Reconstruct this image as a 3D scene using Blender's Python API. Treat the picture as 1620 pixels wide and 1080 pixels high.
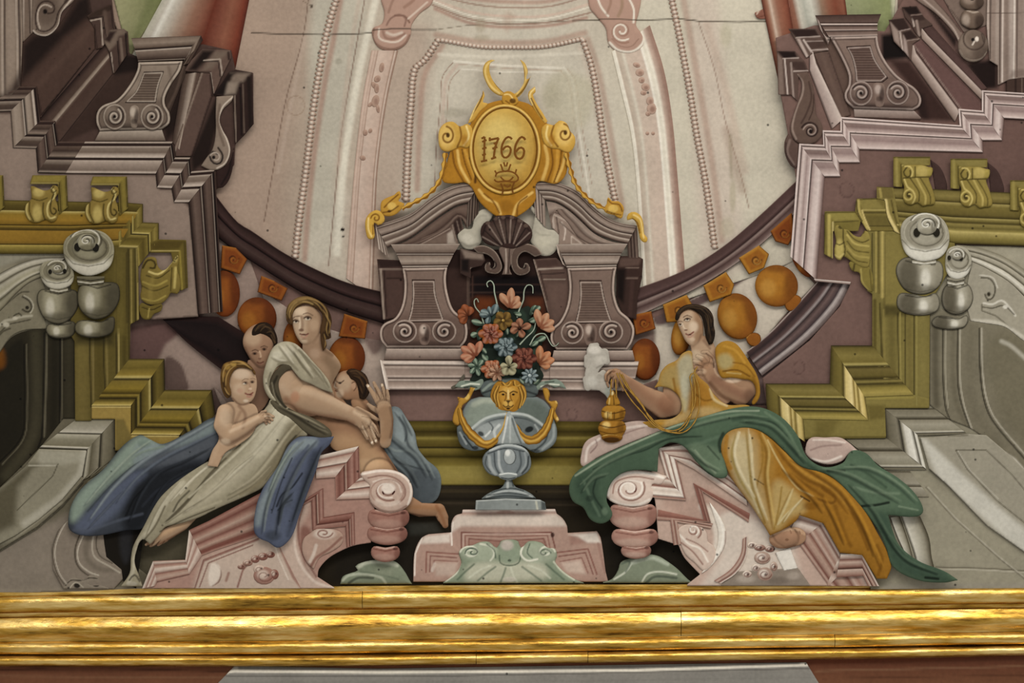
# The photograph shows a church fresco: trompe-l'oeil architecture, figures and a vase painted on plaster above a
# gilded cornice.  The lights and darks of the fresco are pigment on the wall; they do not depend on the lamps of
# the room.  Every painted thing is built as a low plaster relief and carries its pigment as a mesh attribute,
# broken up by procedural noise; only the gilded cornice is shaded purely by the light in the room.
import bpy, math, random
import numpy as np
from mathutils import Vector

# ---------------------------------------------------------------- scene, camera, light
sc = bpy.context.scene
for o in list(bpy.data.objects): bpy.data.objects.remove(o)
COL = sc.collection
S = 200.0                       # photograph pixels per metre on the painted wall
DIST = 24.0
ZS = 0.6                        # how strongly the painted shapes are raised from the plaster
cam_d = bpy.data.cameras.new('camera'); cam_d.sensor_width = 36.0
cam_d.lens = 36.0 * DIST / (1620 / S)
cam = bpy.data.objects.new('camera', cam_d); COL.objects.link(cam)
cam.location = (0, -DIST, 0); cam.rotation_euler = (math.pi / 2, 0, 0)
sc.camera = cam
sc.view_settings.view_transform = 'Standard'; sc.view_settings.look = 'None'
sc.view_settings.gamma = 1.0; sc.view_settings.use_curve_mapping = False
sc.view_settings.exposure = 0.0
w = bpy.data.worlds.new('world'); sc.world = w; w.use_nodes = True
w.node_tree.nodes['Background'].inputs[0].default_value = (1.0, 0.985, 0.96, 1)
w.node_tree.nodes['Background'].inputs[1].default_value = 0.46
def area(name, loc, rot, sx, sy, power, col):
    l = bpy.data.lights.new(name, 'AREA'); l.shape = 'RECTANGLE'; l.size = sx; l.size_y = sy
    l.energy = power; l.color = col
    o = bpy.data.objects.new(name, l); COL.objects.link(o); o.location = loc
    d = Vector((0, 0, -0.6)) - Vector(loc) if rot is None else Vector(rot) - Vector(loc)
    o.rotation_euler = d.to_track_quat('-Z', 'Y').to_euler()
    return o
area('nave_window_light', (3.5, -10.5, 10.0), (0.8, 0, 0.2), 20.0, 3.4, 1750, (1.0, 0.98, 0.94))

# ---------------------------------------------------------------- paint box: the pigments of the fresco
PAL = {}
def pal(key, *hexes):
    for i, h in enumerate(hexes): PAL[key + str(i)] = h
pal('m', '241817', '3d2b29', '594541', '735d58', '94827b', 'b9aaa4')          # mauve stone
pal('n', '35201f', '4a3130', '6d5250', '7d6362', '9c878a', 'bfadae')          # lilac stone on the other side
pal('o', '231d0b', '41371a', '655829', '83753c', 'a39257', 'c2ad74')          # olive stone
pal('g', '1f1c15', '3c372a', '625c4c', '857f6f', 'a8a394', 'c6c2b8')          # grey stone
pal('p', '4a2825', '7d504b', 'a5807a', 'bd9d97', 'cfb8b1', 'ddd0c8')          # rose stone
pal('d', '7d5f58', 'a28179', 'b3958d', 'b5a79c', 'bab2a6', 'c9c3b8')          # pale shell of the dome
pal('r', '2e120a', '52230e', '7c3b15', '9c5a1f', 'b37a31', 'c99b55')          # amber balusters
pal('a', '4a2a08', '7c4f14', 'a97726', 'c4943f', 'd6b266', 'e4cd92')          # ochre gold paint
pal('v', '1b2327', '3a464a', '5d6a6d', '7f8b8d', 'a1aaab', 'c8cccb')          # blue grey vase
pal('f', '3a2316', '5e3f2c', '84624a', 'a5846a', 'bd9f86', 'd0b9a4')          # flesh
pal('c', '2f2a20', '575142', '7f7967', 'a29b88', 'b8b09d', 'c9c3b4')          # cream cloth
pal('b', '14171f', '262d3a', '3d4659', '536073', '6b7d86', '8b9b9f')          # blue cloak
pal('e', '16221c', '2b3d32', '42594a', '567060', '728874', '98a795')          # green cloak
pal('y', '3b2408', '70480f', '97691f', 'ab8136', 'bd9d60', 'c8b68f')          # yellow dress
def lin(c):
    c = PAL.get(c, c)
    v = [int(c[i:i + 2], 16) / 255 for i in (0, 2, 4)]
    r, g, b = [x / 12.92 if x <= .04045 else ((x + .055) / 1.055) ** 2.4 for x in v]
    w = min(1, max(0, (r/(g+1e-4)-1.12)/.35)) * min(1, max(0, (b/(g+1e-4)-.45)/.3))      # earth reds of the fresco: duller and warmer
    k = 1 - .20*w; b *= 1 - .08*w
    c = np.array([r*k, g*k, b*k]); l = float(np.dot(c, (.21, .72, .07)))
    if g > r and g > b: c = c * np.array((1.03, 1.0, .94))
    c = l + (c-l) * (.62 if b > g else .86 if g > r else 1.0)                      # aged, slightly greyed pigments
    return np.clip(c * np.array((1.02, .985, .90)) * (.94 if g > r or b > r else .97) * (max(l, .004)/.34) ** .18, 0.002, 1)
_lc = {}
def lum(c): return float(np.dot(lin(c), (.21, .72, .07))) ** .45

# ---------------------------------------------------------------- materials
def fresco(name, rough=0.82, spec=0.12, speck=1.0, mott=0.16):
    m = bpy.data.materials.new(name); m.use_nodes = True
    nt = m.node_tree; N = nt.nodes; Lk = nt.links.new
    b = N['Principled BSDF']; b.inputs['Roughness'].default_value = rough
    b.inputs['Specular IOR Level'].default_value = spec
    at = N.new('ShaderNodeAttribute'); at.attribute_name = 'paint'
    tc = N.new('ShaderNodeTexCoord')
    n1 = N.new('ShaderNodeTexNoise'); n1.inputs['Scale'].default_value = 3.2; n1.inputs['Detail'].default_value = 6
    n2 = N.new('ShaderNodeTexNoise'); n2.inputs['Scale'].default_value = 34; n2.inputs['Detail'].default_value = 4
    Lk(tc.outputs['Object'], n1.inputs['Vector']); Lk(tc.outputs['Object'], n2.inputs['Vector'])
    ad = N.new('ShaderNodeMath'); ad.operation = 'ADD'; Lk(n1.outputs[0], ad.inputs[0]); Lk(n2.outputs[0], ad.inputs[1])
    mr = N.new('ShaderNodeMapRange'); mr.inputs[1].default_value = 0.6; mr.inputs[2].default_value = 1.4
    mr.inputs[3].default_value = 1 - mott; mr.inputs[4].default_value = 1 + mott; Lk(ad.outputs[0], mr.inputs[0])
    mx = N.new('ShaderNodeVectorMath'); mx.operation = 'SCALE'; Lk(at.outputs['Color'], mx.inputs[0]); Lk(mr.outputs[0], mx.inputs['Scale'])
    vo = N.new('ShaderNodeTexVoronoi'); vo.inputs['Scale'].default_value = 5.5; Lk(tc.outputs['Object'], vo.inputs['Vector'])
    cm = N.new('ShaderNodeMapRange'); cm.inputs[1].default_value = 0.035; cm.inputs[2].default_value = 0.07
    cm.inputs[3].default_value = 1 - .75 * speck; cm.inputs[4].default_value = 1.0; Lk(vo.outputs['Distance'], cm.inputs[0])
    m2 = N.new('ShaderNodeVectorMath'); m2.operation = 'SCALE'; Lk(mx.outputs[0], m2.inputs[0]); Lk(cm.outputs[0], m2.inputs['Scale'])
    Lk(m2.outputs[0], b.inputs['Base Color'])
    bp = N.new('ShaderNodeBump'); bp.inputs['Strength'].default_value = 0.10; bp.inputs['Distance'].default_value = 0.004
    Lk(n2.outputs[0], bp.inputs['Height']); Lk(bp.outputs[0], b.inputs['Normal'])
    return m
MAT = {'fresco': fresco('fresco_paint'), 'smooth': fresco('fresco_fine_paint', speck=.0, mott=.07)}
def gilt_mat():
    m = bpy.data.materials.new('gilded_wood'); m.use_nodes = True
    nt = m.node_tree; N = nt.nodes; Lk = nt.links.new; b = N['Principled BSDF']
    tc = N.new('ShaderNodeTexCoord'); mp = N.new('ShaderNodeMapping'); mp.inputs['Scale'].default_value = (0.6, 5, 5)
    Lk(tc.outputs['Object'], mp.inputs['Vector'])
    n1 = N.new('ShaderNodeTexNoise'); n1.inputs['Scale'].default_value = 3.0; n1.inputs['Detail'].default_value = 8; n1.inputs['Roughness'].default_value = .65
    Lk(mp.outputs[0], n1.inputs['Vector'])
    n2 = N.new('ShaderNodeTexNoise'); n2.inputs['Scale'].default_value = 22; n2.inputs['Detail'].default_value = 5
    mp2 = N.new('ShaderNodeMapping'); mp2.inputs['Scale'].default_value = (0.45, 1, 1.3); Lk(tc.outputs['Object'], mp2.inputs['Vector']); Lk(mp2.outputs[0], n2.inputs['Vector'])
    cr = N.new('ShaderNodeValToRGB'); cr.color_ramp.elements[0].position = .28; cr.color_ramp.elements[1].position = .66
    cr.color_ramp.elements[0].color = (*lin('5a380c'), 1); cr.color_ramp.elements[1].color = (*lin('ecd08c'), 1)
    e = cr.color_ramp.elements.new(.46); e.color = (*lin('c59a42'), 1)
    Lk(n1.outputs[0], cr.inputs[0]); Lk(cr.outputs[0], b.inputs['Base Color'])
    b.inputs['Metallic'].default_value = 0.9
    rr = N.new('ShaderNodeMapRange'); rr.inputs[1].default_value = .3; rr.inputs[2].default_value = .7; rr.inputs[3].default_value = .24; rr.inputs[4].default_value = .44
    Lk(n2.outputs[0], rr.inputs[0]); Lk(rr.outputs[0], b.inputs['Roughness'])
    bp = N.new('ShaderNodeBump'); bp.inputs['Strength'].default_value = 0.4; bp.inputs['Distance'].default_value = 0.010
    Lk(n2.outputs[0], bp.inputs['Height']); Lk(bp.outputs[0], b.inputs['Normal'])
    return m
MAT['gilt'] = gilt_mat()

# ---------------------------------------------------------------- curves (all in photograph pixels: x right, y down)
def pts(s, closed=False):
    """'x,y x,y' -> points; a leading ~ makes a smooth curve, points marked ! stay corners."""
    if not isinstance(s, str): return [tuple(p[:2]) for p in s]
    smooth = s.startswith('~'); s = s.lstrip('~')
    P = []; K = []
    for t in s.split():
        K.append(t.endswith('!')); a, b = t.rstrip('!').split(','); P.append((float(a), float(b)))
    return spline(P, K, closed) if smooth else P
def spline(P, K=None, closed=False, step=4.0):
    n = len(P); K = K or [False] * n; out = []
    P = [np.array(p, float) for p in P]
    rng = range(n if closed else n - 1)
    for i in rng:
        p1, p2 = P[i], P[(i + 1) % n]
        p0 = P[i - 1] if (i > 0 or closed) and not K[i] else None
        p3 = P[(i + 2) % n] if (i + 2 < n or closed) and not K[(i + 1) % n] else None
        d = np.linalg.norm(p2 - p1)
        def tan(a, b, c):
            la, lb = np.linalg.norm(b - a), np.linalg.norm(c - b)
            t = (c - a); q = np.linalg.norm(t)
            return t / q * d if q > 1e-6 else t
        t1 = tan(p0, p1, p2) if p0 is not None else (p2 - p1)
        t2 = tan(p1, p2, p3) if p3 is not None else (p2 - p1)
        k = max(2, int(d / step))
        for j in range(k):
            u = j / k; u2 = u * u; u3 = u2 * u
            out.append(tuple((2*u3-3*u2+1)*p1 + (u3-2*u2+u)*t1 + (-2*u3+3*u2)*p2 + (u3-u2)*t2))
    if not closed: out.append(tuple(P[-1]))
    return out
def resample(P, n):
    P = np.array(P, float); s = np.r_[0, np.cumsum(np.hypot(*np.diff(P, axis=0).T))]
    t = np.linspace(0, s[-1], n)
    return np.c_[np.interp(t, s, P[:, 0]), np.interp(t, s, P[:, 1])]
def spiral(cx, cy, r0, r1, turns, start, sgn=1, sy=1.0):
    n = int(20 * turns) + 2; out = []
    for i in range(n):
        t = i / (n - 1); r = r0 + (r1 - r0) * t ** .85; a = math.radians(start) + sgn * t * turns * 2 * math.pi
        out.append((cx + r * math.cos(a), cy + r * math.sin(a) * sy))
    return out
def ell(cx, cy, rx, ry, rot=0, n=28):
    c, s = math.cos(math.radians(rot)), math.sin(math.radians(rot)); o = []
    for i in range(n):
        a = 2 * math.pi * i / n; x, y = rx * math.cos(a), ry * math.sin(a); o.append((cx + x*c - y*s, cy + x*s + y*c))
    return o
def inset(P, d):
    P = np.array(P, float); t = np.roll(P, -1, 0)-np.roll(P, 1, 0); t /= np.linalg.norm(t, axis=1)[:, None]+1e-9
    n = np.c_[-t[:, 1], t[:, 0]]; a = .5*np.sum(P[:, 0]*np.roll(P[:, 1], -1)-np.roll(P[:, 0], -1)*P[:, 1])
    Q = P+n*d*(1 if a > 0 else -1); return [tuple(q) for q in Q]+[tuple(Q[0])]
def mir(s, ax):
    """mirror a point string about x = ax"""
    t = '~' if s.startswith('~') else ''
    o = []
    for q in s.lstrip('~').split():
        e = '!' if q.endswith('!') else ''; a, b = q.rstrip('!').split(','); o.append('%g,%s%s' % (2*ax-float(a), b, e))
    return t + ' '.join(o)
def segdist(X, Y, P, closed=False):
    """distance to a polyline and the parameter along it"""
    P = np.array(P, float); Q = np.roll(P, -1, 0) if closed else P[1:]; A = P if closed else P[:-1]
    best = np.full(X.shape, 1e18); par = np.zeros(X.shape); n = len(A)
    for i in range(n):
        ax, ay = A[i]; dx, dy = Q[i] - A[i]; l2 = dx*dx + dy*dy + 1e-12
        t = np.clip(((X-ax)*dx + (Y-ay)*dy) / l2, 0, 1)
        d = (X-ax-t*dx)**2 + (Y-ay-t*dy)**2
        m = d < best; best[m] = d[m]; par[m] = (i + t[m]) / n
    return np.sqrt(best), par
def inside(X, Y, P):
    r = np.zeros(X.shape, bool); n = len(P)
    for i in range(n):
        x1, y1 = P[i]; x2, y2 = P[(i+1) % n]
        if y1 == y2: continue
        c = (y1 > Y) != (y2 > Y)
        r ^= c & (X < (x2-x1) * (Y-y1) / (y2-y1) + x1)
    return r

# ---------------------------------------------------------------- brush strokes (the painter's marks on the plaster)
def L(p, w, col, a=1.0, soft=.6, taper=0): return ('l', pts(p), w, col, a, soft, taper)
def F(p, col, soft=1.5, a=1.0): return ('f', pts(p, True), col, soft, a)
def E(cx, cy, rx, ry, col, a=1.0, soft=.5, rot=0): return ('e', (cx, cy, rx, ry, rot), col, soft, a)
def G(x0, y0, x1, y1, c0, c1, a=1.0): return ('g', (x0, y0, x1, y1), c0, c1, a)
def paint(X, Y, base, ops, Z, zk=1.0):
    C = np.tile(lin(base), (len(X), 1)); bl = lum(base)
    for o in ops:
        k = o[0]
        if k == 'g':
            x0, y0, x1, y1 = o[1]; dx, dy = x1-x0, y1-y0
            t = np.clip(((X-x0)*dx + (Y-y0)*dy) / (dx*dx+dy*dy), 0, 1)[:, None]
            C = C * (1-o[4]) + o[4] * (lin(o[2]) * (1-t) + lin(o[3]) * t); continue
        if k == 'l':
            P = np.array(o[1]); m = o[2] + 3
            idx = np.where((X > P[:, 0].min()-m) & (X < P[:, 0].max()+m) & (Y > P[:, 1].min()-m) & (Y < P[:, 1].max()+m))[0]
            if not len(idx): continue
            d, par = segdist(X[idx], Y[idx], o[1])
            hw = o[2] / 2
            if o[6]: hw = hw * (1 - par) if o[6] == 1 else hw * np.sqrt(np.clip(4*par*(1-par), 0, 1))
            s = max(.8, o[2] * o[5]); al = np.clip((hw + s/2 - d) / s, 0, 1); al = al*al*(3-2*al) * o[4]
            col = o[3]
        elif k == 'f':
            P = np.array(o[1]); m = o[3]
            idx = np.where((X > P[:, 0].min()-m) & (X < P[:, 0].max()+m) & (Y > P[:, 1].min()-m) & (Y < P[:, 1].max()+m))[0]
            if not len(idx): continue
            d, _ = segdist(X[idx], Y[idx], o[1], True); d = np.where(inside(X[idx], Y[idx], o[1]), d, -d)
            al = np.clip(.5 + d / max(o[3], .5) / 2, 0, 1); al = al*al*(3-2*al) * o[4]; col = o[2]
        else:
            cx, cy, rx, ry, rot = o[1]; c, s = math.cos(math.radians(rot)), math.sin(math.radians(rot))
            dx, dy = X-cx, Y-cy; q = np.sqrt(((dx*c+dy*s)/rx)**2 + ((-dx*s+dy*c)/ry)**2)
            idx = np.where(q < 1 + o[3])[0]
            if not len(idx): continue
            al = np.clip((1 + o[3]*.5 - q[idx]) / max(o[3], .02), 0, 1); al = al*al*(3-2*al) * o[4]; col = o[2]
        C[idx] = C[idx] * (1-al[:, None]) + lin(col) * al[:, None]
        Z[idx] += (zk if k != 'l' else 1+(zk-1)*min(1, max(0, o[2]-2.2)/4)) * al * np.clip((lum(col) - bl) * .012, -.003, .003)
    return C

# ---------------------------------------------------------------- mesh builders
def props(o, label=None, cat=None, group=None, kind=None):
    for k, v in (('label', label), ('category', cat), ('group', group), ('kind', kind)):
        if v: o[k] = v
    return o
def link(name, V, faces, C, parent, mat, smooth=True):
    me = bpy.data.meshes.new(name)
    V = np.asarray(V, np.float32); flat = []; st = []; tot = []; k = 0
    if isinstance(faces, np.ndarray):
        n = len(faces); me.vertices.add(len(V)); me.vertices.foreach_set('co', V.ravel())
        me.loops.add(n*4); me.loops.foreach_set('vertex_index', faces.astype(np.int32).ravel())
        me.polygons.add(n); me.polygons.foreach_set('loop_start', np.arange(0, n*4, 4, dtype=np.int32))
        me.polygons.foreach_set('use_smooth', np.full(n, smooth) if not isinstance(smooth, np.ndarray) else smooth)
        me.update(calc_edges=True)
    else:
        me.from_pydata([tuple(v) for v in V], [], faces); me.polygons.foreach_set('use_smooth', np.full(len(faces), smooth)); me.update()
    at = me.attributes.new('paint', 'FLOAT_COLOR', 'POINT')
    at.data.foreach_set('color', np.c_[C, np.ones(len(C))].astype(np.float32).ravel())
    me.materials.append(MAT[mat])
    o = bpy.data.objects.new(name, me); COL.objects.link(o)
    if parent is not None:
        o.parent = parent
        if parent.type == 'EMPTY': o.matrix_parent_inverse = parent_inv(parent)
    return o
def parent_inv(p):
    from mathutils import Matrix
    return Matrix.Translation(-Vector(p.location))
def thing(name, x, y, label, cat, group=None, kind=None, d=0.0):
    o = bpy.data.objects.new(name, None); COL.objects.link(o); o.empty_display_size = .1
    o.location = ((x-810)/S, -d, (540-y)/S)
    return props(o, label, cat, group, kind)
def world(X, Y, D): return np.c_[(np.asarray(X)-810)/S, -np.asarray(D)*ZS, (540-np.asarray(Y))/S]

_n = [0]
def uniq():
    _n[0] += 1; return (_n[0] % 83) * 2.3e-5        # no two faces share a plane
def R(name, parent, outline, base, ops=(), d=0.0, th=0.008, bulge=0.0, rad=None, res=2.0, mat='fresco', hfun=None, back=None, prof='round', zk=1.0):
    d = d + uniq()
    """a painted piece in low relief: outline filled with a fine quad mesh, raised and rounded, with sides"""
    P = pts(outline, True); A = np.array(P)
    x0, y0 = A.min(0) - res; x1, y1 = A.max(0) + res
    nx, ny = int((x1-x0)/res)+2, int((y1-y0)/res)+2
    gx = x0 + res*np.arange(nx); gy = y0 + res*np.arange(ny)
    CX, CY = np.meshgrid(gx[:-1]+res/2, gy[:-1]+res/2)
    keep = inside(CX.ravel(), CY.ravel(), P).reshape(CX.shape)
    if keep.sum() < 2: keep[inside(CX.ravel(), CY.ravel(), P).reshape(CX.shape)] = True
    j, i = np.where(keep)
    q = np.c_[j*nx+i, j*nx+i+1, (j+1)*nx+i+1, (j+1)*nx+i]
    cnt = np.bincount(q.ravel(), minlength=nx*ny); used = np.where(cnt > 0)[0]
    rem = np.full(nx*ny, -1); rem[used] = np.arange(len(used)); q = rem[q]
    X = gx[used % nx].copy(); Y = gy[used // nx].copy(); bnd = np.where(cnt[used] < 4)[0]
    # move the rim vertices onto the outline
    bx, by = X[bnd], Y[bnd]; best = np.full(len(bnd), 1e18); nxp, nyp = bx.copy(), by.copy()
    Q = np.roll(A, -1, 0)
    for k in range(len(A)):
        ax, ay = A[k]; dx, dy = Q[k]-A[k]; l2 = dx*dx+dy*dy+1e-12
        t = np.clip(((bx-ax)*dx+(by-ay)*dy)/l2, 0, 1); px, py = ax+t*dx, ay+t*dy; dd = (bx-px)**2+(by-py)**2
        m = dd < best; best[m] = dd[m]; nxp[m] = px[m]; nyp[m] = py[m]
    X[bnd] = nxp; Y[bnd] = nyp
    Z = np.zeros(len(X))
    C = paint(X, Y, base, ops, Z, zk)
    if bulge:
        dist, _ = segdist(X, Y, P, True); rr = rad or max(dist.max(), 1e-3)
        u = np.clip(dist/rr, 0, 1)
        Z += bulge * (np.sqrt(1-(1-u)**2) if prof == 'round' else u if prof == 'bevel' else u*u*(3-2*u))
    if hfun is not None: Z += hfun(X, Y)
    Z[bnd] = np.minimum(Z[bnd], 0)*0
    D = d + th + Z
    # sides
    e = np.concatenate([q[:, [0, 1]], q[:, [1, 2]], q[:, [2, 3]], q[:, [3, 0]]])
    key = np.sort(e, 1); key = key[:, 0].astype(np.int64)*len(X)+key[:, 1]
    u, ind, c = np.unique(key, return_index=True, return_counts=True); be = e[ind[c == 1]]
    rim = np.unique(be); rm = np.full(len(X), -1); rm[rim] = np.arange(len(rim)) + len(X)
    bk = d if back is None else back
    V = np.concatenate([world(X, Y, D), world(X[rim], Y[rim], np.full(len(rim), bk))])
    sides = np.c_[be[:, 1], be[:, 0], rm[be[:, 0]], rm[be[:, 1]]]
    C2 = np.concatenate([C, C[rim]])
    faces = np.concatenate([q[:, ::-1], sides[:, ::-1]])
    return link(name, V, faces, C2, parent, mat, np.r_[np.ones(len(q), bool), np.zeros(len(sides), bool)])

def stops(s):
    out = []
    for t in s.split():
        a, c = t.split(':'); h = None
        if '@' in c: c, h = c.split('@'); h = float(h)
        out.append((float(a), lin(c), (lum(c)*.03 if h is None else h)))
    return out
def B(name, parent, a, b, st, d=0.0, n=None, mat='fresco', segs=None, back=None, smooth=False, fade=None):
    """a moulding run: a profile (position:colour@height ...) swept between two edge lines"""
    A, Bp = pts(a), pts(b)
    if n or len(A) != len(Bp):
        n = n or max(len(A), len(Bp)); A = resample(A, n); Bp = resample(Bp, n)
    A = np.array(A, float); Bp = np.array(Bp, float); m = len(A)
    V = []; C = []; Fc = []
    allst = stops(st) if isinstance(st, str) else None
    for k in range(m-1):
        ss = allst if segs is None else stops(st[segs[k]])
        base = len(V); ns = len(ss)
        bk = d if back is None else back
        for e in (k, k+1):
            V.append((*A[e], bk)); C.append(ss[0][1])
            for t, c, h in ss:
                p = A[e]*(1-t)+Bp[e]*t; V.append((p[0], p[1], d+h)); C.append(c if fade is None else c*fade(p[0], p[1]))
            V.append((*Bp[e], bk)); C.append(ss[-1][1])
        w_ = ns+2
        for i in range(w_-1):
            Fc.append((base+i, base+i+1, base+w_+i+1, base+w_+i))
        if segs is not None or k in (0, m-2):
            if k == 0: Fc.append(tuple(base+i for i in range(w_))[::-1])
            if k == m-2: Fc.append(tuple(base+w_+i for i in range(w_)))
    V = np.array(V); W = world(V[:, 0], V[:, 1], V[:, 2])
    return link(name, W, Fc, np.array(C), parent, mat, smooth)

# ================================================================ the wall and the gilded cornice
wall = R('wall_back', None, '-160,-120 1780,-120 1780,940 -160,940', '8d706e', [
    F('-160,-120 400,-120 400,560 -160,560', 'm3', 20), F('-160,560 420,560 420,940 -160,940', 'g2', 20),
    F('1440,640 1780,640 1780,940 1440,940', 'g4', 20)], d=-0.064, th=0.06, res=12)
props(wall, kind='structure', label='plastered wall carrying the painted architecture')
lower = R('wall_lower', None, '-160,1049 600,1049 1000,1043 1780,1028 1780,1200 -160,1200', '8d5e46', [
    G(0, 1050, 0, 1085, '6d3f30', '80563f', .8),
    L('-20,1058 180,1056 400,1062', 2, '4a2a20', .6), L('-20,1068 400,1071', 3, '8f6a52', .5),
    L('1280,1046 1640,1036', 7, '6d3a28', .8), L('1290,1060 1640,1052', 3, '98745c', .5), L('1300,1072 1640,1066', 2, '5f3a2a', .6),
    L('20,1052 60,1054 110,1052', 3, '3a1c16', .7)], d=-0.06, th=0.14, res=3)
props(lower, kind='structure', label='brown wood-grained wall strip below the gilded cornice')
pan = R('painted_slab', lower, '340,1085 372,1052 600,1056 1000,1050 1274,1046 1298,1085 1270,1130 360,1130', '8f8c88', [
    L('352,1063 372,1060 600,1062 1000,1059 1276,1050', 4.2, 'e6e0d6', 1), L('380,1055 700,1057 1000,1053 1262,1047', 5, '4d4a48', .7, .8),
    L('352,1068 700,1068 1280,1056', 2, '5a5754', .6), L('380,1078 900,1076 1290,1070', 3, '85827e', .5), E(820, 1072, 60, 5, '8c8a86', .5, .9), E(1180, 1068, 60, 6, '8c8a86', .5, .9)],
    d=0.082, th=0.012, res=2)

trim = thing('trim_1', 810, 1050, 'long gilded wooden cornice of stacked rounded mouldings under the painting', None, None, 'structure')
def ytop(x): return 934.5 - 9.0*min(1, max(0, x/600))**.7 - 5.5*max(0, (x-600)/1000) if x > 0 else 934.5 - x*.01
def ybot(x): return (1052.5 + 1.0*math.sin(min(1, max(0, x/560))*math.pi) - (0 if x < 500 else 16.5*((x-500)/1120)**1.25))
def gilt(name, x0, x1, prof):
    xs = np.linspace(x0, x1, max(2, int((x1-x0)/40))); V = []; Fc = []; rng = random.Random(int(x0*7+prof[0][0]*100))
    ph = rng.random()*6
    for x in xs:
        a, b = ytop(x), ybot(x); wob = .35*math.sin(x/90+ph)
        V.append(((x-810)/S, 0, (540-(a+(b-a)*prof[0][0]))/S))
        for t, h in prof: V.append(((x-810)/S, -h-.0015*math.sin(x/37+t*9+ph), (540-(a+(b-a)*t+wob))/S))
        V.append(((x-810)/S, 0, (540-(a+(b-a)*prof[-1][0]))/S))
    k = len(prof)+2
    for i in range(len(xs)-1):
        for j in range(k-1): Fc.append((i*k+j, i*k+j+1, (i+1)*k+j+1, (i+1)*k+j))
    Fc.append(tuple(range(k))[::-1]); Fc.append(tuple((len(xs)-1)*k+j for j in range(k)))
    o = link(name, V, Fc, np.ones((len(V), 3)), trim, 'gilt', False)
    return o
def arc(t0, t1, h, bump, n=14, e=0.5):
    return [(t0+(t1-t0)*i/n, h+bump*math.sin(math.pi*i/n)**e) for i in range(n+1)]
fil = [(0, .06), (.062, .066)]
top = [(.062, .062)] + arc(.064, .29, .06, .05)
fil2 = [(.29, .03), (.30, .022), (.345, .022), (.352, .045)]
mid = [(.355, .06), (.36, .078)] + [(.36+.17*u, .078+.044*math.sin(u*math.pi/2)) for u in np.linspace(.1, 1, 9)] + [(.53+.135*u, .122-.044*math.sin(u*math.pi/2)**1.4) for u in np.linspace(.1, 1, 9)]
low = [(.668, .075)] + arc(.67, .84, .075, .045, 16, .6)
bot = [(.845, .06)] + arc(.85, .99, .07, .045, 16, .6) + [(1.0, .05)]
core = [(0, .01), (.02, .018), (.98, .018), (1.0, .01)]
gilt('gilded_backing', -150, 1770, core)
gilt('gilded_fillet', -150, 1770, fil)
gilt('gilded_round_moulding', -150, 573.6, top); gilt('gilded_round_moulding', 574.6, 1770, top)
gilt('gilded_hollow_fillet', -150, 1076, fil2); gilt('gilded_hollow_fillet', 1078, 1770, fil2)
gilt('gilded_ogee_moulding', -150, 1076, mid); gilt('gilded_ogee_moulding', 1077, 1770, mid)
gilt('gilded_bead_moulding', -150, 1318, low); gilt('gilded_bead_moulding', 1319, 1770, low)
gilt('gilded_lower_moulding', -150, 753, bot); gilt('gilded_lower_moulding', 754, 929, bot); gilt('gilded_lower_moulding', 930, 1770, bot)

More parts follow.
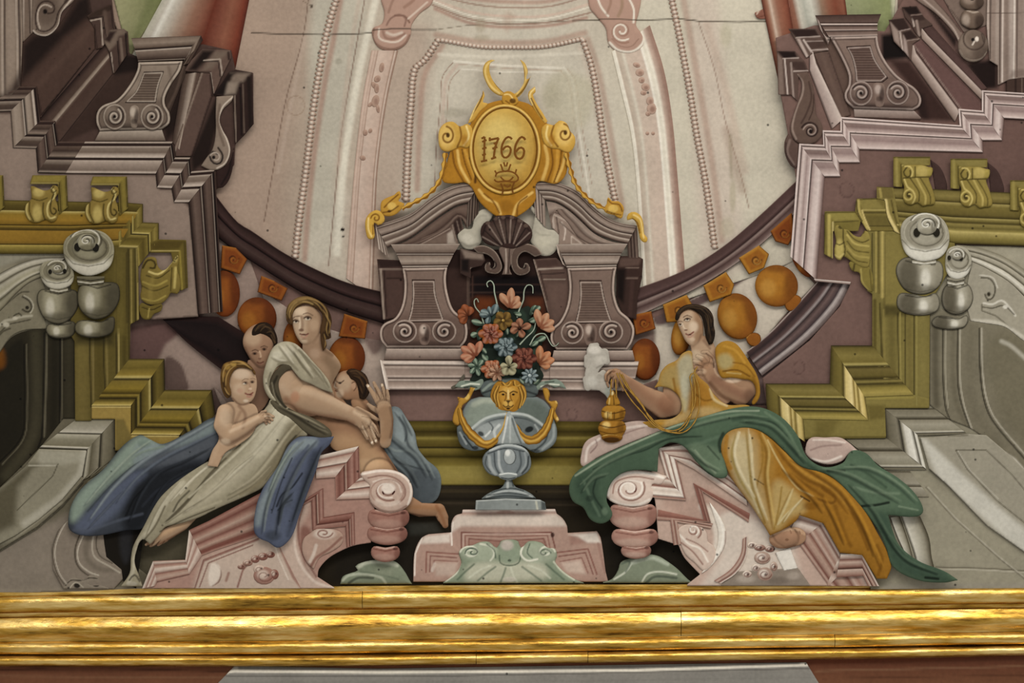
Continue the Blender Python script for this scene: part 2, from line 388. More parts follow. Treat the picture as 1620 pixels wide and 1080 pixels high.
# ================================================================ the painted dome shell behind everything
dome = thing('painted_dome', 810, 470, 'pale pink and cream painted dome interior rising behind the broken pediment', 'dome')
shell = R('shell', dome, '150,-40 1420,-40 1420,330 1240,420 1010,500 640,500 440,420 300,330', 'd4', [
    G(380, 200, 620, 200, 'a99288', 'b6aca0', 1), G(1000, 200, 1240, 200, 'b9b2a5', 'b9b2a3', 0),
    F('~700,60 930,55 985,480 640,480', 'bcb6ab', 60, .9), F('960,-60 1260,-60 1260,500 1000,500', 'beb8ab', 60, .95),
    F('~380,-50 490,-50 478,80 440,300 425,420 360,330', 'ad988e', 24, .9),
    F('~505,-50 575,-50 560,120 532,270 524,400 478,420 490,260', 'b1ada2', 12, .85),
    F('~620,60 680,50 640,300 600,480 585,300', 'b39e95', 22, .7),
    F('500,360 520,330 548,300 590,345 600,480 470,420', 'bdb6ab', 10, .55),
    F('~555,330 575,300 590,330 610,420 600,470 560,450', 'b99c94', 14, .7),
    F('1085,-50 1130,-50 1170,300 1180,420 1110,460', 'c1b3ab', 14, .7),
    F('~1010,280 1040,270 1060,460 1012,480', 'c4bfb5', 10, .6),
    # thin drawn lines
    L('~492,-40 480,55 452,160 432,270 418,350', 1.5, '7d6258', .8),
    L('~482,60 460,170 440,272', 6, 'b8a69d', .5),
    L('~1105,35 1130,110 1147,190 1170,270 1185,330', 1.6, '97786f', .7), L('~1118,40 1150,150 1178,270', 12, 'bba69d', .5, .9),
    L('~1150,205 1160,250 1175,300', 14, 'a98f85', .45, .9), L('~1155,215 1157,280', 5, '8f8571', .5, .9),
    L('~584,-40 566,60 550,150 540,210 534,270 520,420', 1.8, '8d7068', .85),
    L('~604,-40 585,40 567,120 553,200 543,270 533,400', 11, 'cbc6bb', .95, .7),
    L('~576,-40 558,60 545,160 536,260', 7, 'b9a79d', .5, .8),
    L('~718,97 700,122 697,160 690,240 688,300', 1.4, 'a08178', .9), L('~728,110 712,130 708,170 702,260', 1.4, 'a98a81', .8),
    L('~723,103 706,127 702,165 696,250', 6, 'c2aea6', .7),
    L('718,97 800,104 890,108', 3, 'd2cdc4', .9), L('722,101 800,108 888,112', 1.2, 'b49b92', .7), L('728,109 800,114 886,115', 2.2, 'd2cdc4', .8),
    L('~892,107 905,128 913,190 928,280 935,330', 3, 'd2cdc4', .9), L('~887,112 900,132 908,190 922,280', 1.5, 'b59a91', .7), L('~897,108 910,128 919,190 936,290', 1.3, 'b59a91', .7),
    # pink shade beside the bead rows
    L('~546,-40 528,60 514,130 499,230 488,330 482,410', 9, 'b28e86', .75, .8), L('~700,72 672,118 665,180 660,300', 9, 'b99a92', .75, .8),
    L('~918,75 933,120 955,240 972,330', 8, 'c2b3aa', .5, .8), L('~930,62 946,110 962,190 985,330', 9, 'b59a92', .7, .8),
    L('~1076,-30 1092,60 1112,170 1128,270 1142,380', 10, 'b99f97', .75, .8),
    L('~690,55 760,66 860,66 925,52', 9, 'b99b93', .75, .8), L('~694,86 780,90 920,84', 5, 'cbc5ba', .7),
    # great arch mouldings at the top
    L('~680,-2 740,18 800,26 870,24 945,2', 4, 'c9b3aa', .9), L('~684,8 742,30 800,38 870,35 935,20', 2.4, 'a07d74', .9),
    L('~688,14 742,36 800,43 872,40 928,28', 5, 'b48f87', .8, .8), L('~690,-8 745,6 800,12 870,10 940,-10', 2.4, 'a07d74', .8), L('~690,-14 745,-2 800,3 870,2 930,-16', 6, 'b69188', .7, .8),
    L('~686,2 742,24 800,32 868,29 938,10', 2, 'd5cfc5', .8),
    F('~800,20 815,25 812,32 800,50', 'b08f84', 6, .4),
    # old damp patches
    E(760, 40, 8, 12, '9b907e', .5, .9), E(762, 60, 12, 5, '9b907e', .5, .9), F('~866,130 885,112 915,118 940,135 930,190 905,215 890,240 862,170', 'b2ac9a', 10, .75), E(872, 152, 14, 20, 'a6a08e', .6, .9),
    E(720, 178, 22, 7, 'a59f92', .7, .9), E(536, 97, 5, 5, '8f8a7e', .6, .9), E(1159, 310, 5, 26, 'a39c87', .6, .9), E(1150, 360, 12, 16, 'b0a894', .5, .9), E(1148, 56, 9, 18, 'aaa48f', .5, .9),
    L(ell(468, 167, 14, 15), 1.6, '9d8578', .6), E(542, 363, 3, 3, '2c2320', 1), E(543, 374, 2, 2, '2c2320', 1), E(493, 10, 2.4, 2.4, '4d4038', 1), L('480,2 493,10', 1.2, '7d6c60', .8),
    # the crack through the plaster
    L('398,52 450,54 520,55 575,53 640,47 690,47', 1.9, '4a3f37', .95), L('690,47 740,40 800,38 905,33', 1.2, '7d6f64', .8), L('905,33 960,32 1015,32 1075,30 1110,34 1170,35 1240,33', 2.0, '55493f', .95)],
    d=0.0, th=0.006, res=2.0, mat='fresco')
RIBST = '0:bca199@.012 .08:ccb6ae@.016 .12:c0a79f@.016 .2:c4aea6@.016 .24:b2968e@.015 .28:c6b2aa@.016 .8:c4ada5@.016 .86:b0948b@.014 .9:cab8b0@.018 .97:a0837a@.012 1:b0938a@.006'
B('rib', dome, '~588,80 575,150 566,220 559,290 548,440', '~630,80 614,150 603,220 596,290 590,470', RIBST, d=.004, n=40)
B('rib', dome, '~968,82 982,140 998,210 1007,290 1018,470', '~1028,40 1050,110 1063,185 1071,270 1085,450',
  '0:cdc7bc@.012 .06:d8d3ca@.018 .1:b5a79c@.014 .18:b8aca1@.014 .24:c6bfb4@.015 .3:c2b2a8@.016 .62:c5b3aa@.016 .66:dcd7cf@.019 .72:cfc9be@.018 .78:d8d2c8@.018 .84:bfa9a1@.016 .93:ab8d86@.012 1:a5837c@.006', d=.004, n=40)
# carved sprays on the ribs, each a little raised ornament
def spray(parent, P, col, dark, d):
    for (x, y, rx, ry, rot) in P:
        R('rib_ornament', parent, ell(x, y, rx, ry, rot, 14), col, [E(x+1, y+1, rx*.5, ry*.5, dark, .8, .9)], d=d, th=.003, bulge=.006, res=1.5, mat='smooth')
spray(dome, [(604, 107, 4, 8, 10), (597, 125, 5, 6, 40), (592, 135, 4, 6, -30), (596, 140, 4, 8, 0), (594, 160, 6, 10, 15), (598, 172, 3, 7, -10), (587, 165, 3, 6, 50), (578, 210, 4, 5, 0), (586, 207, 3, 4, 30), (574, 250, 5, 4, 20)], 'bb9d94', 'a3827a', .018)
spray(dome, [(1007, 103, 6, 4, 20), (1012, 115, 7, 6, 0), (1015, 127, 5, 5, 0), (1021, 138, 7, 6, 30), (1018, 147, 5, 4, 0), (1028, 160, 6, 7, 0), (1031, 172, 8, 9, 0), (1025, 180, 4, 4, 0), (1024, 211, 3, 3, 0), (1033, 211, 3, 3, 0)], 'c4a79e', 'a27d74', .018)
def beads(path, n, r0, r1):
    P = resample(pts(path), n); V = []; Fc = []; C = []; c0, c1, c2 = lin('d3cac1'), lin('c3aea6'), lin('a88d83')
    for k, (x, y) in enumerate(P):
        r = r0+(r1-r0)*k/max(1, n-1)
        for ox, oy, q, cc in ((0, 0, 1.0, c0), (r*.95, r*.25, .5, c2), (-r*.95, -r*.3, .42, c2)):
            b = len(V); rr = r*q; V.append(((x+ox-810)/S, -(.012+rr*.8/S*(1.6 if cc is c0 else .4)), (540-y-oy)/S)); C.append(cc)
            for ring, (f, h) in enumerate(((.7, .5), (1.0, 0))):
                for i in range(8):
                    a = i*math.pi/4; V.append(((x+ox+rr*f*math.cos(a)-810)/S, -(.008+rr*h/S), (540-y-oy-rr*f*math.sin(a))/S)); C.append(c1 if cc is c0 else c2)
            for i in range(8):
                j = (i+1) % 8; Fc.append((b, b+1+i, b+1+j)); Fc.append((b+1+i, b+9+i, b+9+j, b+1+j))
    o = link('bead_string', V, Fc, np.array(C), dome, 'smooth', True); o['kind'] = 'stuff'
beads('~538,-20 520,40 508,95 496,170 484,270 473,350 467,405', 62, 4.4, 4.6)
beads('~693,64 672,95 656,110 650,165 645,240 642,315', 40, 4.2, 5.0)
beads('~700,64 760,74 800,75 860,74 920,62', 36, 4.0, 4.0)
beads('~922,64 935,103 944,150 954,220 966,285 978,340', 42, 4.2, 4.6)
beads('~1058,-20 1074,55 1090,140 1102,215 1116,290 1130,390', 62, 4.4, 4.4)
def dome_volute(pth, cx, cy, r, st, sg, ops):
    v = R('volute_bracket', dome, pth, 'bf9d95', ops, d=.006, th=.012, bulge=.02, rad=12, res=1.5, mat='smooth')
    sp = spiral(cx, cy, r, 3, 1.6, st, sg)
    return v
dome_volute('~603,-40! 686,-40! 684,4 664,22 651,40 650,55 640,72 622,80 600,76 590,60 590,45 604,38 608,20 603,0', 618, 52, 22, 200, 1, [
    L('~615,20 620,5 632,-20', 4, 'a5837a', .8), L('~640,12 655,0 668,-25', 5, 'a78379', .8), L('~625,25 640,26 648,36', 3, '8d6a60', .9), L('~612,40 618,30 632,24 642,30 640,42', 3, '93716a', .8),
    L('~592,46 590,62 602,74 622,78 640,70 648,56', 3, '9c7a71', .9), L('~600,46 600,60 612,66 630,66 642,56', 3, 'cfc1b8', .9), L('~606,50 610,60 624,62 640,54', 4, 'a07c73', .8), L('~612,52 622,56 636,52', 4, 'c9b9b0', .9),
    L('~646,30 660,18 676,4', 3, 'd0bfb6', .8), L('590,48 620,46 650,46', 1.8, '4a3f37', .9)])
dome_volute('~930,-40! 1012,-40! 1014,0 1010,22 1006,40 1016,55 1018,72 1000,84 978,82 963,70 958,45 945,28 932,10', 984, 48, 22, 200, 1, [
    L('~940,-20 950,10 962,26', 3, 'd8d2c9', .9), L('~958,-20 966,2 960,22', 4, 'a07d70', .6), L('~980,-30 984,10 978,26', 5, 'a58a78', .7), L('~990,-10 1002,14 1002,36', 3, 'd8d2c9', .9),
    L(spiral(984, 50, 20, 4, 1.4, 60, 1), 3, 'a98379', .9), L(spiral(983, 49, 17, 3, 1.3, 50, 1), 2.5, 'd8d1c8', .9), L('~964,68 978,80 1000,82 1016,70 1020,56', 4, 'd9d3ca', .95), L('~968,62 980,73 998,74 1010,62', 2, 'a5837a', .8), L('940,31 980,31 1015,32', 1.6, '55493f', .9)])

# ================================================================ painted columns behind the piers
def column(name, a, b, st, label, extra):
    t = thing(name, (pts(a)[1][0]+pts(b)[1][0])/2, pts(a)[1][1], label, 'column')
    B('shaft', t, a, b, st, d=.012, n=12)
    for nm, o, base, ops in extra: R(nm, t, o, base, ops, d=.008, th=.006, res=2)
column('marble_column', '278,-40 205,95', '402,-40 372,110',
       '0:a9a69a .08:b0aaa2 .12:c9c6c0 .17:b0aaa2 .3:a58f84 .42:9c7466 .55:8a5648 .62:75392c .72:8b5245 .82:96604f .95:803f30 1:5d2a20',
       'red marble column with a grey sheen behind the grey-mauve console on the darker side',
       [('green_wall', '170,-40 290,-40 215,70 205,95 196,60', '84875f', [G(180, 20, 250, 30, '9a9877', '707848', 1), L('240,0 215,60', 12, '6b7446', .5, .9)])])
column('marble_column', '1232,-40 1262,90', '1332,-40 1345,60',
       '0:8a5546 .12:9c6c5e .2:b9b4ab .3:a5a59d .42:c0beb6 .5:a89f96 .58:a08476 .7:9a6755 .82:8c5040 .95:96604f 1:6d3529',
       'red marble column with a grey sheen behind the lilac console on the lighter side',
       [('green_wall', '1325,-40 1420,-40 1412,60 1395,60 1338,30', '8a9070', [G(1340, 0, 1412, 0, '8d9472', '85905f', 1), L('1406,-20 1412,28', 2, '6f7750', .8), F('1408,-30 1440,-30 1440,24 1412,26', 'b5b5a0', 4, .9)])])
column('marble_half_column', '1196,-40 1236,150', '1240,-40 1262,90',
       '0:5c3026 .1:8f5b4c .2:a97f70 .3:c3aea4 .4:b08f83 .55:a06e5f .75:98604f .9:8c5142 1:6d3a2e',
       'slim red marble half column with a base ring beside the lilac console', 
       [('base_ring', '~1194,20! 1246,-2! 1250,12 1232,24 1206,30 1197,28', '98655a', [L('~1198,22 1205,8 1215,0', 2, 'cbb8ac', .9), L('~1203,26 1230,20 1246,10', 2, '6b3a2e', .8)])])

# ================================================================ console maker
def console(par, cap, shaft, panel, pc, vol, mid, base, d, cols, hatch):
    lo, dk, md, lt, hi = cols
    R('console_base', par, base, md, [G(0, min(p[1] for p in pts(base)), 0, max(p[1] for p in pts(base)), hi, md, .8)], d=d, th=.012, res=2)
    PS = pts(shaft, True); yb = max(p[1] for p in PS); xa, xb = min(p[0] for p in PS), max(p[0] for p in PS); xm = (xa+xb)/2
    sh = R('console_shaft', par, shaft, lt, [F([(xa+4, yb-46), (xm-10, yb-60), (xb-4, yb-46), (xb-2, yb-4), (xa+2, yb-4)], md, 9, .75), L(inset(PS, 2.0), 2.6, hi, .85), L(inset(PS, 5.0), 1.8, dk, .7), E(xm, yb-4, (xb-xa)*.45, 7, dk, .6, .9), L([(xb-6, yb-50), (xb-14, yb-66), (xb-22, yb-100)], 5, md, .5, .9)], d=d, th=.022, bulge=.012, rad=10, res=1.3)
    P = pts(panel, True); ops = []
    y0, y1 = min(p[1] for p in P), max(p[1] for p in P); y = y0+8
    while y < y1-2:
        ops.append(L([(min(p[0] for p in P), y), (max(p[0] for p in P), y+hatch)], 1.3, dk, .5)); ops.append(L([(min(p[0] for p in P), y+2), (max(p[0] for p in P), y+2+hatch)], 1.2, lt, .45)); y += 4.0
    R('console_panel', sh, panel, pc, ops+[L(P+P[:1], 3.0, dk, .95), L([(p[0]*.9+.1*sum(q[0] for q in P)/len(P), p[1]*.9+.1*sum(q[1] for q in P)/len(P)) for p in P+P[:1]], 1.6, hi, .8)], d=d+.03, th=.006, res=1.2)
    for (cx, cy, rx, ry, st, sg) in vol:
        sp = spiral(cx, cy, rx*.86, 2, 1.55, st, sg, ry/rx); sp2 = spiral(cx, cy, rx*.7, 2, 1.4, st, sg, ry/rx)
        R('console_volute', sh, ell(cx, cy, rx*1.12, ry*1.12), md, [E(cx, cy, rx, ry, dk, .35, .9), E(cx-rx*.3, cy-ry*.3, rx*.6, ry*.6, lt, .7, .9), L(ell(cx, cy, rx*1.0, ry*1.0)+ell(cx, cy, rx, ry)[:1], 2.2, hi, .6), L(sp, 3.4, dk, .95), L(sp2, 2.8, hi, .85), E(cx, cy, 2.6, 2.6, lo, 1)], d=d+.026, th=.006, bulge=.016, res=1.2)
    if mid:
        cx, cy = np.mean(pts(mid, True), 0)
        R('console_drop', sh, mid, lt, [E(cx-2, cy-7, 5, 7, hi, .9, .9), E(cx+4, cy+2, 4, 12, dk, .7, .9), E(cx, cy+8, 5, 4, dk, .6, .9)], d=d+.026, th=.004, bulge=.012, res=1.2)
    for i, (a, b, st) in enumerate(cap): B('console_cap', par, a, b, st, d=d+.02)

# ================================================================ the mauve pier on the darker side
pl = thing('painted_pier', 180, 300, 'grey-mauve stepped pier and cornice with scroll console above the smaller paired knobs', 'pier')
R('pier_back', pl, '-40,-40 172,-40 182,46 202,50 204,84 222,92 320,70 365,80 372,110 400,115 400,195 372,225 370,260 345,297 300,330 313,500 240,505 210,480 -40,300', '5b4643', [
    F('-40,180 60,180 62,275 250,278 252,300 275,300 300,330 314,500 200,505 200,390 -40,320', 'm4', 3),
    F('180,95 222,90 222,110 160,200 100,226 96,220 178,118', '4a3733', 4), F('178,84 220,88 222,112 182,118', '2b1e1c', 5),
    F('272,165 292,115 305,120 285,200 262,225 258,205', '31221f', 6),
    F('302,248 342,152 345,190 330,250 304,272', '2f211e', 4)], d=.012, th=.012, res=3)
for o, base, ops in (
    ('-40,-40 34,-40 36,66 33,137 12,157 -40,165', '8d7d74', [L('8,-40 9,165', 2, 'm1', .9), L('4,-40 5,165', 2.2, 'b3a59d', .7), L('30,-40 31,40 33,135', 2.4, 'm1', .95), L('26,-40 27,40 29,135', 2, 'b0a29a', .8), F('-40,160 10,148 34,108 36,140 10,160 -40,172', 'm1', 8, .9), E(18, 60, 7, 70, '9c8c83', .6, .9)]),
    ('34,-40 58,-40 52,52 36,68', '7c6b63', [L('38,-40 37,66', 1.6, 'b0a29a', .8), L('46,-40 48,54', 2, 'm1', .9), L('50,-40 51,52', 1.6, 'a8998f', .9)])):
    R('pilaster_strip', pl, o, base, ops, d=.03, th=.012, res=2)
R('pier_fascia', pl, '36,68 52,53 60,56 92,43 120,0 140,-10 150,45 150,78 64,187 58,138 33,137', '5b4540', [
    F('36,72 52,56 92,46 122,0 142,-10 146,24 100,62 33,132', '2a1d1b', 9, .95), L('60,136 148,42', 10, '664f49', .6, .9), L('66,182 150,80', 3, 'm0', .9), L('60,150 66,182', 3, 'm1', .8)], d=.026, th=.01, res=2)
R('scroll_bracket', pl, '~54,-40! 132,-40! 118,0 98,20 92,42 76,57 60,56 52,50 51,20', '82726a', [
    E(75, 15, 20, 26, '6b5a53', .8, .8), L('~122,-10 99,19 92,42 76,56 60,55 53,49', 2.6, 'c0b3aa', .9), L('~118,-12 94,18 87,40 74,50 62,48 57,36 59,16 66,5 78,3 86,10 85,20 76,22', 2.4, 'm1', .9), L('~64,46 60,30 63,14 72,8 82,12', 2.4, 'b5a79e', .8), E(72, 19, 3.4, 4, 'm0', 1), L('104,4 116,-14', 5, '4a3a36', .8), F('108,12 120,2 116,20', 'm1', 3, .8)], d=.036, th=.008, bulge=.012, rad=12, res=1.5)
B('diagonal_moulding', pl, '62,188 168,66', '95,224 178,118', '0:m0 .06:m1 .2:m2 .34:5e4a44 .42:94847b .47:9c8d84 .5:6d5852 .56:59433e .96:5e4944 1:m0', d=.022)
for o, base, ops in (
    ('138,26 146,20 176,7 181,45 162,76 152,78 150,46', 'm2', [F('138,27 147,20 176,7 177,16 150,30 140,33', '46352f', 2), L('141,34 160,30 163,72', 2, 'b0a198', .8), L('150,40 154,76', 2, 'm1', .9), L('166,20 170,58', 6, '6d5953', .9, .9), L('176,10 179,44', 3, 'm1', .9), L('143,30 163,27 168,60', 1.5, 'm0', .8)]),
    ('164,66 172,48 196,46 202,51 203,84 180,118 174,84', 'm2', [F('164,66 174,48 198,46 200,54 188,58 184,70 172,82', '7b6a62', 3), F('165,64 174,50 184,50 174,68', 'm1', 3), L('186,66 189,104', 2, 'm0', .9), L('191,62 194,96', 4, '7d6b64', .9), L('176,84 179,115', 2, 'b0a198', .8), L('199,54 201,86', 3, 'm0', .9)])):
    R('moulding_end', pl, o, base, ops, d=.034, th=.014, res=1.5)
ST = {'h': '0:a3948c .05:a3948c .07:m1 .13:m1 .16:a99a92 .22:85766e .34:7d6c65 .46:b5a7a0 .5:b5a7a0 .52:m1 .57:m1 .6:b0a199 .72:9b8b84 .9:83736c .97:b8aba4 1:m3',
      'k': '0:m3 .07:m1 .13:m1 .16:6b5852 .3:4d3c38 .46:8c7b73 .52:m0 .57:m1 .6:94857d .75:5f4e48 .9:544440 .97:94867e 1:m1',
      'v': '0:m2 .06:m0 .1:m0 .13:a3948c .16:m1 .2:64514c .34:6d5954 .44:4d3c39 .5:m0 .53:9d8e86 .57:m1 .62:67534f .8:75615c .92:4d3c38 1:m0',
      'u': '0:m2 .06:m0 .1:m1 .13:b0a29a .18:b0a29a .22:6f5e57 .3:94857c .42:9c8d84 .5:m0 .53:b0a29a .58:7a6a62 .68:94857c .85:9c8d84 .95:8a7a71 1:m1'}
B('stepped_cornice', pl, '31,137 58,137 64,191 88,191 93,224 135,224 273,224 277,249 301,249 303,271 340,268 346,380 352,492', '-40,178 17,176 21,234 57,235 60,273 104,274 246,275 248,297 271,298 275,320 298,320 306,410 313,496',
  ST, d=.034, segs=['k', 'u', 'k', 'v', 'k', 'h', 'v', 'h', 'v', 'h', 'v', 'v'])
B('light_strip', pl, '290,118 272,224', '322,113 292,246', '0:4a3935 .25:6d5b55 .55:a5968e .62:8a7971 .68:6b5650 1:5f4944', d=.03)
R('strip_face', pl, '318,113 333,117 336,150 303,247 278,247 276,232', '6a5450', [L('320,114 277,238', 3, '8d7c74', .9), L('333,120 335,150', 4, 'm1', .8), L('335,150 303,246', 3, 'm1', .8)], d=.036, th=.008, res=2)
for o, base, ops in (
    ('292,113 300,98 320,78 364,80 365,92 350,122 338,150 333,116', 'm3', [F('296,112 320,80 340,80 328,96 310,113', '2b1e1c', 5), F('340,82 362,82 350,94 334,110 320,112', '7e6d65', 4, .9), L('322,96 348,94 352,122', 2, 'b3a59c', .8), L('320,98 345,97 349,126', 1.6, 'm0', .9), L('333,116 337,148', 2, 'b0a198', .9), L('292,114 333,114', 2, 'm1', .8), L('361,84 362,94', 4, 'm1', .9)]),
    ('337,150 352,130 362,114 372,111 398,115 401,196 386,214 372,228 368,156', 'm1', [F('338,150 354,130 364,128 356,150', '241817', 3), F('360,130 378,128 372,148 356,150', '94857c', 4, .9), F('364,116 396,116 384,130 366,130', '83736b', 4), F('338,148 362,116 372,116 356,134', '2b1e1c', 4), L('371,152 373,224', 2, '8c7c74', .9), L('380,140 382,214', 3, 'm0', .9), L('384,134 386,210', 2, '75645d', .8), L('393,124 396,200', 6, '2c1f1d', .9)])):
    R('moulding_end', pl, o, base, ops, d=.036, th=.016, res=1.5)
R('s_bracket', pl, '~342,153! 369,151! 366,160 352,174 347,190 352,206 360,220 364,238 358,258 345,268 331,268 318,262! 326,250 336,236 341,210 341,180', '8d7d74', [
    L('~368,154 352,170 348,190 353,208 360,224 363,240 356,258 343,266', 2.4, 'c0b3aa', .9), L('~348,166 344,190 348,212 354,230', 4, '75645c', .8), L('~345,234 352,246 348,258 338,258 332,248 336,240 344,244', 3, 'm0', .95), L(spiral(341, 249, 9, 3, 1.0, 200, 1), 2, 'b5a79e', .8), E(338, 249, 2.6, 3, 'm0', 1)], d=.044, th=.008, bulge=.014, rad=8, res=1.2)
R('lower_bracket', pl, '~342,270! 362,258 370,232! 368,262 362,284 352,296 343,297!', '3d2a29', [L('~366,240 362,270 350,292', 3, 'm0', .8)], d=.03, th=.016, bulge=.01, res=1.5)
console(pl, [('208,61 318,57 308,80', '214,80 304,74 298,90', '0:5a4842 .1:7d6c64 .5:8e7e75 .85:6b5952 .95:m0 1:m1'), ('214,80 304,74 300,86', '219,98 292,95 290,100', '0:m1 .08:b3a69d .2:82716a .7:5d4c47 .9:3f302c .95:a99b92 1:m1'),
    ('318,57 321,64 300,100', '300,78 297,90 289,104', '0:m1 .3:5e4c46 .6:4a3a36 .8:7a6961 1:m0')],
    '~219,99! 289,97! 285,112 270,135 261,155 262,168 268,178 268,195 256,205! 158,207! 153,195 154,178 163,167 185,158 205,135 217,112', '~228,114! 260,113! 252,135 247,163! 198,163! 215,145', '6d5c55',
    [(182, 185, 17, 19, 300, 1), (241, 185, 17, 19, 300, 1)], '~206,170 213,166 220,170 219,190 216,203 209,203 206,190', '158,208 256,205 262,223 150,223', .036, ('m0', '3a2a27', '6f5e57', '8d7e75', 'b5a89e'), 0)
R('console_side', pl, '~289,98! 294,112 284,140 274,165 268,180! 262,168 262,155 271,134 286,112', '4d3d38', [L('~290,104 280,140 266,170', 4, '66544e', .8)], d=.036, th=.012, res=1.5)

# ================================================================ the lilac pier on the lighter side
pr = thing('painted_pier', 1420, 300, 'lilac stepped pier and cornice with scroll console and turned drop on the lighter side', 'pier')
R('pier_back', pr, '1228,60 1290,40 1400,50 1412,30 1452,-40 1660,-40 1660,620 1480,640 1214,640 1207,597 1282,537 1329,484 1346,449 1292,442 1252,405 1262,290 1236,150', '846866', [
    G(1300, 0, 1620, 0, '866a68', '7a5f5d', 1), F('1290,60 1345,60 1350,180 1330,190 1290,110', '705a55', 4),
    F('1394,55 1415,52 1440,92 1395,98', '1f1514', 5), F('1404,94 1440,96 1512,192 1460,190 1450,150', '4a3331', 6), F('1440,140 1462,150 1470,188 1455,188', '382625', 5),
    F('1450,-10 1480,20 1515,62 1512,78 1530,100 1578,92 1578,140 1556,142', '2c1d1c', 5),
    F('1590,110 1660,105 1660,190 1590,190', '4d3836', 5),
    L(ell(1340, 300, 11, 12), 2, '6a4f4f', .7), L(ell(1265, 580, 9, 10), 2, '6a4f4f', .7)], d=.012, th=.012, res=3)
NT = {'h': '0:cbbcbc .05:c3b3b3 .08:5a4444 .11:bfaeae .16:c8b8b8 .2:927c7d .3:8b7577 .42:b19e9f .47:c8b8b8 .5:4d3838 .54:bfaeae .58:a48f91 .72:9d878a .88:bba9a9 .97:c9baba 1:8f797a',
      'v': '0:cdbfbf .06:c6b7b7 .1:594343 .14:bcaaaa .2:c8b9b9 .32:a79395 .42:bfaeaf .47:d2c6c6 .5:4a3535 .55:a89496 .65:c2b2b2 .8:cabcbc .9:b09c9d 1:775f5f'}
B('stepped_cornice', pr, '1251,405 1265,227 1303,229 1302,206 1330,207 1330,185 1518,198 1516,172 1553,175 1553,143 1660,150', '1292,442 1305,279 1330,279 1328,257 1361,257 1360,236 1555,241 1554,222 1585,222 1588,187 1680,192', NT, d=.034, segs=list('vhvhvhvhvh'))
B('cornice_foot', pr, '1288,440 1346,445', '1291,444 1345,449', '0:d5cbc8 .5:bcaaa8 1:8a7472', d=.03)
B('light_strip', pr, '1281,82 1281,112 1316,204', '1287,82 1292,100 1334,188', '0:5a4643 .15:a39190 .6:b3a3a1 .9:c4b6b2 1:6b5552', d=.03)
R('strip_face', pr, '1287,82 1312,82 1347,182 1330,187', '705a56', [L('1312,84 1346,180', 3, '4a3735', .7), L('1300,84 1336,184', 6, '7b6560', .6, .9)], d=.03, th=.008, res=2)
B('diagonal_moulding', pr, '1440,72 1441,96 1510,193', '1446,72 1450,84 1518,175', '0:4a3836 .12:8a7773 .5:a59390 .85:b8a8a4 1:5a4542', d=.028)
R('pier_fascia', pr, '1441,69 1459,64 1553,160 1553,176 1518,174', '76595a', [L('1446,72 1520,172', 2, '9b8884', .7), L('1459,66 1553,161', 3, '553f3d', .8)], d=.026, th=.008, res=2)
B('diagonal_moulding', pr, '1455,48 1458,62 1552,158', '1458,44 1468,56 1553,143', '0:4a3836 .1:8d7a76 .5:a3918d .85:b5a5a1 1:5a4542', d=.03)
R('pier_fascia', pr, '1457,42 1474,40 1562,140 1553,144 1468,56', '60484a', [L('1474,42 1561,140', 4, '3a2827', .8), G(1460, 50, 1550, 130, '5c4544', '6a5050', .6)], d=.028, th=.008, res=2)
for o, base, ops in (
    ('1406,32 1430,29 1442,48 1456,62 1444,70 1441,96 1432,84 1414,66', '6f5a56', [F('1406,32 1430,29 1440,46 1422,50', '42302e', 2), F('1409,36 1421,50 1424,74 1415,64', '9c8a86', 2), L('1424,52 1428,80', 2.5, 'b9aaa6', .9), F('1427,52 1441,48 1452,60 1434,64', '3d2b2a', 2), F('1429,56 1434,66 1437,90 1430,82', 'a39290', 2), L('1422,50 1440,46', 1.6, 'a39290', .8), L('1434,65 1454,62', 1.6, '8f7d79', .9)]),
    ('1427,12 1450,10 1462,28 1476,40 1458,46 1456,62 1448,52 1440,38 1432,28', '5e4a47', [F('1427,12 1450,11 1456,22 1438,24', '2c1e1d', 2), L('1443,27 1446,42', 2.5, 'b5a6a2', .9), F('1438,25 1458,22 1464,32 1446,34', '4a3735', 2), L('1450,34 1454,56', 4, '9c8a86', .9), L('1441,25 1460,23', 1.5, '8d7a77', .9)])):
    R('moulding_end', pr, o, base, ops, d=.036, th=.012, res=1.3)
R('arched_bracket', pr, '~1450,-30! 1468,-10 1492,15 1512,38 1523,54! 1517,70! 1512,58 1500,42 1478,20 1452,2 1440,-10!', '897671', [L('~1456,-4 1486,22 1508,46 1516,62', 2.5, 'b5a5a0', .8), L('~1470,-10 1496,20 1520,50', 2.5, '55413e', .9)], d=.034, th=.01, bulge=.008, res=1.5)
R('bracket_panel', pr, '1472,-40 1562,-40 1562,40 1525,52 1505,22', '83716c', [L('~1476,-4 1500,20 1522,50', 3, 'a5948f', .7), L('~1484,-4 1504,16 1524,42', 1.8, '5c4946', .8)], d=.028, th=.006, res=2)
td = thing('turned_drop', 1541, 98, 'turned mauve stone drop with a round knob end under the arched bracket', 'finial')
R('upper_bead', td, ell(1538, 3, 19, 13), '76645c', [E(1533, 0, 9, 7, '9c8a82', .8, .9), E(1538, -1, 3, 2.5, 'm0', 1), E(1550, 4, 7, 12, '463632', .7, .9)], d=.048, th=.004, bulge=.03, res=1.5)
R('neck_bulb', td, '~1524,18 1532,16 1546,17 1554,22 1557,32 1552,42 1540,46 1528,43 1520,34', '7a6860', [E(1528, 32, 6, 9, 'a99a92', .8, .9), E(1550, 34, 8, 12, '463632', .8, .9), L('~1530,16 1540,20 1550,17', 2.5, 'b0a198', .8), L('~1523,40 1538,47 1554,40', 2, 'm1', .8)], d=.048, th=.004, bulge=.04, res=1.5)
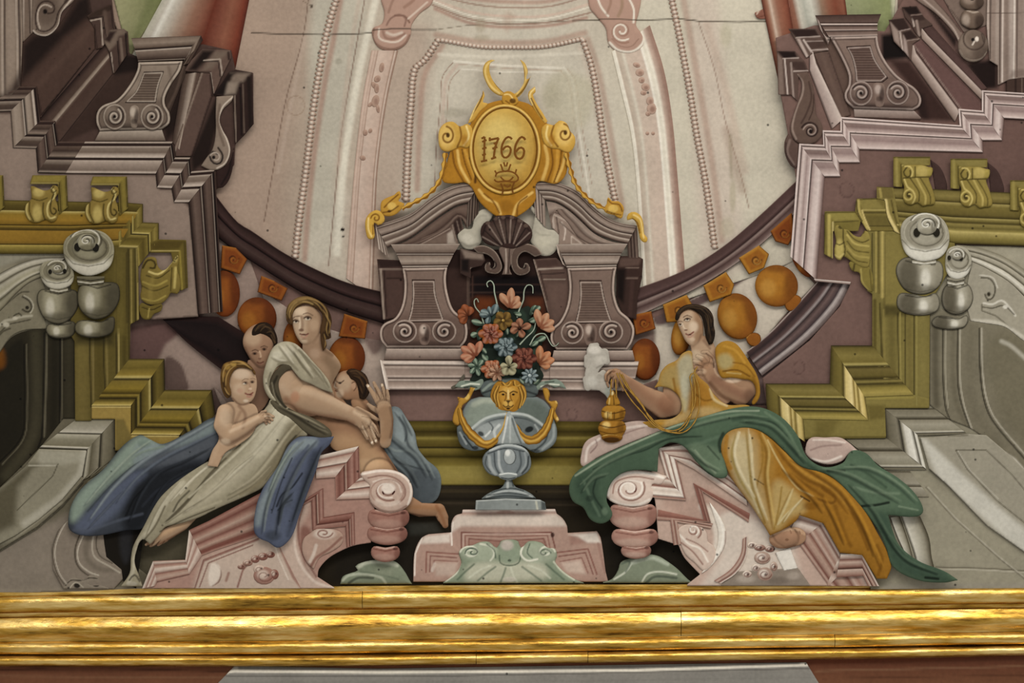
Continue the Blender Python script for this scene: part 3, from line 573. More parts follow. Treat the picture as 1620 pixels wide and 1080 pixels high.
R('knob', td, ell(1540, 72, 24, 25.5), '7d6d66', [E(1534, 68, 18, 19, '8d7d75', .7, .9), E(1552, 84, 14, 16, '5a4944', .6, .9), L(ell(1541, 62, 17, 17)+[(1558, 62)], 2.4, '4a3935', .8), E(1542, 61, 14, 14, '6b5a53', .6, .8), L('~1518,80 1526,92 1540,96 1554,92 1562,82', 3, 'a5968d', .8), E(1539, 63, 3, 3, 'm0', 1), E(1545, 62, 3, 4, 'd0c6bf', 1, .4), L('1541,66 1538,71', 2.5, 'cabfb8', .9), L('1553,54 1556,66', 3, '3d2e2b', .6)], d=.05, th=.004, bulge=.05, res=1.3)
R('pilaster_strip', pr, '1562,-40 1660,-40 1660,118 1596,126 1578,135 1578,104 1565,96 1560,40', '94837e', [
    L('1563,-40 1562,88', 2, 'b9aba6', .9), L('1567,-40 1566,94', 1.8, '4a3835', .9), L('1578,-40 1576,100', 5, 'a39590', .7, .8), L('1582,-40 1581,132', 2, '4a3835', .9), L('1586,-40 1585,130', 2.5, 'c6bab5', .9), L('1592,-40 1592,126', 6, '85746f', .7), L('1600,-40 1600,125', 8, 'a99c98', .8, .8), L('1605,-40 1603,124', 2.4, 'cbc1bc', .9), L('1609,-40 1608,122', 1.8, '55423f', .9), L('1625,-40 1625,120', 10, 'a89a95', .7, .9), L('1560,22 1650,20', 1.2, '5f4e4a', .8), F('1596,124 1660,115 1660,105 1600,112', '7a6864', 4, .6)], d=.04, th=.012, res=1.5)
R('dark_block', pr, '1592,126 1604,120 1660,116 1660,150 1592,150', '54403c', [L('1606,126 1606,148', 3, '352422', .8), L('1616,124 1616,148', 2, '84716b', .7), L('1628,120 1628,148', 6, '6d5854', .7)], d=.038, th=.01, res=1.5)
console(pr, [('1290,25 1394,23', '1298,38 1388,38', '0:3f2e2c .2:5c4744 .8:6d5855 1:m1'), ('1298,38 1388,38', '1312,60 1388,58', '0:b5a5a2 .1:c0b1ae .15:4a3735 .22:6b5653 .42:8a7673 .5:b5a5a2 .55:4a3735 .62:75605d .85:8f7b78 .93:b0a09d 1:4a3735'),
    ('1290,25 1297,46 1310,72', '1298,38 1304,56 1313,60', '0:4a3735 .3:9c8986 .6:b5a6a3 1:4a3735')],
    '~1313,59! 1388,57! 1391,75 1400,95 1415,115 1430,128 1448,140 1457,155 1455,168 1444,175! 1350,172! 1338,160 1336,148 1342,135 1342,118 1330,90', '~1338,74! 1377,72! 1385,95 1405,124! 1396,131! 1354,131! 1352,110 1346,88', '6b5552',
    [(1362, 148, 17, 18, 210, 1), (1420, 147, 17, 18, 210, 1)], '~1381,133 1390,130 1399,134 1400,150 1397,168 1386,169 1382,150', '1351,172 1446,175 1460,189 1352,185', .036, ('241615', '3b2928', '7a6461', '8b7672', 'b3a3a0'), 0)
for o, base, ops in (
    ('1248,46 1292,46 1300,60 1312,80 1288,84 1276,92 1264,72', '6f5b58', [F('1249,47 1290,47 1296,57 1260,60', '3d2b2a', 2), L('1260,60 1298,58', 1.6, 'b5a6a3', .8), F('1261,62 1266,62 1280,90 1276,92', 'b0a09d', 1.5), F('1270,64 1304,64 1310,74 1282,80', '5a4643', 3), L('1276,66 1306,65', 1.8, 'a39290', .8), L('1283,80 1311,78', 2, 'b5a6a3', .8), L('1272,64 1284,82', 3, 'c0b2af', .8)]),
    ('1230,81 1258,81 1274,98 1280,114 1264,118 1262,160 1252,150 1240,150 1232,150', '6a5552', [F('1230,81 1258,82 1262,92 1240,92', '2f201f', 2), L('1239,93 1264,92', 1.8, 'b0a19e', .8), F('1231,86 1238,94 1241,150 1233,150', '8a7672', 2), L('1242,94 1247,152', 2.4, 'c0b2af', .9), F('1249,98 1272,98 1278,112 1260,112', '523e3c', 2), L('1252,100 1256,155', 3, 'a3928f', .8), L('1256,113 1279,112', 1.8, 'b5a6a3', .9)])):
    R('moulding_end', pr, o, base, ops, d=.036, th=.012, res=1.3)
R('s_bracket', pr, '~1260,117! 1278,114! 1286,135 1290,165 1292,182 1300,196 1301,212 1290,225 1272,228 1258,222 1251,205 1254,188 1262,165 1268,145 1268,128', '715c57', [
    L('~1262,119 1270,130 1270,148 1262,168 1256,188 1254,205 1260,220', 3, '9c8984', .9), L('~1280,130 1284,155 1276,180 1268,195', 3, '54403d', .8), L('~1288,150 1286,175 1280,190', 2, '4a3633', .8), L(spiral(1283, 207, 15, 3, 1.4, 200, 1), 3, '3a2827', .95), L(spiral(1283, 207, 12, 2, 1.3, 190, 1), 2, 'a89692', .8), E(1283, 208, 3, 3.5, 'm0', 1)], d=.044, th=.008, bulge=.014, rad=9, res=1.2)
R('lower_bracket', pr, '~1247,212! 1258,224 1264,228! 1262,260 1258,266 1248,256 1242,240 1242,224', '6b5552', [L('~1250,222 1246,240 1256,260', 4, '8c7875', .8), L('~1244,226 1245,245 1257,264', 2, '3d2b2a', .9)], d=.03, th=.012, bulge=.012, res=1.3)

# ================================================================ flat painted wall fields
def field(o, base, ops, d=.0, res=3): return R('painted_wall_field', wall, o, base, ops, d=d-.004, th=.006, res=res)
field('-40,225 330,225 420,480 420,680 180,720 -40,420', 'a08c87', [
    F('200,395 260,395 330,440 316,510 205,515', '77605f', 6), F('205,515 320,500 262,545 250,570 200,575', '75595a', 5),
    F('~196,395 300,390 318,430 316,505 260,508 230,505 205,470', '735d5c', 3), F('~0,285 8,272 28,285 36,318 20,330 -5,320', '75605e', 2), F('~108,285 112,275 130,295 132,318 110,322', '75605e', 2), F('~200,288 203,276 228,300 245,340 246,356 228,352 200,320', '75605e', 2), F('~250,362 252,352 268,360 278,380 252,384', '75605e', 2),  # mauve shapes are shadows of modillions and steps, painted on the wall
    F('~262,566 285,575 295,600 297,616 262,616', '75605e', 2), F('~335,615 350,625 360,650 338,655', '75605e', 2)])

# ================================================================ turned knobs with scrolled tops
def knob(label, group, cap, sp, holes, bulb, lip, neck, c, lit, d=.07):
    lo, dk, md, lt, hi = c
    P = np.array(pts(cap, True)); cx, cy = P.mean(0); x0, x1 = P[:, 0].min(), P[:, 0].max(); y0, y1 = P[:, 1].min(), P[:, 1].max()
    Lp = np.array(pts(lip, True)); t = thing('scroll_knob', Lp[:, 0].mean(), Lp[:, 1].max(), label, 'finial', group, d=d)
    for nm, o, k in (('lip', lip, .03), ('bulb', bulb, .06)):
        Q = np.array(pts(o, True)); qx, qy = Q.mean(0); rx, ry = np.ptp(Q[:, 0])/2, np.ptp(Q[:, 1])/2
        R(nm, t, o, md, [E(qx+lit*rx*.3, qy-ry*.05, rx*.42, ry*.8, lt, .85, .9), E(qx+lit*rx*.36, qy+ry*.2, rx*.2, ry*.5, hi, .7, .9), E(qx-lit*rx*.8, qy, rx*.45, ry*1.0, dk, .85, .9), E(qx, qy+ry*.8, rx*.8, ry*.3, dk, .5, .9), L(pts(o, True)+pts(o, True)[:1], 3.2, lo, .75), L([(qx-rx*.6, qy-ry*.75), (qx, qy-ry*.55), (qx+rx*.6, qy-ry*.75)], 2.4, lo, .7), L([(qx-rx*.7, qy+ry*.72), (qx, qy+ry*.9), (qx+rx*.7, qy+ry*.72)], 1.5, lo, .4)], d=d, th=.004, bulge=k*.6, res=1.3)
    nx, ny, nr = neck
    R('neck', t, [(nx-nr, ny-7), (nx+nr, ny-7), (nx+nr*.9, ny+7), (nx-nr*.9, ny+7)], md, [L([(nx-nr, ny-3), (nx, ny), (nx+nr, ny-3)], 2, lo, .9), L([(nx-nr, ny+1), (nx, ny+4), (nx+nr, ny+1)], 1.8, hi, .8), L([(nx-nr, ny+4), (nx, ny+7), (nx+nr, ny+4)], 1.6, lo, .9)], d=d+.01, th=.02, res=1.2)
    sx, sy, sr = sp
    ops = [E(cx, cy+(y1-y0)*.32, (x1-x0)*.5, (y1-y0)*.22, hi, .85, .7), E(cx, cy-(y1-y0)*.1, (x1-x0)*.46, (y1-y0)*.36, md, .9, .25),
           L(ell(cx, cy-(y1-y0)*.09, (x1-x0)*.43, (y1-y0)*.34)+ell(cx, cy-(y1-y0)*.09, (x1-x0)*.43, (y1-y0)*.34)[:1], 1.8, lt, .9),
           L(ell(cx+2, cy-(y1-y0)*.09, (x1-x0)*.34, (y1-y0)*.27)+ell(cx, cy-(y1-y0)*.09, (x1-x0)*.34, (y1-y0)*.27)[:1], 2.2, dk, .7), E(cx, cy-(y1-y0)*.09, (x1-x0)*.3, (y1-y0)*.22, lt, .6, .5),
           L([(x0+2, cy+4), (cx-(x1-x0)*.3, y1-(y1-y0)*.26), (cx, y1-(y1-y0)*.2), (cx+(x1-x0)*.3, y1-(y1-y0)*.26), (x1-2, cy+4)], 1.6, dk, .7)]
    cp = R('scroll_cap', t, cap, lt, ops+[L(spiral(sx+1, sy+2, (x1-x0)*.36, sr*.9, 1.15, 200, 1, .8), 2.6, dk, .85), L(spiral(sx, sy+1, (x1-x0)*.31, sr*.9, 1.1, 200, 1, .8), 2.2, hi, .8)], d=d+.012, th=.012, bulge=.03, rad=14, res=1.2)
    ops = [L(spiral(sx, sy, sr*.9, 1, 1.4, 20, -1, .8), 2.2, lo, .9), L(spiral(sx-1, sy+1.6, sr*.8, 1, 1.3, 20, -1, .8), 1.8, hi, .9)]
    R('scroll_eye', cp, '~'+' '.join('%g,%g' % p for p in [(sx-sr, sy), (sx-sr*.7, sy-sr*.5), (sx, sy-sr*.7), (sx+sr*.7, sy-sr*.5), (sx+sr, sy), (sx+sr*.9, sy+sr*.8), (sx, sy+sr*1.15), (sx-sr*.9, sy+sr*.8)]), lt, ops+[E(sx, sy+sr*.85, sr*.85, sr*.35, md, .8, .8), E(sx+sr*.7, sy+sr*.3, sr*.3, sr*.7, dk, .6, .9)], d=d+.056, th=.012, bulge=.014, rad=5, res=1)
    for hx, hy in holes: R('scroll_hole', cp, ell(hx, hy, sr*.36, sr*.48, 0, 12), lo, [], d=d+.066, th=.004, res=1)

# ================================================================ grey stone portal on the darker side
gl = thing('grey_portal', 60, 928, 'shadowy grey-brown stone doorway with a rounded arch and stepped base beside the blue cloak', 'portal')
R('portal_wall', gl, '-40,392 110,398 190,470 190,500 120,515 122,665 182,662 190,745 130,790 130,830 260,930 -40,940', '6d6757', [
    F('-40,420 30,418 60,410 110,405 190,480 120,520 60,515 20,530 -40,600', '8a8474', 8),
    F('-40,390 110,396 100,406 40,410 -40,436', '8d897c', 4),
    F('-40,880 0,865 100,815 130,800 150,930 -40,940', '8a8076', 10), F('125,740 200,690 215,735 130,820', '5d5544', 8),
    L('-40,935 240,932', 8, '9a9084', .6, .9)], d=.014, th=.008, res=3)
B('arch_moulding', gl, '~-40,455 0,433 30,418 62,409 104,408', '~-40,520 0,492 22,468 45,448 66,438', '0:4f4a3c .1:b3aea2 .2:a5a092 .26:5b5546 .34:a39e90 .5:98937f .62:b0ab9c .7:55503f .8:8f8a78 .92:847e6c 1:5d5746', d=.03, n=20)
R('arch_panel', gl, '~-40,525! 0,493 24,468 48,449 66,440! 74,470 70,500 74,520! 40,522 18,532 0,556 -40,620!', '7d7766', [
    L('~-10,498 12,480 34,463 46,462', 2, '3c372a', .8), L('~36,470 46,476 50,488 44,494 36,490', 3, '3c372a', .9), L('~38,468 48,474 53,486 48,496', 2, 'b0ab9c', .8), E(43, 487, 3, 3, '2c281e', 1),
    L('~-5,520 8,508 20,506 32,502 50,500', 4, 'aaa596', .8), L('~0,526 14,514 30,510 48,506', 2, '3c372a', .8), L('~-10,540 6,524 16,520', 3, '4a4536', .8), E(24, 504, 4, 3, 'b5b0a2', .8), E(10, 514, 5, 4, 'b5b0a2', .8), L('~22,500 30,496 34,500', 2, '3c372a', .9)], d=.03, th=.008, res=1.5)
R('doorway_shadow', gl, '~-40,625! 0,558 18,534 44,523 76,521! 120,515! 121,600! 122,662! 100,662! 62,708 0,770 -40,800!', '332e22', [  # doorway opening and mouldings, with its shadow painted into the colour
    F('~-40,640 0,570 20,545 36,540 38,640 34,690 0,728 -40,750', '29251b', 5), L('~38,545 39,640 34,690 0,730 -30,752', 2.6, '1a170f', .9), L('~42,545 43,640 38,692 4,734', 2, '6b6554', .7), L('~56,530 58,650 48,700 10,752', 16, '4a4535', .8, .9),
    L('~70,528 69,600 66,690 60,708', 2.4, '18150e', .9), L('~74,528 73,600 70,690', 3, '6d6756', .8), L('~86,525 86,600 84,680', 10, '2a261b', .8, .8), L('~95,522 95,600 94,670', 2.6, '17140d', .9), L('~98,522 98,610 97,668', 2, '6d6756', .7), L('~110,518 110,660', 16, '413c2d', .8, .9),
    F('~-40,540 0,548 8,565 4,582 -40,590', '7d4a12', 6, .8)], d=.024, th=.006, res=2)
B('stepped_base', gl, '122,662 182,662 183,722 152,748', '62,708 137,711 130,756 128,760', {'h': '0:55503f .1:8d8878 .35:9c978a .46:b3aea2 .5:3c372a .54:a8a394 .7:85806f .9:77715f .95:c0bbb0 1:4a4535', 'v': '0:3c372a .15:6d6756 .4:7d7766 .5:2c281e .55:8a8474 .8:625c4b .93:a8a394 1:2f2a1f'}, d=.03, segs=['h', 'v', 'v'])
R('inclined_slab', gl, '62,710 137,712 130,752 98,790 60,822 25,846 -40,880 -40,800 0,772 40,738', '8d8878', [
    F('62,712 136,714 134,728 100,735 60,735', '9d998b', 5), F('-40,800 0,772 45,735 60,735 30,770 25,830 -40,860', '605a49', 9), L('44,733 92,733 84,752 28,806', 1.6, '4a4535', .8), L('136,716 128,750 96,788 40,828', 12, 'b0aca0', .75, .9), L('46,736 88,736', 1.4, 'b5b1a4', .7), F('52,742 84,742 60,770 32,796', '8a8575', 5, .8)], d=.03, th=.02, res=2)
R('slab_edge', gl, '130,752 132,762 100,800 60,835 0,872 -40,892 -40,868 25,846 60,822 98,790', '7d7767', [L('-40,890 0,870 60,833 100,798 132,760', 3, '2f2a1f', .9), L('-40,880 25,850 98,794', 3, '9a9585', .6), F('-40,850 20,835 40,826 0,866 -40,890', '3c372a', 8, .8)], d=.03, th=.01, res=2)
B('stepped_base', gl, '150,742 185,722 205,715', '130,775 170,748 200,740', '0:3a3426 .2:7d7765 .45:625c4a .5:2c281c .6:7a7462 .9:55503e 1:2c281c', d=.024)
R('foot_block', gl, '130,800! 128,838 135,846 150,842 160,815 165,860 168,880 192,900 194,915 180,930 100,930 84,900 82,865 92,838', '8a7f75', [
    L('~105,815 88,850 83,875 90,905 104,926', 2, '544b40', .8), L('~110,815 92,850 87,876 94,905 108,926', 1.8, 'b8b0a5', .8), L('~128,840 119,868 122,892 138,908 154,912', 2.4, '4a4136', .85), L('~132,846 123,870 126,890 142,904 156,909', 2, 'bcb4a8', .85), L('~144,842 136,866 140,886 160,900 180,900', 8, '6f665b', .6, .9), L('~152,832 146,860 150,880 172,894 190,905', 2.5, 'b0a89c', .8), L('~158,830 152,858 158,878 178,890', 2, '4a4136', .8)], d=.03, th=.014, bulge=.01, rad=12, res=1.5)
R('foot_scroll', gl, '~100,930! 104,920 115,912 130,914 145,908 156,911 155,918 140,922 160,925 175,930!', '8d8378', [L('~104,925 112,917 128,917 142,913 154,914', 1.8, '3c342a', .9), E(122, 925, 5, 4, '241e17', .95), E(152, 924, 5, 3, '2a241c', .95), L('~110,930 120,920 132,928', 1.6, 'b5ad9f', .8)], d=.046, th=.006, bulge=.006, res=1.2)
R('painted_shadow_recess', gl, '~160,850 166,828! 180,822 205,810 225,830 215,930! 195,918 192,905 172,892 162,875', '241f18', [F('~192,830 205,820 208,850 200,890 190,870', '373840', 5, .7)], d=.034, th=.006, res=2)  # painted shadow beside the foot block, with a bluish patch

GK = ('24201a', '4c473a', '77715f', '98937f', 'c0bcb0')
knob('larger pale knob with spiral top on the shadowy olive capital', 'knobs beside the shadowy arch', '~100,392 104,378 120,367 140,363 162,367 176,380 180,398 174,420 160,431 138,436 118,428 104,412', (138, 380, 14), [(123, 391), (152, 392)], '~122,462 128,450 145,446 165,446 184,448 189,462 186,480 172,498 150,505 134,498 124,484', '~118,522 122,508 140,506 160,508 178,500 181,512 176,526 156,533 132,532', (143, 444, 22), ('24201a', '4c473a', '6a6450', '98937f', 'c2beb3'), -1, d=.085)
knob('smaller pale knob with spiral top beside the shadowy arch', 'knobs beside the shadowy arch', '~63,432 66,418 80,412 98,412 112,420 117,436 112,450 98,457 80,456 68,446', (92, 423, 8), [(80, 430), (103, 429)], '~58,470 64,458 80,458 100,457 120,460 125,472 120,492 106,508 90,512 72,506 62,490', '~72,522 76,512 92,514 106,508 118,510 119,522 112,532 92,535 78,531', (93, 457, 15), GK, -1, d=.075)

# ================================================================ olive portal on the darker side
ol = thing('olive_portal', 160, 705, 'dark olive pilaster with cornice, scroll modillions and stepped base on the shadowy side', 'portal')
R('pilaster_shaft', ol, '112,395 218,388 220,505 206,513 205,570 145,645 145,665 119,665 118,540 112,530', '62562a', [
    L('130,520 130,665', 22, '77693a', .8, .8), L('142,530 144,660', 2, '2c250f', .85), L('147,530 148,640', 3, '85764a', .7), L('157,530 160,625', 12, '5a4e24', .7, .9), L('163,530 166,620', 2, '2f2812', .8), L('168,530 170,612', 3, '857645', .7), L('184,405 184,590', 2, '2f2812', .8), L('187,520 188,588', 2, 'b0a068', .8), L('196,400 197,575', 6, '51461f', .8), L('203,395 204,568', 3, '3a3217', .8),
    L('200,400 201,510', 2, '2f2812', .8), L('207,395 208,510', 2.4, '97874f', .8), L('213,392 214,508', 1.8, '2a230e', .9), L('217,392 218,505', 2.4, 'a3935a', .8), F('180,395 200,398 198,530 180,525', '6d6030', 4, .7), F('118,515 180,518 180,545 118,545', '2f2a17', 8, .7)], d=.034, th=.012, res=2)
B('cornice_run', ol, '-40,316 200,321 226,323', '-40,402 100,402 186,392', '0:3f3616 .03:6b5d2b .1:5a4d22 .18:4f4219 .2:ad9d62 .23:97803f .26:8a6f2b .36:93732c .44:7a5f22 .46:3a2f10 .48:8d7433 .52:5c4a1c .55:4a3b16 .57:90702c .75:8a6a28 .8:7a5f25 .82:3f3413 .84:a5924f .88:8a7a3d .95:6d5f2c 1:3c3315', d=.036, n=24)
SO = {'h': '0:4a3f1b .08:7d6e38 .2:6b5d2c .36:85763b .42:b3a468 .46:2c240c .5:8a7a40 .62:5e5023 .85:76672f .93:b0a066 1:2c240c', 'v': '0:2c240c .06:6b5d2b .2:8a7a40 .34:625425 .42:a89858 .46:241d09 .52:7a6b34 .7:5c4e22 .85:6d5f2c .93:97874a 1:2c240c'}
B('cornice_step', ol, '226,323 226,352 251,353 251,380', '186,370 186,393 215,394 217,424', SO, d=.038, segs=['v', 'h', 'v'])
R('cornice_block', ol, '236,384 251,379 294,380 297,455 285,460 270,400 238,400', '6b5d2b', [F('238,386 251,381 292,381 282,394 240,396', '57491f', 3), L('240,397 284,397', 2, 'b0a066', .8), L('284,398 288,458', 3, '94843f', .8), L('292,384 295,455', 4, '4a3f1a', .8)], d=.04, th=.012, res=1.5)
R('corner_capital', ol, '~225,420 232,408 246,408 249,420 258,428 272,415 280,404 284,410 280,425 284,440 285,455 280,465 270,463 266,470 255,480 238,482 228,478 222,470 224,455 222,440', '7d6c36', [
    L('~226,424 234,412 244,414 245,424 238,424', 3, '352b0e', .9), L('~236,430 250,434 262,426 274,410 280,405', 3, 'c2b274', .9), L('~232,436 250,440 268,428', 2, '3a300f', .8), L('~224,452 244,460 266,452', 2, '3a300f', .7), L('~226,446 246,452 264,444', 3, 'a5944f', .7), L('~224,472 245,476 262,468', 2.5, 'a5944f', .7), E(276, 410, 5, 6, 'a8985a', .9, .6), L(spiral(277, 408, 6, 2, 1, 90, 1), 1.8, '3a300f', .9), L('272,424 270,460', 2, '4a3e18', .9), L('278,424 276,455', 4, 'b3a364', .8), L('~240,482 238,460 242,440', 6, '8d7c42', .5, .9)], d=.05, th=.006, bulge=.025, rad=12, res=1.3)
R('capital_foot', ol, '~222,480 238,484 255,480 254,492 244,496 236,505 224,502', '6d5e2c', [L('~225,486 240,490 254,484', 1.8, '2c240c', .8), L('236,488 234,502', 2, 'a08f50', .8)], d=.04, th=.012, bulge=.01, res=1.5)
def modillion_l(x, y, wid=1.0):
    g = lambda s: ' '.join('%g,%g' % (x+float(a)*wid, y+float(b)) for a, b in (q.split(',') for q in s.split()))
    R('modillion_block', ol, g('0,0 54,0 56,50 42,62 40,14 -4,14'), '70622e', [F(g('2,1 52,1 42,10 -2,11'), '8a7a3c', 2), L(g('-2,13 41,13'), 2, 'b3a468', .8), L(g('42,12 45,58'), 2, '3a3012', .8), L(g('48,6 50,52'), 5, '857638', .7), L(g('53,2 55,48'), 2, '2c240c', .8)], d=.055, th=.012, res=1.5)
    m = R('modillion_scroll', ol, '~'+g('-2,17 8,20 18,24 28,22 32,16 40,18 41,28 36,36 40,48 40,60 38,70 30,74 22,70 10,74 0,74 -8,68 -12,56 -10,46 -2,38 -2,26'), '86723a', [
        E(x+10*wid, y+27, 9*wid, 7, 'b5a365', .8, .8), L('~'+g('30,20 36,26 34,36 26,44 24,58 28,68 36,66'), 2.6, 'c0b176', .9), L('~'+g('34,30 30,42 29,56 34,62 38,56 34,52'), 2.4, '3a300f', .9), E(x+8*wid, y+60, 7*wid, 13, 'b3a162', .75, .8), L('~'+g('-8,44 -9,58 -4,70'), 3, 'bcac70', .8), L('~'+g('-4,42 -4,58 2,72'), 2, '40350f', .8), L('~'+g('18,44 17,58 20,70'), 2.5, '40350f', .8), L('~'+g('-2,36 12,40 24,36'), 2, '4a3e16', .8), L('~'+g('34,18 30,24 33,28 38,24'), 2, '3a300f', .8)], d=.06, th=.006, bulge=.03, rad=12, res=1.2)
modillion_l(52, 278); modillion_l(147, 280); modillion_l(-48, 278)
B('stepped_base', ol, '205,567 260,567 261,616 335,616 340,655', '145,641 207,641 207,686 284,687 292,705',
  {'h': '0:3a3014 .06:7d6d35 .2:6d5e2a .34:8a7635 .4:b0a065 .44:2a220b .48:7a6930 .64:86722e .74:4a3d14 .78:8a7635 .84:2f260c .9:6d5d28 .96:a08c48 1:c0ae70',
   'v': '0:1f1907 .08:5c4f24 .22:6b5c2a .34:4a3f1a .4:1f1907 .44:b0a065 .5:75662f .66:5c4e22 .72:231c08 .78:8a7a3e .84:2a220b .95:5c4e22 1:1f1907'}, d=.04, segs=['h', 'v', 'h', 'v'])
R('base_fascia', ol, '145,641 207,641 207,686 284,687 276,708 182,712 182,662 145,662', '9a8347', [F('182,662 196,662 208,690 208,712 182,712', '7a6a3a', 3), L('146,643 206,643', 2.5, 'c6b57a', .8), L('209,688 282,689', 2.5, 'c6b57a', .8), L('207,645 207,686', 2, '8a7438', .8)], d=.036, th=.01, res=2)

# ================================================================ olive portal on the lighter side
orr = thing('olive_portal', 1420, 692, 'lit olive pilaster with cornice, scroll modillions and stepped base on the lighter side', 'portal')
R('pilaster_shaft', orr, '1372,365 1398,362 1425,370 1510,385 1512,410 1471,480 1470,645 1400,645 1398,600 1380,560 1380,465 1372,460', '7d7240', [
    F('1398,372 1470,372 1470,482 1398,482', '857944', 3), L('1399,372 1399,482', 2, '5a4f26', .7), L('1396,366 1396,470', 4, 'b9a868', .8), L('1390,366 1391,465', 2, '5c4f24', .9), L('1386,364 1386,462', 2.5, 'a8985a', .8), L('1380,370 1381,460', 2, '4a4020', .9),
    F('1398,483 1470,483 1470,500 1398,500', '4a4222', 5, .8), L('1384,475 1384,560', 5, '574c22', .8), L('1392,480 1396,580', 3, '3f3618', .8), L('1398,490 1400,600', 3, '8a7d48', .8), L('1410,500 1412,610', 10, '6b6034', .7, .9), L('1420,495 1422,600', 2, '3a3216', .85), L('1424,495 1425,605', 2, 'a09358', .7), L('1432,495 1432,612', 2, '443b1c', .8), L('1438,495 1440,620', 6, '766a3c', .7), L('1446,495 1446,625', 2, '3a3216', .85), L('1450,495 1450,640', 3, '958a52', .8), L('1460,495 1460,640', 12, '867b48', .7, .9)], d=.034, th=.012, res=2)
B('cornice_run', orr, '1400,297 1480,300 1660,308', '1424,372 1510,386 1660,391', '0:3a3216 .04:75693a .12:857845 .2:6b5f32 .22:4a4020 .25:9a8c55 .3:7a6d3a .45:695d30 .5:443b1b .52:9a8d57 .56:7a6e3c .6:4f4521 .64:8a7d48 .7:6d6234 .74:857944 .78:b0a268 .83:9a8d55 .9:81753f .96:6d6233 1:2f2812', d=.036, n=14)
SR = {'h': '0:2f2812 .06:6d6134 .2:867945 .34:6b5f32 .38:40371a .42:a89a60 .5:85783f .65:6d6133 .8:564b25 .86:93854a .94:75693a 1:443b1c', 'v': '0:3a3216 .08:85783f .22:a8985a .34:7a6d38 .4:4a4020 .44:c9b97c .56:d0bf86 .66:9c8c4e .72:564b22 .78:c2b06f .86:8a7b40 .94:b5a463 1:5c5026'}
R('cornice_end', orr, '~1387,296! 1413,297! 1426,372! 1414,366! 1404,345 1400,318! 1387,315!', '857843', [F('1388,297 1412,298 1414,314 1402,316 1388,313', '75683a', 2), L('~1401,318 1405,340 1420,370', 5, 'd0bf86', .9, .7), L('~1398,318 1401,342 1412,362', 2.4, '443b1c', .9), L('~1410,318 1416,345 1424,368', 3, '5c5026', .8), L('1388,296 1413,297', 2, '3a3216', .8), L('1392,300 1394,312', 4, 'a8985a', .8)], d=.04, th=.014, res=1.4)
R('cornice_step', orr, '~1353,336! 1355,315! 1387,314! 1400,318! 1404,346 1414,366! 1372,366! 1362,350!', '786b38', [F('1356,317 1386,316 1398,330 1366,332', '8a7d46', 2), L('1355,316 1388,315', 2, '3a3216', .8), L('1364,333 1400,333', 2.4, 'a89a60', .8), L('1366,337 1402,337', 1.8, '443b1c', .8), F('1368,342 1404,342 1410,356 1372,356', '6d6133', 2), L('1370,358 1412,358', 1.8, '443b1c', .8), L('~1358,318 1360,336 1372,362', 4, 'b9a968', .8, .8), L('~1355,318 1357,336 1364,350', 2, '443b1a', .9), L('~1364,334 1368,346 1376,364', 2.4, 'cbb97c', .8)], d=.036, th=.014, res=1.4)
R('capital_block', orr, '1305,335 1353,335 1362,350 1358,366 1318,366 1318,410 1304,402', '7a6e38', [F('1307,337 1352,337 1358,348 1320,350', '8f8347', 3), L('1306,338 1304,400', 2, '4a4020', .9), L('1312,342 1312,404', 5, 'b5a562', .8), L('1318,352 1318,408', 2, 'cfbf86', .7), L('1306,337 1353,336', 2, '443b1a', .8), L('1320,352 1358,350', 2, '4a4020', .7)], d=.036, th=.012, res=1.5)
R('corner_capital', orr, '~1320,362 1326,356 1333,362 1342,364 1350,372 1362,375 1368,365 1376,372 1378,392 1376,415 1372,424 1356,420 1345,412 1334,406 1330,412 1322,408 1320,395 1323,382', '8d7f45', [
    E(1328, 395, 6, 16, 'b9a966', .8, .7), L('~1334,362 1334,380 1337,395 1335,406', 2, '4a3f1a', .9), L('~1340,366 1350,378 1364,384 1374,380', 2, '4a3f1a', .8), L('~1340,372 1352,386 1374,390', 3, 'b5a562', .8), L('~1340,382 1352,396 1374,400', 2, '554a20', .8), L('~1340,390 1352,404 1374,408', 3, 'a89858', .7), L('~1340,398 1354,412 1372,416', 2, '554a20', .8), E(1361, 363, 3, 3, '2c250e', 1), L(spiral(1363, 366, 8, 2, 1, 180, 1), 2, '4a3f1a', .8), E(1330, 360, 4, 3, '3a3113', .8), L('~1321,384 1328,388 1335,384', 2, '4a3f1a', .8), L('~1321,404 1328,408 1334,402', 3, 'c2b272', .8)], d=.05, th=.006, bulge=.025, rad=12, res=1.3)
R('capital_foot', orr, '~1345,414 1376,424 1380,462 1372,458 1362,446 1360,432 1348,428', '81743c', [L('1352,418 1350,428', 3, '4a4020', .9), L('~1362,426 1364,446 1374,460', 2.5, 'a89a5c', .8), L('1376,426 1379,460', 2, '5a4f26', .8)], d=.04, th=.012, bulge=.008, res=1.5)
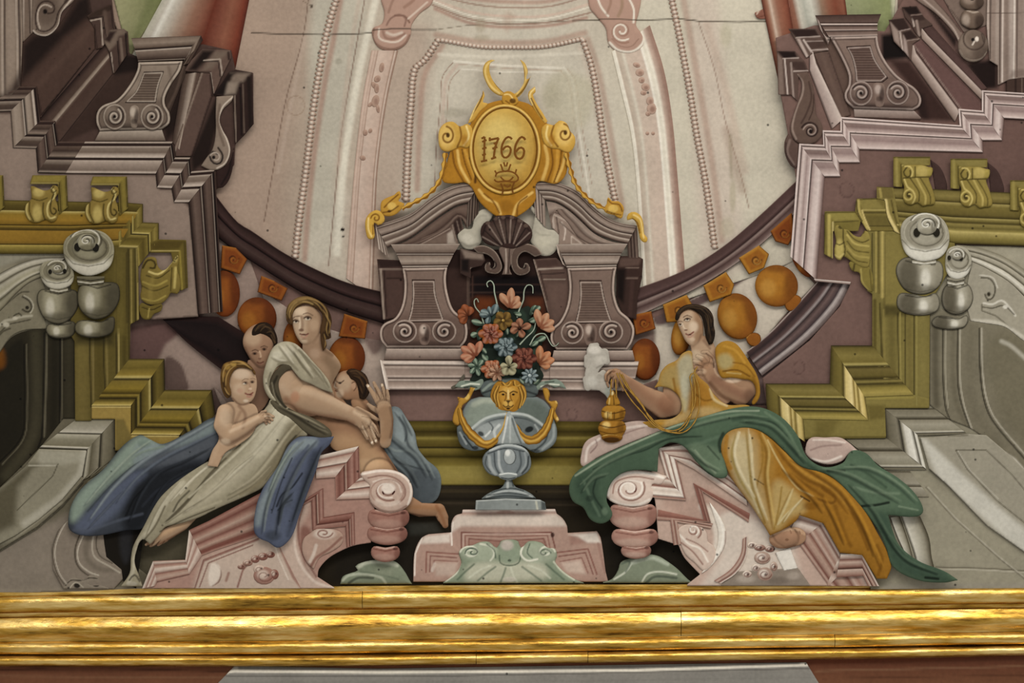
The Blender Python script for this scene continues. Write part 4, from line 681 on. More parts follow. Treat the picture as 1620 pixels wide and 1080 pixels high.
def modillion_r(x, y):
    g = lambda s: ' '.join('%g,%g' % (x+float(a), y+float(b)) for a, b in (q.split(',') for q in s.split()))
    R('modillion_block', orr, g('0,0 58,0 58,14 16,14 14,48 0,47'), '7a6d38', [F(g('2,2 56,2 54,12 16,12'), '857945', 2), L(g('1,1 57,1'), 2, '3a3113', .8), L(g('5,4 6,46'), 5, '978a50', .8), L(g('12,12 13,47'), 2, '3f3618', .8), L(g('14,14 56,13'), 1.8, 'b0a162', .8)], d=.055, th=.012, res=1.5)
    R('modillion_scroll', orr, '~'+g('14,17 22,13 34,13 44,13 56,16 62,18 60,30 56,34 62,52 66,68 64,75 54,76 46,78 38,72 28,76 18,72 15,62 17,48 14,38'), '8d7d42', [
        L('~'+g('22,16 16,24 20,32 26,30 26,22'), 2.4, '443a16', .9), L('~'+g('18,15 26,16 30,24 28,32'), 2.4, 'c2b272', .8), E(x+45, y+23, 10, 9, 'b3a262', .8, .8), L(g('34,16 34,32'), 2, '4a3f18', .8), L('~'+g('17,36 22,48 30,54 34,64 30,74'), 2.6, 'c2b272', .85), L('~'+g('26,34 34,46 40,56 40,70'), 2, '4a3f18', .85), L('~'+g('36,34 44,50 50,62 50,74'), 3, 'b5a463', .8), L('~'+g('42,34 52,50 58,64 58,74'), 2, '554a20', .8), E(x+24, y+60, 4, 5, '3a3013', .9), L(spiral(x+24, y+62, 10, 3, 1.0, 270, -1), 2.4, 'b9a967', .9), L('~'+g('16,34 30,33 56,32'), 2.2, '443a16', .8), E(x+57, y+24, 4, 6, 'a3934f', .8)], d=.06, th=.006, bulge=.03, rad=12, res=1.2)
modillion_r(1413, 249); modillion_r(1503, 252); modillion_r(1597, 286)
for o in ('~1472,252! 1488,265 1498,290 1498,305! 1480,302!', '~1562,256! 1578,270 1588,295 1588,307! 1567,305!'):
    R('modillion_shadow', pr, o, '56403f', [], d=.025, th=.003, res=2)  # cast shadows of the modillions, painted as dark shapes on the wall
B('stepped_base', orr, '1380,546 1315,546 1313,606 1212,606 1214,655', '1445,624 1368,627 1374,664 1271,662 1274,698',
  {'h': '0:2f2812 .06:6d6132 .2:857843 .33:7a6d38 .38:aa9d62 .42:443b1b .48:75683a .6:6b5f31 .66:3f3617 .72:8a7d47 .76:463d1c .84:8a7c40 .93:a39352 1:8f8248',
   'v': '0:443b1a .1:6b5f30 .28:7a6d38 .36:554a22 .42:c9b67a .58:d8c792 .66:8a7538 .7:c9b67a .78:806d30 .84:d0bd82 .93:c2ae6e 1:6b5c2c'}, d=.04, segs=['h', 'v', 'h', 'v'])
R('base_fascia', orr, '1445,624 1470,630 1470,645 1400,645 1402,692 1274,694 1271,662 1374,664 1368,627', '857944', [L('1372,630 1444,628', 3, 'a0934f', .6), F('1372,640 1400,640 1402,660 1376,664', '6b5f30', 4, .8), F('1290,664 1330,664 1310,690 1290,690', '6f6332', 6, .7), L('1275,692 1402,690', 3, '5f5429', .8)], d=.036, th=.01, res=2)

# ================================================================ grey stone portal on the lighter side
gr = thing('grey_portal', 1560, 928, 'pale grey stone doorway with curved mouldings and an inclined slab beside the green cloak', 'portal')
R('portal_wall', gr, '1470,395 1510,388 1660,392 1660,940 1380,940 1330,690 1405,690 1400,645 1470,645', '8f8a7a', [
    F('1440,740 1660,880 1660,940 1400,940 1400,760', '9a9585', 20), F('1510,392 1660,396 1660,440 1540,410', '9d9889', 6), F('1600,480 1660,480 1660,640 1600,600', '7a7564', 20, .7),
    L('1402,928 1660,926', 10, '98938a', .6, .9), L('1480,896 1560,898 1660,904', 1.8, '635c4e', .8), L('1480,899 1560,901 1660,907', 1.5, 'b8b3a6', .8), L('1465,770 1510,820 1580,882 1650,938', 1.6, '6b6455', .8), L('1468,770 1513,820 1583,882 1653,938', 1.6, 'bab5a8', .8)], d=.014, th=.008, res=1.6)
B('arch_moulding', gr, '~1512,388 1545,392 1590,408 1660,455', '~1538,415 1560,425 1600,450 1660,510', '0:7d7767 .2:a8a395 .3:5d5748 .36:aaa598 .5:9d988a .6:5f594a .66:bdb9ae .8:cac7bf .92:a8a395 1:625c4d', d=.03, n=16)
R('arch_panel', gr, '~1538,412! 1560,425 1600,450 1660,515! 1660,560! 1620,540 1590,518 1560,512 1535,508! 1528,470', '9d988b', [
    L('~1552,440 1566,442 1574,456 1570,472 1562,474 1558,466', 2.4, '4a4436', .9), L('~1550,436 1570,440 1578,456', 2, 'c6c3ba', .8), E(1564, 466, 3, 3.4, '3a3529', 1), L('~1556,480 1570,482 1584,476 1596,486 1606,500', 3, 'cbc8c0', .85), L('~1554,486 1570,488 1588,484 1604,498', 2, '4a4436', .85), L('1553,482 1553,492 1575,500 1600,520', 2, '5a5445', .8), E(1590, 486, 4, 3, 'd3d0c9', .8), L('~1540,508 1580,512 1620,535 1660,560', 6, 'c0bcb2', .8, .8)], d=.03, th=.008, res=1.5)
R('door_reveal', gr, '~1471,482! 1535,508! 1560,512 1590,518 1620,540 1660,565! 1660,800! 1620,755 1590,720 1540,680 1500,662 1478,646! 1471,640!', '7d7767', [
    L('~1480,510 1480,600 1482,640', 10, '5a5445', .8, .9), L('~1492,510 1492,600 1496,645 1503,664', 2.2, '332e23', .9), L('~1496,510 1496,600 1500,645', 1.8, 'a8a394', .7), L('~1508,515 1508,600 1514,640 1530,676', 8, '6d6757', .7, .9), L('~1515,515 1515,600 1520,635 1536,682', 2.2, '332e23', .9), L('~1519,515 1519,600 1525,640 1538,680', 2.2, 'b3aea1', .8), L('~1535,520 1534,600 1545,660 1580,705', 16, '746e5e', .6, .9), L('~1549,520 1550,580 1556,630 1570,665 1620,725', 2.4, '2f2a20', .9), L('~1553,520 1554,580 1560,628 1574,662 1622,720', 2.2, 'b5b0a4', .8), F('~1575,530 1660,580 1660,720 1610,690 1576,640', '77715f', 12, .8), L('~1590,718 1605,728 1640,770', 5, 'cbc8c0', .8, .8), L('~1584,540 1600,548 1640,585', 6, 'c3c0b6', .6, .9)], d=.024, th=.01, res=1.7)
B('stepped_base', gr, '1478,646 1398,645 1402,692 1335,692', '1530,686 1452,688 1466,742 1400,742', {'h': '0:443e31 .08:7d7767 .3:8d8778 .38:5f594b .42:4a4436 .46:8d8778 .62:a09b8d .84:8f8a7b .9:b9b5aa .95:5a5445 1:857f70', 'v': '0:3c372b .1:6f6959 .35:857f70 .45:38332a .5:9a9586 .58:c9c6bf .75:d8d6d0 .86:5a5445 .9:d3d1ca .97:c2bfb5 1:6b6556'}, d=.03, segs=['h', 'v', 'h'])
R('inclined_slab', gr, '1456,692 1530,686 1560,688 1600,722 1660,785 1660,900 1560,830 1500,768 1470,742', '9c978a', [L('1512,712 1560,712 1600,750 1650,810', 1.8, '5a5445', .8), L('1512,712 1530,742 1575,790 1650,850', 1.8, '5a5445', .8), L('1515,713 1533,742 1578,788', 1.4, 'bdb9ae', .8), F('1456,693 1466,696 1520,748 1580,802 1660,868 1660,905 1590,850 1530,796 1482,752', 'c2c0b9', 6, .95), L('1470,742 1500,770 1560,832 1660,902', 3, '443e32', .9), L('1452,690 1530,688', 3, '6b6556', .7)], d=.036, th=.016, res=1.7)
B('stepped_base', gr, '1340,693 1398,745 1440,745', '1390,740 1435,785 1470,785', '0:4a4436 .1:8d8778 .5:9c978a .6:5a5445 .65:a5a093 1:8d8778', d=.022)
for a, b in (('~1408,818 1420,850 1436,884 1440,896', '~1424,816 1436,850 1444,880 1446,896'), ('~1426,816 1438,850 1448,880 1450,896', '~1456,816 1470,850 1474,880 1478,896')):
    B('pedestal_flute', gr, a, b, '0:5a5445 .1:c9c6bd .4:b5b1a5 .7:989385 .9:6b6556 1:4a4436', d=.022, n=12)
RK = ('2c281e', '5a5446', '8d887a', 'a9a598', 'd3d1ca')
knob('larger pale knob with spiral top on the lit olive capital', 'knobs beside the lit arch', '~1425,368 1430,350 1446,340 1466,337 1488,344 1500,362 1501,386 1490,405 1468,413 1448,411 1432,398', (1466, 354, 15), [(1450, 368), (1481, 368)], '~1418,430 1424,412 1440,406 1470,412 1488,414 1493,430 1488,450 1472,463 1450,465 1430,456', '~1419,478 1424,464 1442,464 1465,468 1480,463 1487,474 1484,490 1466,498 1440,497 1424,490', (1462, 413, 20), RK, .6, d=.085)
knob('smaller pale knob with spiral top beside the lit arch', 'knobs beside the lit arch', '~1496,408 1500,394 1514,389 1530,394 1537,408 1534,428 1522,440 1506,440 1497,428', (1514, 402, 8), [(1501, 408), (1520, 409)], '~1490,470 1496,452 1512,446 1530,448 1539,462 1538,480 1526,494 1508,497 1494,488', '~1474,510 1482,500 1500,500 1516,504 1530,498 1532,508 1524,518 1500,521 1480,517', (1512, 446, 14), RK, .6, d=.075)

# ================================================================ curved balcony with amber balusters
field('~330,300! 345,400! 430,470 520,520 640,545! 640,640! 420,680 350,640 330,520', 'b3a29b', [
    F('~258,505! 300,500 400,520 430,600! 350,600 300,545', '3a2526', 6), F('~250,545! 275,538 330,565 410,610 420,660 350,650 300,590', 'ab9893', 6),
    F('~455,470 480,470 500,500 490,540 460,530', '8a7370', 8), F('~500,480 525,485 530,510 515,530 500,520', '8d7775', 3), F('~575,515 600,520 606,545 590,560', '8d7775', 4)], res=3)  # round mauve patch is a shadow painted into the field
field('~985,520! 1040,500 1100,470 1160,435 1262,370! 1262,420! 1290,450! 1240,500 1190,560 1100,640! 985,650!', 'c0b7ac', [
    F('~1035,495 1100,470 1150,440 1200,405 1250,355 1256,385 1215,415 1160,455 1090,492 1040,515', '7a6466', 3), F('~1000,520 1030,510 1030,560 1000,560', '8a7572', 4)], res=3)  # mauve band is the shadow under the rail, painted in
field('1190,560 1290,448 1345,447 1300,520 1215,600 1215,640 1180,640', '8a7376', [], res=3)
bal = thing('balcony_balustrade', 700, 560, 'curved dark mauve balcony railing with rounded amber balusters beneath the dome', 'balustrade')
B('top_rail', bal, '~335,300 375,350 400,366 450,400 520,435 560,450 608,462', '~335,368 370,395 402,416 440,440 480,464 540,490 608,512', '0:6b5250@.01 .03:2a1716@.02 .2:45302f@.03 .34:50393a@.034 .42:3a2626@.028 .47:1f1112@.02 .52:4a3434@.03 .7:54403f@.036 .85:432e2e@.03 .96:2a1818@.02 1:1f1112@.01', d=.012, n=30)
B('top_rail', bal, '~1005,457 1060,437 1100,418 1150,385 1200,342 1270,276', '~1005,502 1040,486 1100,457 1150,427 1200,390 1268,328', '0:85706f@.01 .04:5a4142@.02 .2:5f4748@.03 .36:6b5254@.034 .48:432d2e@.024 .55:93807f@.034 .6:8a7475@.034 .7:5d4546@.03 .85:7d6667@.03 .97:a08e8c@.024 1:5a4344@.01', d=.012, n=30)
B('lower_rail', bal, '258,505 330,500 345,500 440,560', '262,508 300,545 345,580 430,640', '0:3a2424@.01 .2:2c191b@.02 .6:351f21@.022 .8:2a171a@.02 1:3a2626@.01', d=.012, n=10)
B('lower_rail', bal, '~1292,446 1250,492 1215,528 1180,556', '~1346,447 1328,482 1280,535 1205,594', '0:b5a7a5@.01 .05:5a4446@.02 .2:49333a@.028 .34:6d5659@.03 .42:a5949a@.034 .48:4d373b@.026 .6:7d676a@.032 .75:55404a@.026 .82:b3a4a6@.03 .9:9c8a8d@.03 1:8a7476@.01', d=.012, n=16)
def baluster(cx, cy, rx, ry, rot, cap, c, cap_rot=0, foot=None, dark=0):
    t = R('baluster', bal, '~'+' '.join('%g,%g' % p for p in ell(cx, cy, rx, ry, rot, 14)), c[2], [E(cx-rx*.25, cy-ry*.1, rx*.75, ry*.8, c[3], .8, .9), E(cx-rx*.4, cy+ry*.1, rx*.35, ry*.4, c[4], .55, .9), E(cx+rx*.75, cy-ry*.2, rx*.4, ry*.9, c[1], .6, .9, rot), E(cx+rx*.1, cy-ry*.95, rx*.8, ry*.3, c[1], .6, .9)], d=.012, th=.004, bulge=.05, res=1.7)
    if foot: R('baluster_foot', bal, foot, c[2], [L(pts(foot, True)[:3], 3, c[4], .7), L(pts(foot, True)[2:], 2, c[0], .7)], d=.014, th=.01, bulge=.01, res=1.5)
    if cap:
        P = pts(cap); mx, my = np.mean(P, 0)
        R('baluster_cap', bal, cap, c[3], [F([((p[0]-mx)*.72+mx, (p[1]-my)*.72+my) for p in P], c[2], 2, .8), L(P+P[:1], 2.2, c[0], .7), L([P[0], P[1]], 3, c[4], .6), L(spiral(mx, my, 9, 2, 1.2, 0, 1), 2, c[0], .75), L(spiral(mx+1, my+1.5, 7, 2, 1, 0, 1), 1.6, c[4], .6)], d=.03, th=.012, bulge=.008, rad=5, res=1.4)
AL = ('2e120a', '54260f', '7d3d17', '8f5220', 'a56c2a'); AR = ('3a1c0a', '6b3a12', '945a20', 'a87329', 'bd8f45')
baluster(356, 464, 24, 37, 0, '352,388 374,392 392,410 380,434 350,424', AL)
baluster(407, 503, 31, 33, 0, '414,436 434,444 456,456 446,476 408,462', AL)
baluster(468, 538, 20, 33, 0, None, AL)
baluster(549, 565, 29, 33, 0, '545,496 582,508 578,536 536,532', AL)
baluster(1020, 568, 24, 33, 0, '1000,498 1030,492 1037,520 1005,530', AL)
baluster(1078, 530, 16, 32, 10, '1048,482 1086,466 1096,484 1082,508 1054,510', AR)
baluster(1166, 500, 31, 37, -18, '1112,452 1148,430 1161,450 1156,466 1122,478', AR, foot='~1180,534 1190,526 1202,530 1200,546 1186,546')
baluster(1228, 452, 34, 33, 12, '1168,408 1200,388 1216,402 1208,424 1184,434', AR, foot='~1240,476 1250,466 1266,470 1264,482 1248,492')
baluster(1268, 418, 10, 24, -35, '1218,366 1252,336 1256,372 1246,388 1226,382', AL)

# ================================================================ olive steps behind the vase
st = thing('olive_steps', 810, 768, 'wide olive stone steps in shadow behind the flower vase', 'steps')
R('mauve_dado', st, '612,612 1000,614 1040,600 1040,672 600,670', '8d706e', [L('612,617 1000,619', 4, '6a5152', .7), L(ell(905, 655, 8, 9), 2, '6d5455', .6), L('600,666 1040,668', 3, '4a3738', .8)], d=.012, th=.006, res=3)
B('stair_mouldings', st, '610,664 1000,664', '610,768 1000,768', '0:2a220c .03:544818 .1:6d5f2a .18:453a14 .24:5c4f22 .28:8d7f42 .32:6d5f2a .4:5c4e20 .42:2f270d .45:7d6e34 .5:6d5f2b .56:44390f .6:6b5d28 .68:7a6c32 .72:8f8246 .85:94864a .97:8a7c40 1:2a220c', d=.012, n=8)
R('painted_shadow_recess', st, '500,768.5 1010,768.5 1130,860 1130,930 480,930 520,860', '332b1f', [L('600,776 1000,778', 5, '4a3f2c', .7), L('600,788 1000,790', 4, '231c12', .9), L('610,796 1000,798', 3, '54483a', .6), F('540,850 640,820 700,850 650,920 520,925', '2a241c', 14), F('950,840 1100,850 1090,920 960,915', '2b251d', 14), F('640,828 690,826 700,842 650,846', '44443f', 5, .7)], d=.004, th=.008, res=3)  # shadow behind the lower stonework, put in as dark colour

# ================================================================ aedicule: consoles, broken pediment, shell
ae = thing('painted_aedicule', 806, 616, 'mauve stone aedicule with twin scroll consoles and a broken curved pediment', 'aedicule')
R('niche', ae, '700,395 905,395 905,560 700,560', '382522', [
    F('742,436 860,436 860,470 742,470', '1c1010', 4), L('745,450 860,450', 3, '4a3431', .7), L('742,462 860,464', 2, '55403c', .6), F('744,472 862,472 862,560 744,560', '4a2a1c', 6), F('755,470 785,472 780,500 752,498', '7a3d1c', 8, .7), F('835,472 858,472 858,500 838,492', '6d3820', 8, .7), F('708,425 742,425 742,555 708,555', '4a3532', 4), L('741,430 741,520', 3, '7a655f', .6), L('748,438 748,470', 3, '593f39', .7)], d=.006, th=.008, res=2.5)
R('back_pilaster', ae, '597,410 640,412 644,500 606,506 600,440', '5c4542', [F('597,410 636,412 634,422 602,424', '3d2b29', 2), L('603,426 608,505', 3, 'a8988f', .8), L('608,426 612,500', 2, '3a2826', .9), L('600,426 638,426', 2, '9a8880', .7), L('612,440 636,440', 2, '34231f', .8), F('614,444 640,444 642,498 616,500', '5f4845', 3)], d=.012, th=.016, res=1.7)
R('back_pilaster', ae, '976,405 1008,405 1017,410 1015,440 1008,470 1006,505 985,500 974,470', '4a3532', [F('978,408 1014,408 1010,420 980,422', '6d5652', 3), L('990,424 1010,424', 2, '8d7872', .8), L('990,440 1008,440', 2, '8d7872', .7), F('975,425 990,425 986,480 975,470', '251816', 4), L('1000,445 996,500', 6, '573f3d', .8)], d=.012, th=.016, res=1.7)
R('inner_pilaster', ae, '843,410 880,408 900,426 902,480 888,505 872,520 868,500 860,470', '6d5652', [L('844,412 862,480 868,515', 4, 'a8988f', .9), L('850,414 866,475', 2, '453230', .9), F('846,412 880,410 884,420 850,424', '5a4441', 2), L('852,426 890,424', 2.4, 'b3a39b', .8), L('856,434 892,432', 2, '3d2b29', .8), L('860,442 894,442', 2, 'a5958c', .7), F('866,450 896,448 896,490 876,510', '755d59', 3)], d=.012, th=.018, res=1.7)
PED = '0:a5968f@.016 .05:6b5854@.022 .1:a89991@.026 .14:5a4642@.022 .2:8f7e77@.03 .34:9d8d86@.034 .44:6f5d58@.03 .48:3d2c2a@.024 .52:b0a29a@.034 .6:83726b@.032 .72:6d5a55@.028 .8:b3a59d@.034 .86:94847c@.03 .94:6b5753@.026 1:3d2c2a@.02'
B('pediment_cornice', ae, '~595,357 625,348 652,337 680,315 704,300 726,292 760,288', '~614,392 650,376 680,354 702,338 722,326 741,321', PED, d=.02, n=30)
B('pediment_cornice', ae, '~1007,357 985,354 963,346 940,329 914,304 890,292 870,288 843,289', '~992,386 968,380 940,368 916,346 900,332 880,320 862,317', PED, d=.02, n=30)
B('pediment_return', ae, '741,321 739,362', '760,288 757,338', '0:8d7c75 .12:3a2927 .25:7d6b65 .4:2c1d1c .55:8a7871 .62:35241f .75:75635d .85:2c1d1c .93:6b5954 1:4a3835', d=.024)
B('pediment_return', ae, '595,357 600,394', '606,370 616,408', '0:c3b6ae .2:7d6b65 .35:b5a79f .5:6b5853 .65:b5a79f .8:75635d 1:a5968e', d=.024)
B('pediment_return', ae, '843,289 847,342', '862,317 863,360', '0:bfb0ab .12:5a4643 .2:a8978f .34:b3a39c .46:5a4643 .55:b5a59e .7:6b5753 .8:a5958d 1:8a7973', d=.024)
B('pediment_return', ae, '992,386 993,408', '1007,357 1010,408', '0:4a3735 .2:75625d .35:3d2b29 .5:7d6a65 .65:3d2b29 .8:85726c 1:5d4a46', d=.024)
B('pediment_fascia', ae, '~616,393 650,378 680,356 702,340 722,328 740,323', '~624,388 660,388 700,372 716,358 728,345 738,362', '0:6b5652 .2:7d6862 .45:6f5a55 .6:54403c .75:836f69 .9:5a4541 1:45322f', d=.02, n=20)
B('pediment_fascia', ae, '~990,386 966,382 940,370 916,348 900,334 880,322 864,319', '~950,388 930,386 910,372 896,352 884,340 876,330 873,362', '0:94827c .3:a08f88 .55:705d58 .7:8d7a74 .85:8a7771 1:57433f', d=.02, n=20)
R('tympanum', ae, '640,388 690,368 716,350 728,340 734,362 722,372 726,388', '806c66', [F('642,388 694,368 716,352 712,366 660,388', '644e4a', 4), L('664,388 712,362', 2, 'a39089', .8), F('708,370 716,364 722,386 708,386', 'b0a49c', 2, .8), F('716,352 728,340 732,362 720,382', '412e2c', 3), L('716,356 722,380', 2, '94827b', .8), L('723,350 728,370', 2, '8d7a74', .7)], d=.016, th=.012, res=1.5)
R('tympanum', ae, '873,360 872,332 884,336 905,358 930,378 950,388 884,388 884,372', '9a8780', [L('872,334 900,344 925,368 945,386', 2.4, '5a4642', .9), L('876,340 896,350 922,376', 2, 'b9aaa3', .8), L('872,336 876,360', 4, 'b9aaa3', .8), L('880,344 884,370', 2, '57433f', .9), L('~888,352 894,362 892,380', 2, 'cdbfb8', .8), L('886,352 925,386', 1.8, '57433f', .8), L('904,374 920,386 904,386 904,374', 1.6, 'c0b2aa', .8)], d=.016, th=.012, res=1.5)
CC = ('1d1110', '38231f', '735c57', '8d7772', 'c3b2ab')
console(ae, [('619,387 728,386', '628,402 718,402', '0:b0a29a .15:97867f .5:8d7c75 .85:75635d .95:4a3835 1:b5a7a0'), ('628,402 718,402', '638,424 708,423', '0:bfb1aa .1:5a4743 .18:8d7c75 .55:a5968e .75:85736d .84:3d2c2a .92:c0b2ab 1:5a4743')],
    '~637,424! 708,423! 706,442 709,465 718,490 735,504 740,520 738,538 729,550! 612,550! 603,538 602,521 609,511 626,502 637,480 640,450', '~652,442! 688,442! 690,465 698,492 704,509! 645,510! 650,492 653,465', '7a6560',
    [(641, 524, 18, 17, 230, 1), (703, 524, 18, 17, 310, -1)], '~663,516 672,511 681,516 682,532 677,545 667,545 662,532', '612,551 736,551 736,569 608,569', .034, CC, 0)
console(ae, [('880,387 992,386', '888,402 982,402', '0:b5a7a0 .15:9d8d86 .5:94837c .85:7a6862 .95:4a3835 1:c0b2ab'), ('888,402 982,402', '897,424 974,422', '0:c3b6ae .1:5a4743 .18:94837c .55:ac9d96 .75:8a7972 .84:3d2c2a .92:c3b6ae 1:5a4743'), ('880,387 882,400 890,418', '888,402 890,412 897,424', '0:c0b2ab .4:a5968e .7:5a4743 1:b5a7a0')],
    '~897,424! 975,422! 972,442 972,465 980,490 995,504 1003,520 1000,540 992,553! 880,553! 871,540 873,520 885,508 896,485 900,455', '~916,443! 951,443! 956,470 964,498 969,511! 909,512! 914,490 917,465', '7a6560',
    [(905, 526, 17, 17, 230, 1), (966, 525, 18, 17, 310, -1)], '~923,516 933,510 943,516 944,532 939,546 928,546 922,532', '876,554 1000,554 1004,571 872,571', .034, CC, 0)
BASE = '0:8d7a74 .05:c9bbb4 .12:d0c3bc .18:6b5652 .24:b5a59e .32:9d8a84 .5:a8958f .56:c0b0aa .62:5f4b48 .68:c3b4ae .72:94817b .85:b09d97 .95:c9bab4 1:85706c'
B('base_cornice', ae, '602,569 735,570', '616,616 735,616', BASE, d=.02); B('base_cornice', ae, '735,570 870,571', '735,616 870,617', BASE, d=.006)
B('base_cornice', ae, '870,571 1010,571', '870,617 1000,618', BASE, d=.02)
B('base_return', ae, '602,569 606,590 612,616', '606,570 613,590 618,616', '0:e0d5cf .5:c9bcb5 1:8d7a74', d=.022)
for o, ops in (('~728,384 724,372 732,362 746,362 750,346 762,332 780,334 776,348 764,360 762,382 750,394 736,394', [E(740, 378, 10, 9, 'c0bbb0', .8, .9), L('~730,384 742,390 756,386', 4, '8a857c', .7), L('~752,350 760,342 770,342', 3, '9a958b', .6)]),
               ('~846,342 846,330 836,324 850,345 864,362 882,366 886,380 874,402 856,404 846,392 838,380 842,362', [E(860, 380, 14, 12, 'b9b4a6', .8, .9), L('~846,366 856,372 870,372', 3, '9d988c', .6), L('~850,398 866,404 878,396', 2, '8a857c', .6)])):
    R('dome_glimpse', ae, o, 'aca79b', ops, d=.012, th=.008, bulge=.012, rad=10, res=1.7)  # pale dome showing through the gaps, given a cloud-like outline
shl = thing('carved_shell', 802, 434, 'dark carved scallop shell with two scrolls between the pediment halves', 'ornament')
R('shell', shl, '~761,374 762,358 770,350 778,350 784,342 796,341 806,340 818,344 828,350 838,358 842,372 836,384 822,392 806,394 790,390 770,386', '4a3533', [E(798, 366, 26, 15, '63504c', .8, .9)]+[L([(804+14*math.cos(a), 392+8*math.sin(a)), (802+40*math.cos(a), 386+44*math.sin(a))], 1.8, c, .85) for a, c in zip([math.radians(q) for q in range(195, 350, 14)], ['9a8882', '241817']*6)]+[L('~764,370 770,355 785,347 806,345 826,352 838,366', 3, '2a1b1a', .7)]+[E(x, y, 3.5, 3, '6f5b56', .8) for x, y in ((772, 353), (784, 346), (796, 344), (810, 344), (822, 349), (832, 357))], d=.05, th=.006, bulge=.035, rad=22, res=1.3)
for pp, sx, sy, sg, stt in (('~748,392! 760,388 772,390 784,398 792,412 794,424 788,432 776,432 768,428 768,418 775,414 777,424 782,420 780,410 770,402 756,400!', 779, 420, 1, 200), ('~858,402! 850,392 838,386 824,386 812,394 808,408 810,424 818,434 830,434 838,428 836,418 830,416 827,424 820,420 820,406 830,398 846,406!', 829, 420, -1, 0)):
    R('scroll', shl, pp, '6b5853', [L(pts(pp, True)+pts(pp, True)[:1], 2.4, 'a8988f', .8), L(spiral(sx, sy, 9, 2, 1.1, stt, sg), 2.5, '241716', .9)], d=.045, th=.01, bulge=.014, rad=5, res=1.2)
R('shell_stem', shl, '~790,392 806,388 816,394 812,410 806,424 810,434! 794,434! 798,420 794,408', '7d6a65', [L('~800,394 801,415 800,432', 2, 'b5a69e', .8), L('~806,394 805,415 804,432', 2, '3a2927', .8)], d=.045, th=.01, bulge=.012, res=1.2)
R('scroll_block', shl, '728,392 750,398 764,400 768,412 762,420 745,424 745,440 728,432', '4d3a37', [F('730,394 750,400 764,402 764,410 736,408', '8d7c75', 3), F('730,410 742,410 742,430 730,428', '241817', 3), L('745,424 760,428', 2, 'a5958d', .8)], d=.036, th=.012, res=1.4)

# ================================================================ cartouche with the date
ct = thing('gold_cartouche', 802, 340, 'gold oval cartouche dated 1766 under a crescent, framed by scrolls', 'cartouche')
R('back_frame', ct, '~748,188 742,200 728,205 716,230 706,262 700,285 715,290 740,290 760,320 786,342 800,344 818,342 846,318 850,288 880,290 895,275 900,240 905,225 880,200 866,196 858,182 845,170 830,162 800,158 772,164 758,174', 'a97726', [
    L('~724,238 728,262 742,288', 4, 'd6b266', .9), L('~716,240 720,262 734,288', 3, '7c4f14', .9), L('~736,238 742,255 752,280', 5, 'c4943f', .9), L('~744,250 752,270 752,288', 4, '54300c', .9), L('~731,236 736,258 746,284', 2, '6b430f', .9),
    L('~862,230 866,255 858,285', 5, 'd6b266', .8), L('~872,236 874,260 866,286', 3, '7c4f14', .9), L('~882,238 880,265 874,288', 5, 'c4943f', .8), L('~894,240 890,262 880,286', 4, 'd6b266', .8), L('~888,238 885,262 876,288', 2, '6b430f', .9),
    L('~758,300 770,314 786,322 792,338', 4, 'd6b266', .9), L('~766,306 780,318 790,336', 2.5, '7c4f14', .9), L('~842,304 826,316 816,326 812,340', 4, 'd6b266', .9), L('~834,310 820,322 818,340', 2.5, '7c4f14', .9), E(802, 326, 12, 10, '8f611c', .7, .9)], d=.034, th=.01, bulge=.012, rad=10, res=1.4)
B('oval_rim', ct, ell(799, 236, 57, 72, 0, 49)+[(856, 236)], ell(799, 236, 49, 64, 0, 49)+[(848, 236)], '0:6b430f@.02 .2:c9a04a@.03 .45:d9ba72@.034 .7:8a5c1a@.026 1:70470f@.016', d=.05, n=60)
Df = R('oval_field', ct, ell(799, 236, 51, 66, 0, 44), 'c4a04e', [E(799, 238, 50, 64, 'a87a2a', .8, .5), E(795, 230, 42, 54, 'c8ab60', .95, .9), E(790, 222, 28, 34, 'cdb56f', .8, .9), E(806, 294, 36, 10, '9c6a20', .6, .9), L('~846,210 848,240 842,270', 6, '8f601c', .6, .9)], d=.05, th=.008, bulge=.03, rad=50, res=1.2)
inkc = '7d4f1c'
def ink(name, strokes, wdt):
    V = []; Fc = []; C = []
    for s in strokes:
        P = resample(pts(s), max(4, len(pts(s)))); T = np.gradient(P, axis=0); T /= np.linalg.norm(T, axis=1)[:, None]+1e-9; Nn = np.c_[-T[:, 1], T[:, 0]]; b = len(V)
        for (x, y), (a, c) in zip(P, Nn*wdt/2):
            r = math.hypot((x-799)/51, (y-236)/66); h = .05+.008+.03*math.sqrt(max(0, 1-min(1, r)**4))+.003
            for sgn in (-1, 1): V.append(((x+sgn*a-810)/S, -h, (540-y-sgn*c)/S)); C.append(lin(inkc))
        for i in range(len(P)-1): Fc.append((b+2*i, b+2*i+1, b+2*i+3, b+2*i+2))
    return link(name, V, Fc, np.array(C), Df, 'smooth', False)
ink('date_digit', ['762,220 767,217', '767,217 766,255', '761,256 771,254', '763,236 770,234', '~763,225 770,222', '~763,246 769,244'], 3.2)
ink('date_digit', ['775,222 789,219', '775,218 775,224', '~789,219 784,232 781,251', '777,252 785,249', '779,236 787,233', '~781,228 787,226'], 3.4)
ink('date_digit', ['~810,221 805,217 799,221 794,232 794,244 798,250 804,248 808,240 807,234 801,232 795,238'], 3.4)
ink('date_digit', ['~831,222 826,217 820,222 815,233 815,246 820,252 826,250 829,242 828,236 822,234 816,241'], 3.6)
ink('crown_ornament', ['~784,280 786,274 794,272 802,271 812,273 818,278 820,284 814,288 804,287 794,287 786,288 782,284', '~792,280 798,286 806,286 812,280', '792,260 795,268', '797,257 799,264', '803,257 801,264', '808,260 805,268', '~794,268 799,272 806,268', '~783,270 786,276', '~817,268 815,275', '~792,290 796,300 794,308', '~814,288 810,298 812,306', '~797,292 803,296 808,292'], 2.6)
